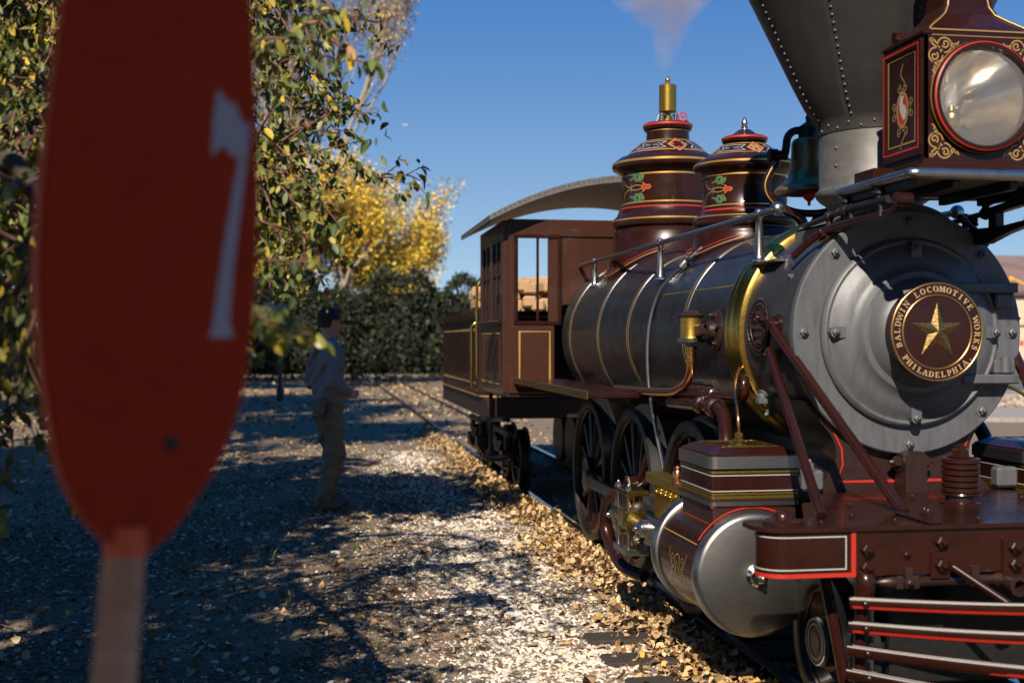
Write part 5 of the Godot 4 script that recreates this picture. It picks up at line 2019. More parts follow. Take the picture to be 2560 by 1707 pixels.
	for i in 1500:
		var p := st * Vector3(rng.randf_range(6.0, 26.0), 0.05, -rng.randf_range(25.9, 31.4))
		var s := rng.randf_range(0.10, 0.24)
		xf.append(Transform3D(Basis.from_euler(Vector3(rng.randf() * 6, rng.randf() * 6, rng.randf() * 6)).scaled(Vector3.ONE * s), p))
		var v := rng.randf()
		cols.append(Color(0.21, 0.15, 0.11) if v < 0.4 else (Color(0.14, 0.13, 0.125) if v < 0.7 else Color(0.31, 0.25, 0.19)))
	tag(copies("border_rocks", stone[0], xf, cols), "strip of loose brown and grey rocks between pavement and road", "rocks")
	town(st)


func town(st: Transform3D) -> void:
	var wall := mat("cream_wall", lin(0.42, 0.34, 0.245), 0.85)
	var trim := mat("dark_trim", lin(0.06, 0.045, 0.04), 0.6)
	var slate := mat("blue_awning", lin(0.10, 0.15, 0.19), 0.6)
	var b := thing("shop_building", "low cream shop building with dark roof edge and blue awning across the road", "building", st * Vector3(62, 0, -104), -atan(0.162))
	var g := Geo.new()
	g.box(Vector3(0, 2.6, 0), Vector3(50, 5.2, 14))
	obj("wall", g, wall, b)
	g = Geo.new()
	g.box(Vector3(0, 5.38, 0), Vector3(51, 0.36, 15), 0.05)
	obj("roof", g, trim, b)
	g = Geo.new()
	for i in 4:
		var x := -14.6 + i * 11.0
		g = Geo.new()
		g.at(Transform3D(VERT, Vector3(x, 0, 8.2)))
		g.prism(PackedVector2Array([Vector2(-3.6, -1.2), Vector2(3.6, -1.2), Vector2(3.6, 1.2), Vector2(-3.6, 1.2)]), 2.9, 3.0)
		g.at(Transform3D())
		loft(g, rrect(3.6, 1.3, 0.05, 1), 2.95, rrect(2.2, 0.15, 0.05, 1), 3.75, Vector3(x, 0, 8.2))
		obj("awning", g, slate, b)
	g = Geo.new()
	g.box(Vector3(0, 2.78, 7.05), Vector3(50, 0.10, 0.12))
	obj("band", g, trim, b)
	g = Geo.new()
	for i in 9:
		g.box(Vector3(-22.3 + i * 0.5, 1.42, 7.1), Vector3(0.32, 0.3 + 0.06 * (i % 3), 0.05))
	stuff(obj("sign_lettering", g, mat("sign_red", lin(0.5, 0.05, 0.05), 0.6), b))
	for i in 8:
		g = Geo.new()
		g.box(Vector3(-17.0 + i * 5.0, 1.2, 7.02), Vector3(2.4, 1.9, 0.06))
		var w := obj("window", g, M.window_glass, b)
		g = Geo.new()
		for dy in [-0.95, 0.95]:
			g.box(Vector3(-17.0 + i * 5.0, 1.2 + dy, 7.07), Vector3(2.48, 0.08, 0.05))
		for dx in [-1.2, 0.0, 1.2]:
			g.box(Vector3(-17.0 + i * 5.0 + dx, 1.2, 7.07), Vector3(0.08, 1.9, 0.06))
		obj("frame", g, M.white_line, w)
	var y := mat("lift_yellow", lin(0.62, 0.30, 0.03), 0.5)
	var cr := thing("boom_lift", "yellow boom lift raised behind the cream shop building", "boom lift", st * Vector3(60.5, 0, -118), -atan(0.162))
	g = Geo.new()
	g.tube([Vector3(1.0, 1.8, 0), Vector3(-11.2, 7.65, 0)], [0.22, 0.11], 8)
	obj("boom", g, y, cr)
	g = Geo.new()
	g.box(Vector3(-11.5, 7.65, 0), Vector3(0.4, 0.4, 0.8), 0.05)
	obj("basket", g, y, cr)
	g = Geo.new()
	g.box(Vector3(1.2, 1.3, 0), Vector3(3.6, 1.1, 2.2), 0.15)
	obj("chassis", g, y, cr)
	for q in [[-0.2, 1.0], [2.6, 1.0], [-0.2, -1.0], [2.6, -1.0]]:
		g = Geo.new().at(axial(q[0], 0.5))
		g.cyl(0.5, q[1] - 0.2, q[1] + 0.2, 20, 0.05)
		obj("wheel", g, M.black_iron, cr)
	# parked van at the edge of the picture
	var van := thing("parked_van", "white van with a red stripe parked by the road", "van", st * Vector3(34.1, 0.03, -72.0), -atan(0.162))
	var prof := PackedVector2Array([Vector2(-2.6, 0.35), Vector2(2.5, 0.35), Vector2(2.55, 0.95), Vector2(2.0, 1.15), Vector2(1.45, 1.95), Vector2(1.2, 2.1), Vector2(-2.5, 2.1), Vector2(-2.6, 1.9)])
	g = Geo.new()
	g.prism(prof, -0.95, 0.95)
	obj("body", g, mat("van_white", lin(0.5, 0.5, 0.5), 0.3), van)
	g = Geo.new()
	g.box(Vector3(-0.1, 0.85, 0.955), Vector3(4.9, 0.32, 0.012))
	obj("red_stripe", g, M.red, van)
	g = Geo.new()
	for q in [[1.1, 0.6], [-0.1, 1.0], [-1.6, 1.2]]:
		g = Geo.new()
		g.box(Vector3(q[0], 1.55, 0.955), Vector3(q[1], 0.5, 0.014))
		obj("window", g, M.window_glass, van)
	for q in [[-1.7, 0.8], [1.6, 0.8], [-1.7, -0.8], [1.6, -0.8]]:
		g = Geo.new().at(axial(q[0], 0.36))
		g.cyl(0.36, q[1] - 0.13, q[1] + 0.16, 22, 0.03)
		obj("wheel", g, M.black_iron, van)
	# house roof glimpsed through the leaves, and a lamp post at the end of the path
	var h := thing("grey_roofed_house", "distant house with a pale grey roof glimpsed left of the lamp post", "house", Vector3(-10.2, 0, -68.0), 0.2)
	g = Geo.new()
	g.box(Vector3(0, 1.6, 0), Vector3(7, 3.2, 5))
	obj("wall", g, wall, h)
	g = Geo.new().at(Transform3D(Basis(UPV, PI / 2), Vector3.ZERO))
	g.prism(PackedVector2Array([Vector2(-3.0, 3.1), Vector2(3.0, 3.1), Vector2(0, 5.6)]), -3.8, 3.8)
	obj("roof", g, mat("grey_roof", lin(0.32, 0.29, 0.28), 0.8), h)
	var lp := thing("lamp_post", "dark lamp post with flat cap standing before the hedge", "lamp post", Vector3(-3.49, 0, -25.6))
	g = Geo.new()
	g.lathe([[0.10, 0.0], [0.10, 0.3], [0.06, 0.35], [0.05, 2.6], [0.07, 2.62], [0.0, 2.63]], 12)
	obj("post", g, M.black_iron, lp)
	g = Geo.new()
	g.box(Vector3(0, 3.22, 0), Vector3(0.46, 0.05, 0.46), 0.01)
	for sx in [-1.0, 1.0]:
		for sz in [-1.0, 1.0]:
			g.box(Vector3(sx * 0.16, 2.9, sz * 0.16), Vector3(0.03, 0.6, 0.03))
	g.box(Vector3(0, 2.62, 0), Vector3(0.36, 0.05, 0.36), 0.01)
	obj("lantern", g, M.black_iron, lp)
	g = Geo.new()
	g.box(Vector3(0, 2.92, 0), Vector3(0.28, 0.52, 0.28))
	obj("pane", g, M.window_glass, lp)


func stone_meshes(n: int, _unused) -> Array:
	if not M.has("stone"):
		var sm := mat("stone", Color(1, 1, 1), 0.85)
		sm.vertex_color_use_as_albedo = true
	var out := []
	for k in n:
		var g := Geo.new()
		var pts := []
		var a := 1.0
		var dirs := []
		# icosahedron, squashed and jittered
		var ph := (1.0 + sqrt(5.0)) / 2.0
		for q in [[-1, ph, 0], [1, ph, 0], [-1, -ph, 0], [1, -ph, 0], [0, -1, ph], [0, 1, ph], [0, -1, -ph], [0, 1, -ph], [ph, 0, -1], [ph, 0, 1], [-ph, 0, -1], [-ph, 0, 1]]:
			var d := Vector3(q[0], q[1], q[2]).normalized()
			pts.append(d * Vector3(0.5, 0.36, 0.42) * rng.randf_range(0.7, 1.2))
		for f in [[0, 11, 5], [0, 5, 1], [0, 1, 7], [0, 7, 10], [0, 10, 11], [1, 5, 9], [5, 11, 4], [11, 10, 2], [10, 7, 6], [7, 1, 8], [3, 9, 4], [3, 4, 2], [3, 2, 6], [3, 6, 8], [3, 8, 9], [4, 9, 5], [2, 4, 11], [6, 2, 10], [8, 6, 7], [9, 8, 1]]:
			var A: Vector3 = pts[f[0]]
			var B: Vector3 = pts[f[1]]
			var Cc: Vector3 = pts[f[2]]
			var nn := (B - A).cross(Cc - A).normalized()
			if nn.dot(A + B + Cc) < 0:
				nn = -nn
			g.face([A, B, Cc], nn)
		out.append(g.commit(M.stone))
	return out


func track() -> void:
	for s in [-1.0, 1.0]:
		var g := Geo.new()
		var pr := PackedVector2Array([Vector2(-0.028, 0.0), Vector2(0.028, 0.0), Vector2(0.030, -0.012), Vector2(0.026, -0.026), Vector2(0.008, -0.034), Vector2(0.007, -0.072), Vector2(0.045, -0.084), Vector2(0.045, -0.09), Vector2(-0.045, -0.09), Vector2(-0.045, -0.084), Vector2(-0.007, -0.072), Vector2(-0.008, -0.034), Vector2(-0.026, -0.026), Vector2(-0.030, -0.012)])
		g.at(mv(Vector3(s * 0.487, 0, 0)))
		g.prism(pr, -70.0, 14.0)
		var r := obj("rail", g, M.rail_steel)
		tag(r, "dark steel rail on the %s side under the locomotive" % ("leaf covered left" if s < 0 else "far right"), "rail")
		g = Geo.new()
		g.box(Vector3(s * 0.487, 0.0012, -28.0), Vector3(0.042, 0.002, 84.0))
		part("running_surface", g, "rail_top", r)
	var tm := mat("tie_wood", lin(0.04, 0.031, 0.026), 0.9)
	var gr := noise_tex(0.03, [[0.0, Color(0.35, 0.33, 0.32)], [0.5, Color(0.8, 0.78, 0.76)], [1.0, Color(1, 1, 1)]], 61)
	worn(tm, gr, 1.0)
	tm.uv1_scale = Vector3(0.7, 6.0, 9.0)
	var g := Geo.new()
	g.box(Vector3.ZERO, Vector3(2.16, 0.14, 0.20), 0.012)
	var mesh := g.commit(tm)
	var zs := [1.9, 1.4, 0.95, 0.5, 0.09, -0.37, -0.82, -1.23, -1.64, -2.07, -2.52, -3.02]
	while zs[-1] > -8.0:
		zs.append(zs[-1] - rng.randf_range(0.44, 0.54))
	var known := {3: "", 5: "wooden tie end nearest the bottom edge of the picture", 6: "dark wooden tie end, second from the bottom edge of the picture", 7: "widest bare wooden tie end, lying among white gravel beside fallen leaves", 8: "short dark tie end above the widest bare one", 10: "small tie end half sunk in dry leaves beside the cylinder shadow", 11: "thin weathered tie edge farthest up the gravel"}
	for i in zs.size():
		var o := put("railway_tie", mesh, self, Transform3D(Basis(UPV, rng.randf_range(-0.03, 0.03)), Vector3(rng.randf_range(-0.09, 0.07), (-0.131 if i in [5, 6, 7] else -0.156) + rng.randf_range(-0.006, 0.010), zs[i])))
		var lab: String = known.get(i, "")
		tag(o, lab if lab else "dark wooden tie under the rails hidden beneath train and leaves", "railway tie", "ties under the track")


# ---------------------------------------------------------------- trees and leaves
func leaf_mesh(m: Material, l: float, w: float, curl: float, fold: float, fat := 0.45) -> ArrayMesh:  # a leaf lying along +z, face up, folded along its rib
	var g := Geo.new()
	var rows := []
	var nr := []
	var st := [[0.0, 0.03], [0.16, 0.6], [fat, 1.0], [0.74, 0.68], [1.0, 0.02]]
	for q in st:
		var a: float = curl * (q[0] - 0.3)
		var c := Vector3(0, sin(a) * l * -0.35 + (cos(a) - 1.0) * 0.2 * l, q[0] * l * cos(a * 0.6))
		var hw: float = q[1] * w / 2
		rows.append([c + Vector3(-hw, hw * fold, 0), c, c + Vector3(hw, hw * fold, 0)])
		nr.append([Vector3(fold, 1, a * 0.3), Vector3(0, 1, a * 0.3), Vector3(-fold, 1, a * 0.3)])
	g.grid(rows, nr)
	return g.commit(m)


func leaf_mat(called: String, c: Color, back: Color, rough := 0.5) -> StandardMaterial3D:
	var m := mat(called, c, rough)
	m.vertex_color_use_as_albedo = true
	m.cull_mode = BaseMaterial3D.CULL_DISABLED
	m.backlight_enabled = true
	m.backlight = back
	return m


func facing(d: Vector3, up: Vector3) -> Basis:  # leaf axis +z along d, face towards up
	var z := d.normalized()
	var x := up.cross(z)
	if x.length() < 0.01:
		x = Vector3.RIGHT.cross(z)
	x = x.normalized()
	return Basis(x, z.cross(x), z)


func rvec() -> Vector3:
	return Vector3(rng.randf_range(-1, 1), rng.randf_range(-1, 1), rng.randf_range(-1, 1))


class Wood:
	var g: Geo
	var tips := []  # [point, direction]


func grow(w: Wood, p: Vector3, d: Vector3, l: float, r: float, lev: int, spread: float, lift: float, kids := 3, thin := 0.0) -> void:
	var path := [p]
	var rad := [r]
	var q := p
	var n := 4
	for i in n:
		d = (d + rvec() * 0.16 + Vector3(0, lift * 0.12, 0)).normalized()
		q += d * l / n
		path.append(q)
		rad.append(lerpf(r, r * 0.55, (i + 1.0) / n))
		if lev <= 1:
			w.tips.append([q, d])
	if r > thin:
		w.g.tube(path, rad, 7 if r > 0.03 else (5 if r > 0.012 else 4), false)
	if lev == 0:
		return
	for i in kids:
		var f := rng.randf_range(0.35, 1.0) if i > 0 else 1.0
		var at: Vector3 = path[int(f * n)]
		var side := rvec()
		side = (side - d * side.dot(d)).normalized()
		grow(w, at, (d + side * spread * rng.randf_range(0.6, 1.2)).normalized(), l * rng.randf_range(0.6, 0.85), r * 0.55, lev - 1, spread, lift, kids, thin)


func tree(called: String, label: String, cat: String, at: Vector3, hgt: float, r: float, lev: int, spread: float, lift: float, first: float, leaves: int, leaf: Mesh, size: Vector2, tones: Array, bark: Material, around: float, kids := 3, group := "", lean := Vector3.ZERO) -> Node3D:
	var t := thing(called, label, cat, at, 0.0, group)
	var w := Wood.new()
	w.g = Geo.new()
	grow(w, Vector3(0, -0.1, 0), (UPV + lean).normalized(), first, r, 0, spread, 0.3, kids)
	var top: Vector3 = w.tips[-1][0]
	w.tips.clear()
	for i in kids + 2:
		var a := TAU * i / (kids + 2) + rng.randf()
		grow(w, top - Vector3(0, rng.randf() * first * 0.35, 0), Vector3(cos(a) * spread, 1.0, sin(a) * spread).normalized(), (hgt - first) * rng.randf_range(0.38, 0.5), r * 0.6, lev, spread, lift, kids, 0.004)
	obj("trunk", w.g, bark, t)
	var xf := []
	var cols := []
	for i in leaves:
		var tip: Array = w.tips[rng.randi() % w.tips.size()]
		var p: Vector3 = tip[0] + rvec() * around
		var d: Vector3 = (tip[1] * 0.4 + rvec() + Vector3(0, -0.35, 0))
		xf.append(Transform3D(facing(d, Vector3(rng.randf_range(-0.7, 0.7), 1, rng.randf_range(-0.7, 0.7))).scaled_local(Vector3.ONE * rng.randf_range(size.x, size.y)), p))
		var c: Color = tones[rng.randi() % tones.size()]
		cols.append(c * rng.randf_range(0.75, 1.2))
	copies("crown", leaf, xf, cols, t)
	return t


func greenery() -> void:
	var bark := mat("bark", lin(0.075, 0.055, 0.042), 0.9)
	worn(bark, noise_tex(0.05, [[0.0, Color(0.4, 0.4, 0.4)], [1.0, Color(1, 1, 1)]], 81, 256), 4.0, normal_tex(0.06, 82, 5.0, 256), 0.6)
	var twig := mat("twig_bark", lin(0.10, 0.042, 0.03), 0.7)
	var pale := mat("pale_bark", lin(0.21, 0.175, 0.135), 0.9)
	var lm := leaf_mat("green_leaf", Color(1, 1, 1), Color(0.6, 0.6, 0.22), 0.55)
	var lm2 := leaf_mat("far_leaf", Color(1, 1, 1), Color(0.4, 0.4, 0.2), 0.7)
	var near := []
	for q in [[1.0, 0.50, 0.9, 0.35], [1.0, 0.56, 1.7, 0.5], [1.0, 0.44, 0.4, 0.2], [1.0, 0.52, 2.3, 0.7]]:
		near.append(leaf_mesh(lm, q[0], q[1], q[2], q[3]))
	var g := Geo.new()  # cheap leaf for far crowns
	g.face([Vector3(0, 0, 0), Vector3(0.32, 0.06, 0.5), Vector3(0, 0, 1.0), Vector3(-0.32, 0.06, 0.5)], UPV)
	var far := g.commit(lm2)
	apple_tree(bark, twig, near)
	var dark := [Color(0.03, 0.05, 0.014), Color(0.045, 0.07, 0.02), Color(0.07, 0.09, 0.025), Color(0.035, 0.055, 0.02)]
	# shade trees whose shadows lie over the path; last three added behind the camera
	var spots := [  # label, place, height, clear trunk, lean, leaves
		["low green tree behind the viewpoint shading the sign", Vector3(-4.05, 0, 6.55), 4.75, 3.2, 0.0, 12000, 0.2],
		["broad green tree beside the viewpoint whose shadow covers the near path", Vector3(-6.5, 0, 5.3), 6.2, 2.6, 0.0, 16000, 0.22],
		["green tree just outside the view behind the apple tree", Vector3(-6.5, 0, 2.3), 6.8, 2.9, 0.0, 15000, 0.22],
		["green tree left of the apple tree with clear trunk", Vector3(-5.8, 0, -1.0), 7.3, 3.4, 0.0, 13000, 0.21],
		["green tree left of the path just outside the view", Vector3(-9.8, 0, -3.0), 8.6, 3.4, 0.0, 12000, 0.22],
		["tall green tree left of the path, its crown arching high over the person", Vector3(-6.1, 0, -8.6), 9.6, 5.6, 0.0, 12000, 0.2],
		["taller green tree farther on, its high crown over the middle of the path", Vector3(-7.8, 0, -13.0), 11.2, 6.8, 0.0, 12000, 0.2],
		["tall green tree left of the path before the leaning trunks", Vector3(-10.8, 0, -16.0), 10.5, 5.0, 0.0, 14000],
		["leaning grey trunked tree on the left of the path", Vector3(-7.5, 0, -19.2), 8.0, 3.0, 0.45, 9000],
		["dark trunked tree at the far left of the path", Vector3(-8.6, 0, -20.5), 8.5, 2.6, 0.2, 9000],
		["wide green tree close before the far hedge", Vector3(-10.0, 0, -30.0), 10.0, 2.8, 0.0, 12000],
		["green tree before the far hedge, right of the wide one", Vector3(-6.8, 0, -30.5), 8.5, 3.0, 0.0, 10000],
		["unseen added tree behind the viewpoint, cutting sky light on the locomotive front", Vector3(0.5, 0, 21.0), 7.0, 2.0, 0.0, 9000],  # unseen trees from here on, put in to dim sky light on the engine
		["second unseen tree added behind the viewpoint towards the street, cutting sky light", Vector3(6.0, 0, 20.0), 7.0, 2.0, 0.0, 9000],
		["third unseen tree added far behind the viewpoint to cut sky light", Vector3(-5.0, 0, 18.0), 7.0, 2.0, 0.0, 9000],
	]
	for i in spots.size():
		var s: Array = spots[i]
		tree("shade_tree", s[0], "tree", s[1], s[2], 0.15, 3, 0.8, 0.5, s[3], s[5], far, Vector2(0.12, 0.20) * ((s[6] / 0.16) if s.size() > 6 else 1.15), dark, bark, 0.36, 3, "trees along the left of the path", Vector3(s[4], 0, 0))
	# hedge
	var hg := thing("hedge", "tall dark evergreen hedge closing off the far end of the path", "hedge", Vector3(-8.0, 0, -41.5))
	g = Geo.new()
	g.box(Vector3(0, 1.8, 0), Vector3(24.0, 3.1, 1.1), 0.4)
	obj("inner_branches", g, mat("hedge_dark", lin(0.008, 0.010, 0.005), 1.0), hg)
	var xf := []
	var cols := []
	for i in 26000:
		var x := rng.randf_range(-12.4, 12.4)
		var topy := 3.6 + sin(x * 1.7) * 0.34 + sin(x * 4.1 + 1.0) * 0.26 + sin(x * 0.8) * 0.2
		var p := Vector3(x, rng.randf() * topy, 0.72 + rng.randf_range(-0.15, 0.35) + (sin(x * 2.3) + sin(x * 5.1) * 0.5) * 0.22)
		if i % 3 == 0:
			p = Vector3(x, topy + rng.randf_range(-0.3, 0.35) * rng.randf(), rng.randf_range(-0.9, 0.9))
		xf.append(Transform3D(facing(rvec() + Vector3(0, 0.5, 0.4), rvec()).scaled_local(Vector3.ONE * rng.randf_range(0.12, 0.24)), p))
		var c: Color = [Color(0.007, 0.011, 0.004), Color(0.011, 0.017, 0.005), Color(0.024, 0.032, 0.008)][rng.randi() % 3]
		cols.append(c)
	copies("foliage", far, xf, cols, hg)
	# yellow cottonwoods beyond
	var gold := [Color(0.76, 0.45, 0.03), Color(0.70, 0.44, 0.04), Color(0.78, 0.53, 0.06), Color(0.56, 0.42, 0.05), Color(0.26, 0.27, 0.05), Color(0.20, 0.22, 0.05)]
	var cw := [["bright yellow autumn cottonwood above the hedge, left of the pair", Vector3(-4.4, 0, -57.9), 10.6], ["tallest yellow autumn cottonwood standing right of its neighbour", Vector3(-2.0, 0, -55.4), 11.0], ["yellow green cottonwood close beside the train's cab", Vector3(1.2, 0, -60.0), 9.4], ["small yellow cottonwood low behind the lamp post", Vector3(-7.4, 0, -56.0), 8.4]]
	for s in cw:
		tree("cottonwood", s[0], "tree", s[1], s[2], 0.26, 3, 0.62, 0.75, 2.0, 24000, far, Vector2(0.12, 0.23), gold, pale, 0.55, 3, "yellow cottonwoods beyond the hedge")
	# tall half bare tree behind the apple leaves
	tree("bare_poplar", "tall half bare tree with sparse tan leaves rising behind the apple branches", "tree", Vector3(-3.7, 0, -68.0), 29.0, 0.32, 4, 0.36, 0.9, 7.0, 17000, far, Vector2(0.14, 0.25), [Color(0.38, 0.27, 0.12), Color(0.30, 0.21, 0.10), Color(0.46, 0.31, 0.10)], pale, 0.45, 3)


func apple_tree(bark: Material, twig: Material, near: Array) -> void:
	var t := thing("apple_tree", "apple tree with green and yellow leaves leaning in from the left around the sign", "tree", Vector3(-4.9, 0, 1.0))
	var o := Vector3(-4.9, 0, 1.0)
	var g := Geo.new()
	g.tube([Vector3(0, -0.15, 0), Vector3(0.03, 0.5, 0.02), Vector3(-0.04, 1.1, 0.0), Vector3(0, 1.7, 0), Vector3(0, 2.25, 0)], [0.19, 0.15, 0.135, 0.13, 0.10], 12)
	obj("trunk", g, bark, t)
	var limbs := LIMBS
	var sprays := []  # [points, has twigs]
	for l in limbs:
		var pts := []
		for q in l:
			pts.append(Vector3(q[0], q[1], q[2]) - o)
		pts = curve(pts, 6)
		var rad := []
		for i in pts.size():
			rad.append(lerpf(0.034 if l.size() > 3 else 0.016, 0.008, i / float(pts.size() - 1)))
			pts[i] += rvec() * 0.018
		g = Geo.new()
		g.tube(pts, rad, 9)
		obj("limb", g, bark, t)
		var n := 70 if l.size() > 3 else 34
		for k in n:  # side twigs
			var f := rng.randf_range(0.18, 1.0)
			var p: Vector3 = pts[int(f * (pts.size() - 1))]
			var d := (rvec() + Vector3(0.15, -0.25, 0.1)).normalized()
			var tp := [p]
			for j in 5:
				d = (d + rvec() * 0.3 + Vector3(0, -0.10, 0)).normalized()
				p += d * rng.randf_range(0.07, 0.14)
				tp.append(p)
			sprays.append(tp)
	for i in 5:  # the upper crown, above the picture
		var a := PI * 0.5 + PI * i / 4.0
		var reach := rng.randf_range(0.8, 1.7)
		var pts := curve([Vector3(0, 1.9, 0), Vector3(cos(a) * reach * 0.4, 2.9, sin(a) * reach * 0.4), Vector3(cos(a) * reach * 0.75, 3.7, sin(a) * reach * 0.75), Vector3(cos(a) * reach, rng.randf_range(4.0, 5.2), sin(a) * reach)], 6)
		var rad := []
		for j in pts.size():
			rad.append(lerpf(0.05, 0.01, j / float(pts.size() - 1)))
		g = Geo.new()
		g.tube(pts, rad, 8)
		obj("limb", g, bark, t)
		for k in 46:
			var p: Vector3 = pts[int(rng.randf_range(0.35, 1.0) * (pts.size() - 1))]
			var d := (rvec() + Vector3(0, 0.1, 0)).normalized()
			var tp := [p]
			for j in 5:
				d = (d + rvec() * 0.3).normalized()
				p += d * rng.randf_range(0.10, 0.17)
				if p.y < 2.75 and p.x > 0.6:
					break
				tp.append(p)
			if tp.size() > 1:
				sprays.append(tp)
	for b in BRANCHES:
		var pts := []
		var dz := rng.randf_range(-0.15, 0.15)
		for i in b.size():
			var q: Array = b[i]
			dz += rng.randf_range(-0.07, 0.07)
			var p := Vector3(q[0], q[1], q[2])
			var away := (p - Vector3(-2.56, 1.5, 4.935)).normalized()
			pts.append(p + away * dz - o)
		sprays.append(curve(pts, 3))
	g = Geo.new()
	var fixed: int = BRANCHES.size()
	var leaves := []
	for si in sprays.size():
		var sp: Array = sprays[si]
		var rad := []
		for i in sp.size():
			rad.append(lerpf(0.0055, 0.0018, i / float(sp.size() - 1)))
		g.tube(sp, rad, 5)
		var in_list := si >= sprays.size() - fixed
		for i in sp.size() - 1:
			var seg: Vector3 = sp[i + 1] - sp[i]
			var n := int(ceil(seg.length() / (0.017 if in_list else 0.021)))
			for k in n:
				var p: Vector3 = sp[i] + seg * rng.randf()
				var off := rvec() * 0.02
				var d := (seg.normalized() * 0.5 + rvec() * 1.0 + Vector3(0.0, -0.55, 0)).normalized()
				leaves.append([p + off, d, (in_list)])
			if in_list and rng.randf() < 0.5:  # short spur with a cluster
				var d0 := (rvec() + Vector3(0, -0.2, 0)).normalized()
				var e: Vector3 = sp[i] + d0 * rng.randf_range(0.04, 0.12)
				g.tube([sp[i], e], [0.003, 0.0015], 4, false)
				for k in 4:
					leaves.append([e + rvec() * 0.015, (d0 + rvec() * 1.1 + Vector3(0, -0.4, 0)).normalized(), true])
		if not in_list and true:
			var e: Vector3 = sp[-1]
			for k in 8:
				leaves.append([e + rvec() * 0.05, (rvec() + Vector3(0, -0.5, 0)).normalized(), false])
	stuff(obj("twigs", g, twig, t))
	# leaves: the ones that show largest are parts of their own, the rest one mass
	var tones := [Color(0.05, 0.075, 0.016), Color(0.04, 0.06, 0.015), Color(0.085, 0.11, 0.022), Color(0.12, 0.135, 0.028), Color(0.17, 0.17, 0.032), Color(0.25, 0.22, 0.04), Color(0.42, 0.30, 0.03), Color(0.24, 0.13, 0.06)]
	var eye := Vector3(-2.56, 1.5, 4.935) - o
	var order := []
	var look := Vector3(0.16, 0, -0.987)
	for i in leaves.size():
		var r: Vector3 = leaves[i][0] - eye
		var dep := r.dot(look)
		var sx := r.dot(Vector3(0.987, 0, 0.16)) / dep
		var seen := absf(sx) < 0.43 and absf(r.y / dep) < 0.29 and dep > 0
		order.append([dep if seen else 100.0 + i, i])
	order.sort_custom(func(a, b): return a[0] < b[0])
	var single := {}
	for i in mini(300, order.size()):
		if order[i][0] < 100.0:
			single[order[i][1]] = true
	var mats := []
	for c in tones:
		var mm := leaf_mat("apple_leaf", Color.from_rgba8(255, 255, 255), Color(0.5, 0.5, 0.2), 0.42)
		mm.albedo_color = c.linear_to_srgb()
		mm.vertex_color_use_as_albedo = false
		mats.append(mm)
	var singles := []
	for c in tones.size():
		var row := []
		for q in [[1.0, 0.50, 0.9, 0.35], [1.0, 0.56, 1.7, 0.5], [1.0, 0.52, 2.3, 0.7]]:
			row.append(leaf_mesh(mats[c], q[0], q[1], q[2], q[3]))
		singles.append(row)
	var xf := [[], [], [], []]
	var cols := [[], [], [], []]
	for i in leaves.size():
		var q: Array = leaves[i]
		var size := rng.randf_range(0.026, 0.056)
		var T := Transform3D(facing(q[1], Vector3(rng.randf_range(-0.8, 0.8), 1, rng.randf_range(-0.8, 0.8))).scaled_local(Vector3.ONE * size), q[0])
		var r := rng.randf()
		var ci := rng.randi() % 4 if r < 0.62 else (4 if r < 0.76 else (5 if r < 0.88 else (6 if r < 0.96 else 7)))
		if single.has(i):
			put("leaf", singles[ci][rng.randi() % 3], t, T)
		else:
			var k := rng.randi() % 4
			xf[k].append(T)
			cols[k].append(tones[ci] * rng.randf_range(0.8, 1.2))
	for k in 4:
		copies("foliage", near[k], xf[k], cols[k], t)


const LIMBS := [
	[[-4.90, 1.90, 1.00], [-3.96, 2.28, 0.15], [-3.34, 2.49, -0.05], [-2.93, 2.73, 0.01], [-2.61, 3.05, 0.06]],
	[[-4.90, 2.00, 1.00], [-3.73, 2.10, 0.49], [-3.55, 2.48, 0.32], [-3.46, 2.98, 0.13], [-3.40, 3.50, -0.06]],
	[[-4.90, 1.70, 1.00], [-3.74, 1.78, 0.69], [-3.26, 1.91, 0.47], [-2.84, 2.13, 0.43], [-2.78, 2.19, 0.44]],
	[[-4.90, 2.20, 1.00], [-4.09, 2.75, -0.58], [-3.74, 3.04, -0.73], [-3.20, 3.25, -0.44], [-2.81, 3.11, -0.17]],
	[[-3.74, 1.78, 0.69], [-3.50, 1.56, 1.14], [-3.37, 1.44, 1.26]],
	[[-3.96, 2.28, 0.15], [-3.40, 1.99, 1.35], [-3.25, 1.80, 1.68], [-3.21, 1.65, 1.79]],
]


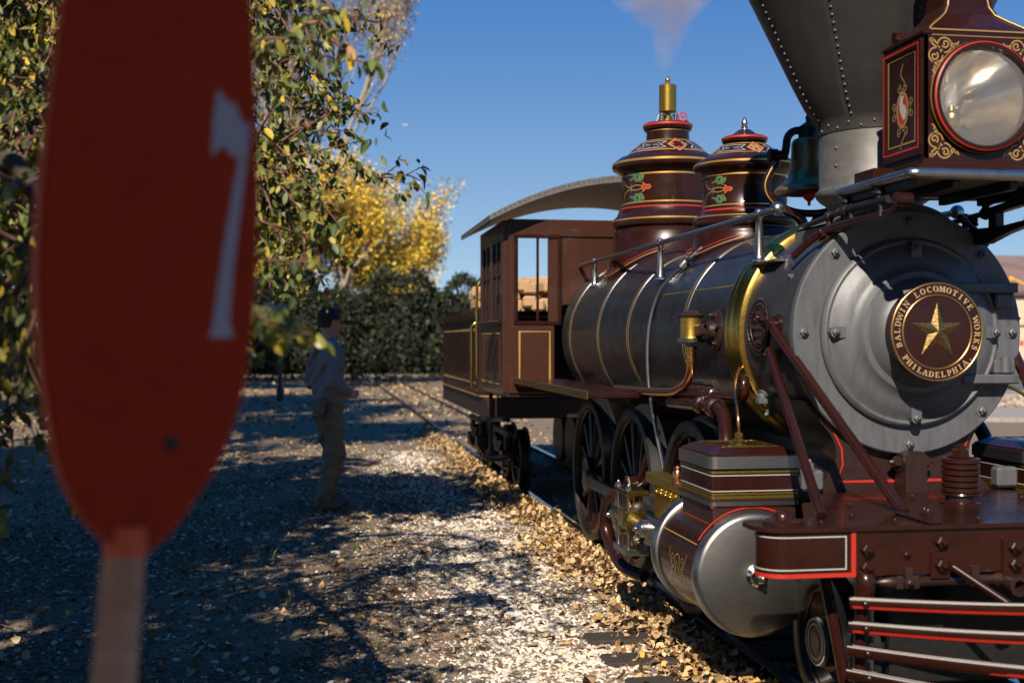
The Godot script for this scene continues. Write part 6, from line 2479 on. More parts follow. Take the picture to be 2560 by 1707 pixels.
const BRANCHES := [
	[[-2.70, 2.87, 0.15], [-2.66, 2.82, 0.16], [-2.62, 2.73, 0.16], [-2.59, 2.66, 0.17], [-2.57, 2.59, 0.17], [-2.55, 2.53, 0.17], [-2.52, 2.47, 0.18], [-2.50, 2.45, 0.18]],
	[[-2.84, 2.63, 0.33], [-2.78, 2.58, 0.34], [-2.71, 2.53, 0.35], [-2.65, 2.48, 0.36], [-2.59, 2.43, 0.37], [-2.54, 2.37, 0.38], [-2.52, 2.33, 0.38], [-2.49, 2.28, 0.39], [-2.47, 2.24, 0.39], [-2.44, 2.18, 0.40], [-2.41, 2.16, 0.40], [-2.36, 2.13, 0.41]],
	[[-2.36, 2.12, 0.51], [-2.33, 2.10, 0.52], [-2.24, 2.11, 0.53], [-2.19, 2.09, 0.54]],
	[[-2.83, 2.53, 0.23], [-2.76, 2.49, 0.24], [-2.69, 2.44, 0.25], [-2.64, 2.42, 0.26], [-2.58, 2.39, 0.27], [-2.54, 2.38, 0.28], [-2.48, 2.38, 0.29], [-2.42, 2.39, 0.30]],
	[[-2.61, 2.44, 1.28], [-2.55, 2.46, 1.29], [-2.52, 2.41, 1.29], [-2.50, 2.39, 1.30], [-2.46, 2.35, 1.30], [-2.41, 2.34, 1.31], [-2.38, 2.35, 1.32]],
	[[-2.55, 2.63, 0.99], [-2.50, 2.57, 0.99], [-2.45, 2.56, 1.00], [-2.38, 2.54, 1.01], [-2.35, 2.54, 1.02]],
	[[-2.76, 2.35, 1.46], [-2.69, 2.36, 1.47], [-2.63, 2.36, 1.48], [-2.58, 2.40, 1.49]],
	[[-2.83, 1.98, 0.53], [-2.76, 1.93, 0.55], [-2.69, 1.91, 0.56], [-2.63, 1.89, 0.57], [-2.56, 1.88, 0.58], [-2.50, 1.86, 0.59]],
	[[-2.68, 2.13, 0.36], [-2.63, 2.08, 0.37], [-2.56, 2.01, 0.38], [-2.50, 1.98, 0.39], [-2.46, 1.95, 0.39], [-2.40, 1.93, 0.40]],
	[[-2.85, 2.10, 0.23], [-2.77, 2.06, 0.24], [-2.69, 1.99, 0.25], [-2.62, 1.96, 0.27], [-2.54, 1.96, 0.28], [-2.47, 1.95, 0.29]],
	[[-2.81, 2.15, 0.44], [-2.73, 2.12, 0.45], [-2.65, 2.08, 0.46], [-2.59, 2.05, 0.47], [-2.52, 2.05, 0.48]],
	[[-2.72, 2.44, -0.06], [-2.63, 2.30, -0.04], [-2.53, 2.23, -0.03], [-2.48, 2.22, -0.02]],
	[[-2.78, 2.26, 0.54], [-2.70, 2.20, 0.56], [-2.65, 2.14, 0.56], [-2.60, 2.08, 0.57], [-2.56, 2.03, 0.58]],
	[[-2.75, 1.58, 2.17], [-2.70, 1.56, 2.18], [-2.65, 1.54, 2.19], [-2.60, 1.53, 2.19]],
	[[-2.60, 1.53, 2.19], [-2.57, 1.51, 2.20], [-2.56, 1.50, 2.20]],
	[[-2.75, 1.69, 1.86], [-2.69, 1.70, 1.87], [-2.63, 1.70, 1.88], [-2.59, 1.70, 1.89], [-2.56, 1.69, 1.90]],
	[[-2.76, 2.83, 0.24], [-2.69, 2.73, 0.25], [-2.65, 2.64, 0.26], [-2.63, 2.55, 0.26], [-2.62, 2.49, 0.27]],
	[[-2.82, 2.82, 0.03], [-2.78, 2.72, 0.04], [-2.73, 2.64, 0.04], [-2.70, 2.57, 0.05]],
	[[-2.61, 2.84, 0.27], [-2.56, 2.78, 0.27], [-2.54, 2.72, 0.28], [-2.52, 2.68, 0.28]],
	[[-2.65, 2.52, 0.16], [-2.58, 2.55, 0.17], [-2.54, 2.53, 0.18], [-2.52, 2.51, 0.18]],
	[[-2.54, 2.40, 0.18], [-2.48, 2.40, 0.19], [-2.43, 2.41, 0.20], [-2.39, 2.40, 0.20]],
]


# ---------------------------------------------------------------- gravel and fallen leaves
func litter() -> void:
	var stones := stone_meshes(4, null)
	var xf := [[], [], [], []]
	var cols := [[], [], [], []]
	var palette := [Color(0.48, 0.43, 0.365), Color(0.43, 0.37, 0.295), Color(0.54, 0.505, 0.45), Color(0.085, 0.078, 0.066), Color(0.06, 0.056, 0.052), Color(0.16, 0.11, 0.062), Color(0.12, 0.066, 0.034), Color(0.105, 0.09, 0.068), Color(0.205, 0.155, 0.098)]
	var n := FastNoiseLite.new()
	n.seed = 4
	n.frequency = 0.5
	for i in 115000:
		var z := 0.4 - 12.4 * pow(rng.randf(), 1.6)
		var x := rng.randf_range(-5.4, -0.42)
		if i % 3 != 0 and x < -2.0 and n.get_noise_2d(x * 0.9 + 7.0, z * 0.9) < -0.12 and rng.randf() < 0.8:
			continue  # worn bare patches of dirt
		if i % 3 == 0:
			x = rng.randf_range(-2.3, -0.42)
			z = 0.4 - 5.5 * pow(rng.randf(), 1.3)
		if i % 16 == 0:
			x = rng.randf_range(-0.45, 1.6)
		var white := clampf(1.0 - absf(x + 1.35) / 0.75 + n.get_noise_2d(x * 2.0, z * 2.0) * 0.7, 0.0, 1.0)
		var s := rng.randf_range(0.012, 0.026) * (1.0 + 0.9 * white * rng.randf())
		var p := Vector3(x, gy(x, z) + s * 0.12, z)
		var k := rng.randi() % 4
		xf[k].append(Transform3D(Basis.from_euler(Vector3(rng.randf_range(-0.5, 0.5), rng.randf() * TAU, rng.randf_range(-0.5, 0.5))).scaled_local(Vector3(1.2, 0.9, 1.1) * s), p))
		var c: Color
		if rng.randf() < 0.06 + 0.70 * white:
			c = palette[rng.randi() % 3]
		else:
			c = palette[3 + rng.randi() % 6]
		cols[k].append(c * rng.randf_range(0.8, 1.15))
	for k in 4:
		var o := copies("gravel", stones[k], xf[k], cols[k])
		tag(o, "loose white, tan and grey gravel covering the path and track edge", "gravel", "gravel of the path")
	# larger stones, twigs and a few weeds
	xf = [[], [], [], []]
	cols = [[], [], [], []]
	for i in 1600:
		var z := 0.2 - 10.0 * pow(rng.randf(), 1.3)
		var x := rng.randf_range(-5.2, -0.5) if i % 3 else rng.randf_range(-2.1, -0.7)
		var s := rng.randf_range(0.028, 0.055)
		var k := rng.randi() % 4
		xf[k].append(Transform3D(Basis.from_euler(Vector3(rng.randf_range(-0.4, 0.4), rng.randf() * TAU, rng.randf_range(-0.4, 0.4))).scaled_local(Vector3(1.2, 0.7, 1.0) * s), Vector3(x, gy(x, z) + s * 0.1, z)))
		cols[k].append(palette[rng.randi() % 9] * rng.randf_range(0.75, 1.1))
	for k in 4:
		tag(copies("pebbles", stones[k], xf[k], cols[k]), "larger pebbles lying in the gravel of the path", "gravel", "gravel of the path")
	var g := Geo.new()
	for i in 240:
		var z := 0.2 - 12.0 * pow(rng.randf(), 1.3)
		var x := rng.randf_range(-5.5, -0.9)
		var a := rng.randf() * TAU
		var l := rng.randf_range(0.04, 0.22)
		var p := Vector3(x, gy(x, z) + 0.016, z)
		var q := p + Vector3(cos(a), 0.0, sin(a)) * l
		g.tube([p, (p + q) / 2 + Vector3(rng.randf_range(-0.02, 0.02), 0.012, rng.randf_range(-0.02, 0.02)), q], [0.0035, 0.003, 0.0015], 5, false)
	tag(stuff(obj("fallen_twigs", g, M.twig_bark)), "thin fallen twigs scattered over the gravel path", "twigs")
	g = Geo.new()
	for i in 46:
		var z := -0.2 - 9.0 * pow(rng.randf(), 1.2)
		var x := rng.randf_range(-5.2, -1.5)
		for k in 9:
			var a := rng.randf() * TAU
			var h := rng.randf_range(0.03, 0.10)
			var p := Vector3(x + rng.randf_range(-0.02, 0.02), gy(x, z), z + rng.randf_range(-0.02, 0.02))
			var q := p + Vector3(cos(a) * h * 0.6, h, sin(a) * h * 0.6)
			g.tube([p, p.lerp(q, 0.5) + Vector3(0, h * 0.2, 0), q], [0.0022, 0.0018, 0.0006], 4, false)
	tag(stuff(obj("weeds", g, mat("weed_green", lin(0.10, 0.12, 0.035), 0.7))), "small pale green weeds growing through the gravel path", "weeds")
	# leaves
	var dm := leaf_mat("dry_leaf", Color(1, 1, 1), Color(0.35, 0.25, 0.12), 0.65)
	var meshes := []
	for q in [[1.0, 0.80, 1.2, 0.3, 0.36], [1.0, 0.72, 2.2, 0.7, 0.4], [1.0, 0.85, -1.4, -0.5, 0.36], [1.0, 0.68, 2.8, 0.4, 0.42], [1.0, 0.75, 0.5, 0.12, 0.38]]:
		meshes.append(leaf_mesh(dm, q[0], q[1], q[2], q[3], q[4]))
	var tan_ := [Color(0.38, 0.24, 0.11), Color(0.45, 0.31, 0.155), Color(0.29, 0.18, 0.08), Color(0.52, 0.39, 0.22), Color(0.20, 0.115, 0.055), Color(0.34, 0.19, 0.05), Color(0.14, 0.07, 0.035), Color(0.45, 0.28, 0.045)]
	var lx := [[], [], [], [], []]
	var lc := [[], [], [], [], []]
	var big := []
	var drop := func(x: float, z: float, lift: float, size: float, tilt: float) -> void:
		var k := rng.randi() % 5
		var b := Basis.from_euler(Vector3(rng.randf_range(-tilt, tilt), rng.randf() * TAU, rng.randf_range(-tilt, tilt)))
		if rng.randf() < 0.4:
			b = b * Basis(Vector3(0, 0, 1), PI)
		var T := Transform3D(b.scaled_local(Vector3.ONE * size), Vector3(x, gy(x, z) + lift, z))
		var r := rng.randf()
		var ci: int = [0, 1, 3, 3, 1, 2][rng.randi() % 6] if r < 0.78 else (4 + rng.randi() % 4 if r < 0.92 else 6)
		var c: Color = tan_[ci] * rng.randf_range(0.75, 1.15)
		big.append([Vector3(x, 0, z).distance_to(Vector3(-2.56, 0, 4.935)) / size, T, k, ci, c])
	for i in 14500:  # drift against the rail
		var z := 0.9 - 17.0 * pow(rng.randf(), 1.25)
		var e := -0.98 + sin(z * 2.1) * 0.10 + sin(z * 5.3 + 1.0) * 0.07
		var f := absf(rng.randfn(0.0, 0.42))
		var x := -0.53 + (e + 0.53) * minf(f, 1.35)
		if rng.randf() < 0.12:
			x = rng.randf_range(-0.45, 1.2)
		var bank := clampf(1.0 - absf(x + 0.66) / 0.42, 0.0, 1.0)
		drop.call(x, z, 0.012 + rng.randf() * (0.012 + 0.060 * bank), rng.randf_range(0.022, 0.066), 0.6)
	for i in 5200:  # scattered over the path
		var z := 0.5 - 16.0 * pow(rng.randf(), 1.4)
		var x := rng.randf_range(-8.0, -0.9)
		if n.get_noise_2d(x, z) < -0.25 and rng.randf() < 0.7:
			continue
		drop.call(x, z, 0.012 + rng.randf() * 0.012, rng.randf_range(0.02, 0.066), 0.4)
	for i in 5000:  # far band before the hedge
		drop.call(rng.randf_range(-14.0, 1.5), rng.randf_range(-16.0, -40.0), 0.02, rng.randf_range(0.06, 0.12), 0.4)
	big.sort_custom(func(a, b): return a[0] < b[0])
	var singles := {}
	var count := 0
	for q in big:
		var T: Transform3D = q[1]
		var p: Vector3 = T.origin
		var r: Vector3 = p - Vector3(-2.56, 1.5, 4.935)
		var dep := r.dot(Vector3(0.16, 0, -0.987))
		var seen := dep > 5.4 and absf(r.dot(Vector3(0.987, 0, 0.16)) / dep) < 0.42 and r.y / dep > -0.284
		if seen and count < 300 and p.x < -0.45:
			var key := "%d/%d" % [q[2], q[3]]
			if not singles.has(key):
				var mm := leaf_mat("fallen_leaf", Color(1, 1, 1), Color(0.35, 0.25, 0.12), 0.65)
				mm.vertex_color_use_as_albedo = false
				mm.albedo_color = tan_[q[3]].linear_to_srgb()
				var s: Array = [[1.0, 0.80, 1.2, 0.3, 0.36], [1.0, 0.72, 2.2, 0.7, 0.4], [1.0, 0.85, -1.4, -0.5, 0.36], [1.0, 0.68, 2.8, 0.4, 0.42], [1.0, 0.75, 0.5, 0.12, 0.38]][q[2]]
				singles[key] = leaf_mesh(mm, s[0], s[1], s[2], s[3], s[4])
			var on: String = "in the drift along the left rail" if p.x > -1.12 else "lying loose on the gravel path"
			var tone: String = ["tan", "pale tan", "brown", "straw coloured", "dark brown", "orange brown", "dark red brown", "yellow"][q[3]]
			tag(put("fallen_leaf", singles[key], self, T), "%s dry fallen leaf %s" % [tone, on], "fallen leaf", "%s fallen leaves %s" % [tone, on])
			count += 1
		else:
			lx[q[2]].append(T)
			lc[q[2]].append(q[4])
	for k in 5:
		tag(copies("leaf_litter", meshes[k], lx[k], lc[k]), "dry tan leaf litter drifted along the rail and scattered over the path", "leaf litter", "leaf litter of the path")


# ---------------------------------------------------------------- the paddle sign close to the lens
func paddle() -> void:
	var W := Vector3(-2.757, 0, 3.484)
	var t := thing("paddle_sign", "orange red paddle sign with white numeral on a tan wooden handle, close to the viewer", "paddle sign", W, 0.42)
	var s := 1.4 / 3000.0
	var P := func(u: float, v: float) -> Vector2: return Vector2((u - 380.0) * s * 1.05, 1.5 + (848.0 - v) * s)
	var out := []
	for q in [[175, 0], [150, 200], [130, 400], [117, 600], [120, 750], [135, 900], [160, 1050], [200, 1150], [250, 1220], [300, 1256], [370, 1240], [440, 1160], [510, 1050], [560, 900], [585, 700], [595, 500], [590, 200], [580, 0], [555, -190], [510, -330], [450, -420], [380, -450], [310, -420], [245, -330], [200, -170]]:
		out.append(P.call(q[0] * 1.0885, q[1] * 1.0885))
	out.append(out[0])
	out = curve(out, 4)
	out.pop_back()
	var poly := PackedVector2Array(out)
	var g := Geo.new()
	g.prism(poly, -0.010, 0.010, true)
	var inner: Array = Geometry2D.offset_polygon(poly, -0.004)
	g.prism(inner[0], -0.0135, 0.0135, true)
	var m := mat("paddle_red", lin(0.36, 0.030, 0.008), 0.6)
	m.metallic_specular = 0.2
	worn(m, noise_tex(0.012, [[0.0, Color(0.88, 0.88, 0.88)], [0.35, Color(0.97, 0.97, 0.97)], [1.0, Color(1, 1, 1)]], 93, 512, FastNoiseLite.TYPE_SIMPLEX_SMOOTH, 6), 2.5)
	obj("blade", g, m, t)
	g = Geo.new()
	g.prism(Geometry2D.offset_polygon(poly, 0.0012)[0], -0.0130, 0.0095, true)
	var rim := mat("sunlit_paddle_edge", lin(0.62, 0.075, 0.014), 0.55)  # brighter orange than the blade: sunlight on the edge put into the colour
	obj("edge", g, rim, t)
	var f := plane(Vector3(0, 0, 0.0145), Vector3.RIGHT, UPV)
	g = Geo.new()
	g.fill([[543, 200], [568, 232], [586, 232], [607, 282], [625, 279], [623, 321], [612, 420], [585, 640], [572, 800], [584, 838], [522, 838], [532, 800], [556, 620], [585, 440], [598, 371], [578, 370], [557, 343], [528, 375], [532, 290]].map(func(q): return P.call(q[0], q[1])), f)
	obj("numeral", g, mat("numeral_white", lin(0.31, 0.30, 0.31), 0.7), t)
	g = Geo.new()
	var c: Vector2 = P.call(430, 1105)
	g.at(Transform3D(Geo.to_dir(Vector3(0, 0, 1)), Vector3(c.x, c.y, 0.013)))
	g.lathe([[0.009, 0.0], [0.009, 0.003], [0.005, 0.005], [0, 0.0052]], 16)
	obj("bolt", g, M.black_iron, t)
	var a: Vector2 = P.call(331, 1330)
	var b: Vector2 = P.call(303, 1707)
	var d := (b - a)
	var e := a + d * ((a.y + 0.06) / -d.y)
	g = Geo.new()
	g.tube([Vector3(a.x, a.y, -0.004), Vector3(b.x, b.y, -0.004), Vector3(e.x, e.y, -0.004)], [0.0235, 0.0255, 0.028], 20)
	var hm := mat("handle_wood", lin(0.56, 0.29, 0.165), 0.6)
	worn(hm, noise_tex(0.02, [[0.0, Color(0.75, 0.72, 0.7)], [1.0, Color(1, 1, 1)]], 91, 256), 3.0)
	obj("handle", g, hm, t)
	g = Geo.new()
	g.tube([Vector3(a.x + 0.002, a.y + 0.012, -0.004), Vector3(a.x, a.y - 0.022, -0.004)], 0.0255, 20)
	obj("collar", g, rim, t)  # same orange with the sunlight painted in, at the neck of the handle


# ---------------------------------------------------------------- smoke and a distant aeroplane
func smoke() -> void:
	var t := thing("smoke", "thin grey smoke drifting up behind the brass whistle on the steam dome", "smoke", Vector3(0, 3.4, -3.72))
	stuff(t)
	var m := FogMaterial.new()
	m.resource_name = "smoke"
	m.albedo = Color(0.86, 0.80, 0.84)
	m.density = 0.75
	for q in [[0.0, 0.20, 0.12, 0.16], [-0.03, 0.30, 0.14, 0.14], [0.05, 0.40, 0.18, 0.16], [0.10, 0.50, 0.20, 0.16], [-0.10, 0.54, 0.22, 0.16], [0.16, 0.60, 0.24, 0.2], [-0.16, 0.64, 0.26, 0.18], [0.02, 0.66, 0.26, 0.2], [0.24, 0.68, 0.2, 0.2], [-0.25, 0.60, 0.2, 0.14], [0.0, 0.24, 0.16, 0.2], [0.03, 0.36, 0.24, 0.24], [0.06, 0.46, 0.32, 0.26], [-0.02, 0.58, 0.5, 0.34], [0.12, 0.62, 0.34, 0.3], [0.20, 0.74, 0.40, 0.34], [-0.22, 0.70, 0.42, 0.30], [0.0, 0.78, 0.5, 0.5], [-0.12, 0.9, 0.7, 0.4], [0.2, 0.98, 0.5, 0.5], [0.0, 1.15, 0.9, 0.6]]:
		var f := FogVolume.new()
		f.shape = RenderingServer.FOG_VOLUME_SHAPE_ELLIPSOID
		f.size = Vector3(q[2], q[3], q[2])
		f.material = m
		f.name = numbered("puff", t)
		f.position = Vector3(q[0], q[1], rng.randf_range(-0.1, 0.05))
		t.add_child(f, true)
		stuff(f)


func aircraft() -> void:
	var t := thing("aeroplane", "tiny white aeroplane far off in the blue sky", "aeroplane", Vector3(213.0, 542.5, -2999.0), 0.2)
	var g := Geo.new()
	g.at(Transform3D(Basis(Vector3(0, 0, 1), PI / 2), Vector3.ZERO))
	g.lathe([[0, -7.0], [0.9, -5.0], [1.1, 0.0], [0.8, 4.0], [0.2, 8.0]], 12)
	var w := mat("aeroplane_white", lin(0.8, 0.8, 0.8), 0.4)
	obj("fuselage", g, w, t)
	g = Geo.new()
	g.box(Vector3(-1.0, 0.9, 0), Vector3(1.8, 0.2, 14.0))
	g.box(Vector3(7.0, 0.4, 0), Vector3(1.0, 0.15, 4.5))
	obj("wing", g, w, t)
	g = Geo.new()
	g.box(Vector3(7.2, 1.3, 0), Vector3(1.3, 2.0, 0.2))
	obj("tail", g, M.red, t)


func tender() -> void:
	var t := thing("tender", "maroon tender with gold lines coupled behind the locomotive cab", "tender", Vector3(0, 0, -8.6))
	var g := Geo.new().at(Transform3D(VERT, Vector3.ZERO))
	g.prism(rrect(0.98, 1.9, 0.18, 6), 0.95, 1.75, true)
	g.prism(rrect(1.04, 1.96, 0.2, 6), 1.75, 1.80, true)
	obj("tank", g, M.maroon, t)
	g = Geo.new()
	g.box(Vector3(0, 0.85, 0), Vector3(1.9, 0.2, 4.1), 0.01)
	obj("frame", g, M.maroon_dull, t)
	g = Geo.new()
	for i in 220:
		g.at(Transform3D(Basis.from_euler(Vector3(0, rng.randfn(0, 0.1), 0)), Vector3(rng.randf_range(-0.7, 0.7), 1.80 + rng.randf() * 0.35, rng.randf_range(-0.6, 0.9))))
		g.box(Vector3.ZERO, Vector3(0.14, 0.12, 0.6), 0.02)
	g.at(Transform3D())
	stuff(obj("firewood", g, mat("firewood", lin(0.30, 0.19, 0.10), 0.9), t))
	g = Geo.new()
	for s in [-1.0, 1.0]:
		g.ribbon([Vector2(-1.6, 1.08), Vector2(1.6, 1.08), Vector2(1.6, 1.62), Vector2(-1.6, 1.62)], 0.014, plane(Vector3(s * 0.983, 0, 0), Vector3(0, 0, 1), UPV), true)
	obj("gold_line", g, M.gold_paint, t)
	for z in [1.35, 0.6, -0.6, -1.35]:
		for s in [-1.0, 1.0]:
			g = Geo.new().at(Transform3D(Basis(Vector3(0, 0, 1), -s * PI / 2), Vector3(s * 0.487, 0.30, z)))
			g.lathe([[0.0, -0.05], [0.32, -0.05], [0.325, -0.03], [0.30, -0.02], [0.298, 0.055], [0.29, 0.06], [0.245, 0.06], [0.235, 0.03], [0.20, 0.015], [0.11, 0.03], [0.10, 0.07], [0.05, 0.09], [0, 0.09]], 36)
			obj("wheel", g, M.black_iron, t)
	for zc in [0.975, -0.975]:
		for s in [-1.0, 1.0]:
			g = Geo.new()
			for e in [-0.375, 0.375]:
				g.box(Vector3(s * 0.64, 0.30, zc + e), Vector3(0.13, 0.17, 0.17), 0.012)
				g.box(Vector3(s * 0.64, 0.48, zc + e), Vector3(0.05, 0.22, 0.07), 0.006)
			g.box(Vector3(s * 0.64, 0.56, zc), Vector3(0.05, 0.06, 1.1), 0.006)
			g.box(Vector3(s * 0.64, 0.20, zc), Vector3(0.04, 0.035, 0.95), 0.006)
			for k in 4:
				g.box(Vector3(s * 0.66, 0.36 + k * 0.032, zc), Vector3(0.07, 0.024, 0.30 + 0.12 * k), 0.004)
			g.box(Vector3(s * 0.66, 0.42, zc), Vector3(0.08, 0.16, 0.06), 0.004)
			obj("truck_frame", g, M.maroon_dull, t)
	g = Geo.new()
	for s in [-1.0, 1.0]:
		for i in 44:
			for y in [0.985, 1.72]:
				g.ball(Vector3(s * 0.981, y, -1.7 + i * 0.079), 0.008, 6)
	stuff(obj("rivets", g, M.maroon, t))
	for s in [-1.0, 1.0]:
		g = Geo.new()
		g.tube([Vector3(s * 1.0, 1.0, 1.78), Vector3(s * 1.06, 1.05, 1.78), Vector3(s * 1.06, 1.65, 1.78), Vector3(s * 1.0, 1.7, 1.78)], 0.014, 8)
		obj("grab_rail", g, M.brass, t)
	g = Geo.new()
	g.at(Transform3D(VERT, Vector3.ZERO))
	g.prism(rrect(0.985, 1.905, 0.182, 6), 0.955, 0.968, true)
	g.prism(rrect(0.985, 1.905, 0.182, 6), 1.738, 1.748, true)
	obj("gold_edge", g, M.gold_paint, t)


# ---------------------------------------------------------------- a person: smooth bodies meshed from rounded bones
func body(bones: Array, cell: float, k: float, m: Material, called: String, parent: Node, fold := 0.0) -> MeshInstance3D:
	var lo := Vector3.ONE * 1e9
	var hi := -lo
	for b in bones:
		for e in [[b[0], b[2]], [b[1], b[3]]]:
			lo = lo.min(e[0] - Vector3.ONE * (e[1] + cell * 3.0 + k))
			hi = hi.max(e[0] + Vector3.ONE * (e[1] + cell * 3.0 + k))
	var dx := int((hi.x - lo.x) / cell) + 2
	var dy := int((hi.y - lo.y) / cell) + 2
	var dz := int((hi.z - lo.z) / cell) + 2
	var f := PackedFloat32Array()
	f.resize(dx * dy * dz)
	for b in bones:
		var A: Vector3 = b[0]
		var B: Vector3 = b[1]
		var reach: float = maxf(b[2], b[3]) + k * 3.5 + cell
		var l := ((A.min(B) - Vector3.ONE * reach - lo) / cell).floor()
		var h := ((A.max(B) + Vector3.ONE * reach - lo) / cell).ceil()
		var ab := B - A
		var q := 1.0 / maxf(ab.length_squared(), 1e-9)
		for z in range(maxi(0, int(l.z)), mini(dz, int(h.z) + 1)):
			for y in range(maxi(0, int(l.y)), mini(dy, int(h.y) + 1)):
				var row := (z * dy + y) * dx
				for x in range(maxi(0, int(l.x)), mini(dx, int(h.x) + 1)):
					var p := lo + Vector3(x, y, z) * cell
					var t := clampf((p - A).dot(ab) * q, 0.0, 1.0)
					var d: float = p.distance_to(A + ab * t) - lerpf(b[2], b[3], t)
					if d < reach:
						f[row + x] += exp(-d / k)
	for i in f.size():
		f[i] = -k * log(f[i]) if f[i] > 1e-12 else 1.0
	if fold > 0.0:
		for z in dz:
			for y in dy:
				for x in dx:
					var p := lo + Vector3(x, y, z) * cell
					f[(z * dy + y) * dx + x] += fold * (sin(p.y * 55.0 + p.x * 30.0 + sin(p.z * 24.0) * 2.0) * 0.6 + sin(p.y * 21.0 - p.z * 33.0 + p.x * 17.0))
	var g := Geo.new()
	var at := {}
	var sx := 1
	var sy := dx
	var sz := dx * dy
	for z in dz - 1:
		for y in dy - 1:
			for x in dx - 1:
				var i := (z * dy + y) * dx + x
				var s := 0
				var c := [f[i], f[i + sx], f[i + sy], f[i + sx + sy], f[i + sz], f[i + sx + sz], f[i + sy + sz], f[i + sx + sy + sz]]
				for e in c:
					if e < 0.0:
						s += 1
				if s == 0 or s == 8:
					continue
				var sum := Vector3.ZERO
				var n := 0
				for e in [[0, 1], [2, 3], [4, 5], [6, 7], [0, 2], [1, 3], [4, 6], [5, 7], [0, 4], [1, 5], [2, 6], [3, 7]]:
					var a: float = c[e[0]]
					var b: float = c[e[1]]
					if (a < 0.0) != (b < 0.0):
						var t := a / (a - b)
						var pa := Vector3(e[0] & 1, (e[0] >> 1) & 1, e[0] >> 2)
						var pb := Vector3(e[1] & 1, (e[1] >> 1) & 1, e[1] >> 2)
						sum += pa.lerp(pb, t)
						n += 1
				var gr := Vector3(c[1] + c[3] + c[5] + c[7] - c[0] - c[2] - c[4] - c[6], c[2] + c[3] + c[6] + c[7] - c[0] - c[1] - c[4] - c[5], c[4] + c[5] + c[6] + c[7] - c[0] - c[1] - c[2] - c[3])
				at[i] = g.vert(lo + (Vector3(x, y, z) + sum / n) * cell, gr)
	for i in at:
		var a: float = f[i]
		for e in [[sx, sy, sz], [sy, sz, sx], [sz, sx, sy]]:
			if (a < 0.0) != (f[i + e[0]] < 0.0):
				var q0 = at.get(i)
				var q1 = at.get(i - e[1])
				var q2 = at.get(i - e[1] - e[2])
				var q3 = at.get(i - e[2])
				if q0 != null and q1 != null and q2 != null and q3 != null:
					g.tri(q0, q1, q2)
					g.tri(q0, q2, q3)
	return obj(called, g, m, parent)


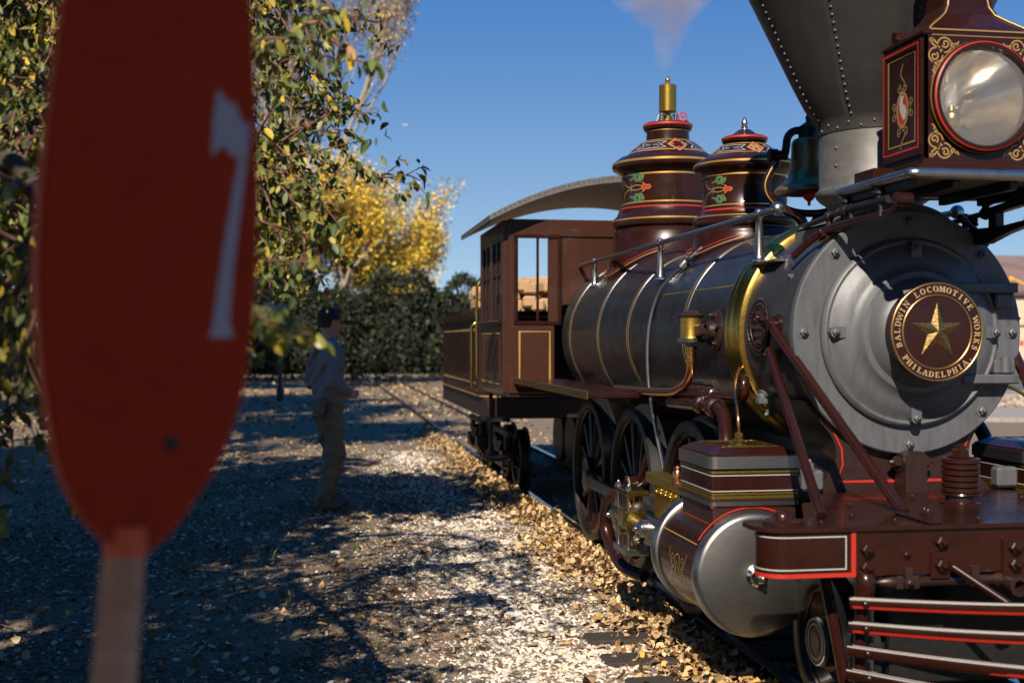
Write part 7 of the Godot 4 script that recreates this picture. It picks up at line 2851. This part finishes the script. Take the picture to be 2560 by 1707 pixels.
func person() -> void:
	var t := thing("person", "person in dark cap, grey hooded sweater and khaki trousers standing on the shaded path", "person", Vector3(-2.46, 0.0, -6.19), deg_to_rad(112.0))
	t.position.y = gy(-2.46, -6.19)
	var skin := mat("skin", lin(0.46, 0.24, 0.16), 0.5)
	var wool := mat("sweater_grey", lin(0.17, 0.165, 0.17), 0.95)
	var khaki := mat("khaki", lin(0.14, 0.11, 0.068), 0.85)
	var leather := mat("boot_leather", lin(0.085, 0.05, 0.03), 0.6)
	var V := func(x: float, y: float, z: float) -> Vector3: return Vector3(x, y, z)
	# head and neck, with face; hands
	var head := [[V.call(0, 1.50, -0.015), V.call(0, 1.63, 0.0), 0.062, 0.058], [V.call(0, 1.735, -0.02), V.call(0, 1.745, 0.02), 0.086, 0.084], [V.call(0, 1.67, 0.035), V.call(0, 1.635, 0.055), 0.062, 0.042], [V.call(0, 1.71, 0.095), V.call(0, 1.675, 0.112), 0.010, 0.014], [V.call(-0.032, 1.655, 0.07), V.call(0.032, 1.655, 0.07), 0.022, 0.022], [V.call(0, 1.645, 0.088), V.call(0.0, 1.64, 0.088), 0.014, 0.014], [V.call(-0.084, 1.70, -0.01), V.call(-0.09, 1.67, -0.012), 0.014, 0.010], [V.call(0.084, 1.70, -0.01), V.call(0.09, 1.67, -0.012), 0.014, 0.010]]
	var b := body(head, 0.005, 0.008, skin, "body", t)
	var g := Geo.new()
	for sx in [-1.0, 1.0]:
		g = Geo.new()
		g.ball(Vector3(sx * 0.032, 1.712, 0.078), 0.012, 10)
		obj("eye", g, M.window_glass, b)
	g = Geo.new()
	for sx in [-1.0, 1.0]:
		g.tube([Vector3(sx * 0.018, 1.731, 0.098), Vector3(sx * 0.05, 1.732, 0.084)], [0.004, 0.003], 6)
		obj("eyebrow", g, M.black_iron, b)
		g = Geo.new()
	for sx in [-1.0, 1.0]:
		var w: Vector3 = V.call(-0.15, 1.065, 0.135) if sx < 0 else V.call(0.13, 1.06, 0.17)
		var d := Vector3(-sx * 0.75, -0.12, 0.65).normalized()
		var u := Vector3(0, 1, 0)
		var r := d.cross(u).normalized()
		var hand := [[w, w + d * 0.035, 0.028, 0.026], [w + d * 0.03 + u * 0.022, w + d * 0.085 + u * 0.028, 0.017, 0.014], [w + d * 0.03, w + d * 0.085, 0.018, 0.014], [w + d * 0.03 - u * 0.02, w + d * 0.08 - u * 0.026, 0.017, 0.013]]
		for k in 4:
			var base: Vector3 = w + d * 0.09 + u * (0.031 - 0.020 * k)
			var ln: float = [0.040, 0.045, 0.042, 0.033][k]
			var inn: Vector3 = -r * sx
			var m1: Vector3 = base + (d * 0.85 + inn * 0.5) * ln
			var m2: Vector3 = m1 + (d * 0.2 + inn * 0.95) * ln * 0.65
			hand.append([base, m1, 0.0095, 0.0088])
			hand.append([m1, m2, 0.0088, 0.0078])
		var tb := w + d * 0.03 + u * 0.03
		var t1: Vector3 = tb + (d * 0.6 + u * 0.55 - r * sx * 0.4) * 0.04
		hand.append([tb, t1, 0.013, 0.011])
		hand.append([t1, t1 + (d * 0.8 - r * sx * 0.5) * 0.032, 0.011, 0.009])
		body(hand, 0.0045, 0.004, skin, "hand", b)
	# clothing
	var tor := [[V.call(-0.085, 1.03, 0.0), V.call(-0.10, 1.40, -0.015), 0.118, 0.112], [V.call(0.085, 1.03, 0.0), V.call(0.10, 1.40, -0.015), 0.118, 0.112], [V.call(0, 1.05, 0.03), V.call(0, 1.35, 0.02), 0.125, 0.12], [V.call(-0.185, 1.45, -0.015), V.call(0.185, 1.45, -0.015), 0.068, 0.068], [V.call(0, 1.47, -0.06), V.call(0, 1.53, -0.05), 0.085, 0.06], [V.call(-0.06, 1.52, 0.0), V.call(0.06, 1.52, 0.0), 0.055, 0.055]]
	tor += [[V.call(-0.205, 1.44, -0.015), V.call(-0.275, 1.17, -0.10), 0.075, 0.060], [V.call(-0.275, 1.17, -0.10), V.call(-0.16, 1.07, 0.12), 0.060, 0.044], [V.call(0.205, 1.44, -0.015), V.call(0.265, 1.17, -0.07), 0.075, 0.060], [V.call(0.265, 1.17, -0.07), V.call(0.14, 1.065, 0.15), 0.060, 0.044]]
	body(tor, 0.012, 0.016, wool, "hooded_sweater", t, 0.008)
	var leg := [[V.call(-0.06, 0.97, 0.0), V.call(0.06, 0.97, 0.0), 0.125, 0.125], [V.call(-0.09, 0.92, -0.02), V.call(-0.105, 0.53, 0.02), 0.112, 0.084], [V.call(-0.105, 0.53, 0.02), V.call(-0.11, 0.13, -0.10), 0.084, 0.075], [V.call(0.09, 0.92, -0.01), V.call(0.10, 0.53, 0.07), 0.112, 0.084], [V.call(0.10, 0.53, 0.07), V.call(0.10, 0.13, 0.05), 0.084, 0.075]]
	body(leg, 0.012, 0.014, khaki, "trousers", t, 0.009)
	for q in [[-0.11, -0.11, -0.35], [0.10, 0.045, 0.2]]:
		body([[V.call(q[0], 0.16, q[1]), V.call(q[0], 0.06, q[1] - 0.01), 0.052, 0.052], [V.call(q[0], 0.055, q[1] - 0.02), V.call(q[0] - 0.006, 0.048, q[1] + 0.15), 0.052, 0.044], [V.call(q[0] - 0.02, 0.03, q[1] - 0.03), V.call(q[0] - 0.02, 0.03, q[1] + 0.16), 0.03, 0.03], [V.call(q[0] + 0.02, 0.03, q[1] - 0.03), V.call(q[0] + 0.015, 0.03, q[1] + 0.16), 0.03, 0.03]], 0.009, 0.008, leather, "boot", t)
	body([[V.call(-0.16, 1.0, -0.13), V.call(-0.19, 0.90, -0.15), 0.035, 0.028], [V.call(-0.13, 0.99, -0.15), V.call(-0.12, 0.87, -0.17), 0.032, 0.022], [V.call(-0.17, 0.97, -0.15), V.call(-0.15, 0.84, -0.16), 0.02, 0.02]], 0.008, 0.006, khaki, "hanging_glove", t, 0.003)
	g = Geo.new().at(Transform3D(Basis(Vector3(1, 0, 0), -0.12), Vector3(0, 1.735, 0.0)))
	g.lathe([[0.103, -0.005], [0.106, 0.02], [0.102, 0.06], [0.085, 0.092], [0.05, 0.112], [0, 0.118]], 28)
	var rows := []
	var nr := []
	for i in 13:
		var a := lerpf(0.25, PI - 0.25, i / 12.0)
		rows.append([Vector3(cos(a) * 0.10, 0.012, sin(a) * 0.10), Vector3(cos(a) * 0.105, 0.008, sin(a) * 0.10 + 0.075 * sin(a)), Vector3(cos(a) * 0.10, 0.002, sin(a) * 0.10)])
		nr.append([UPV, UPV, -UPV])
	g.grid(rows, nr)
	obj("cap", g, mat("cap_black", lin(0.012, 0.012, 0.014), 0.8), t)
	g = Geo.new().at(mv(Vector3(0, 0, -0.012)))
	g.lathe([[0.088, 1.665], [0.098, 1.69], [0.101, 1.735]], 28, PI, TAU)
	obj("hair", g, mat("dark_hair", lin(0.015, 0.012, 0.01), 0.7), t)
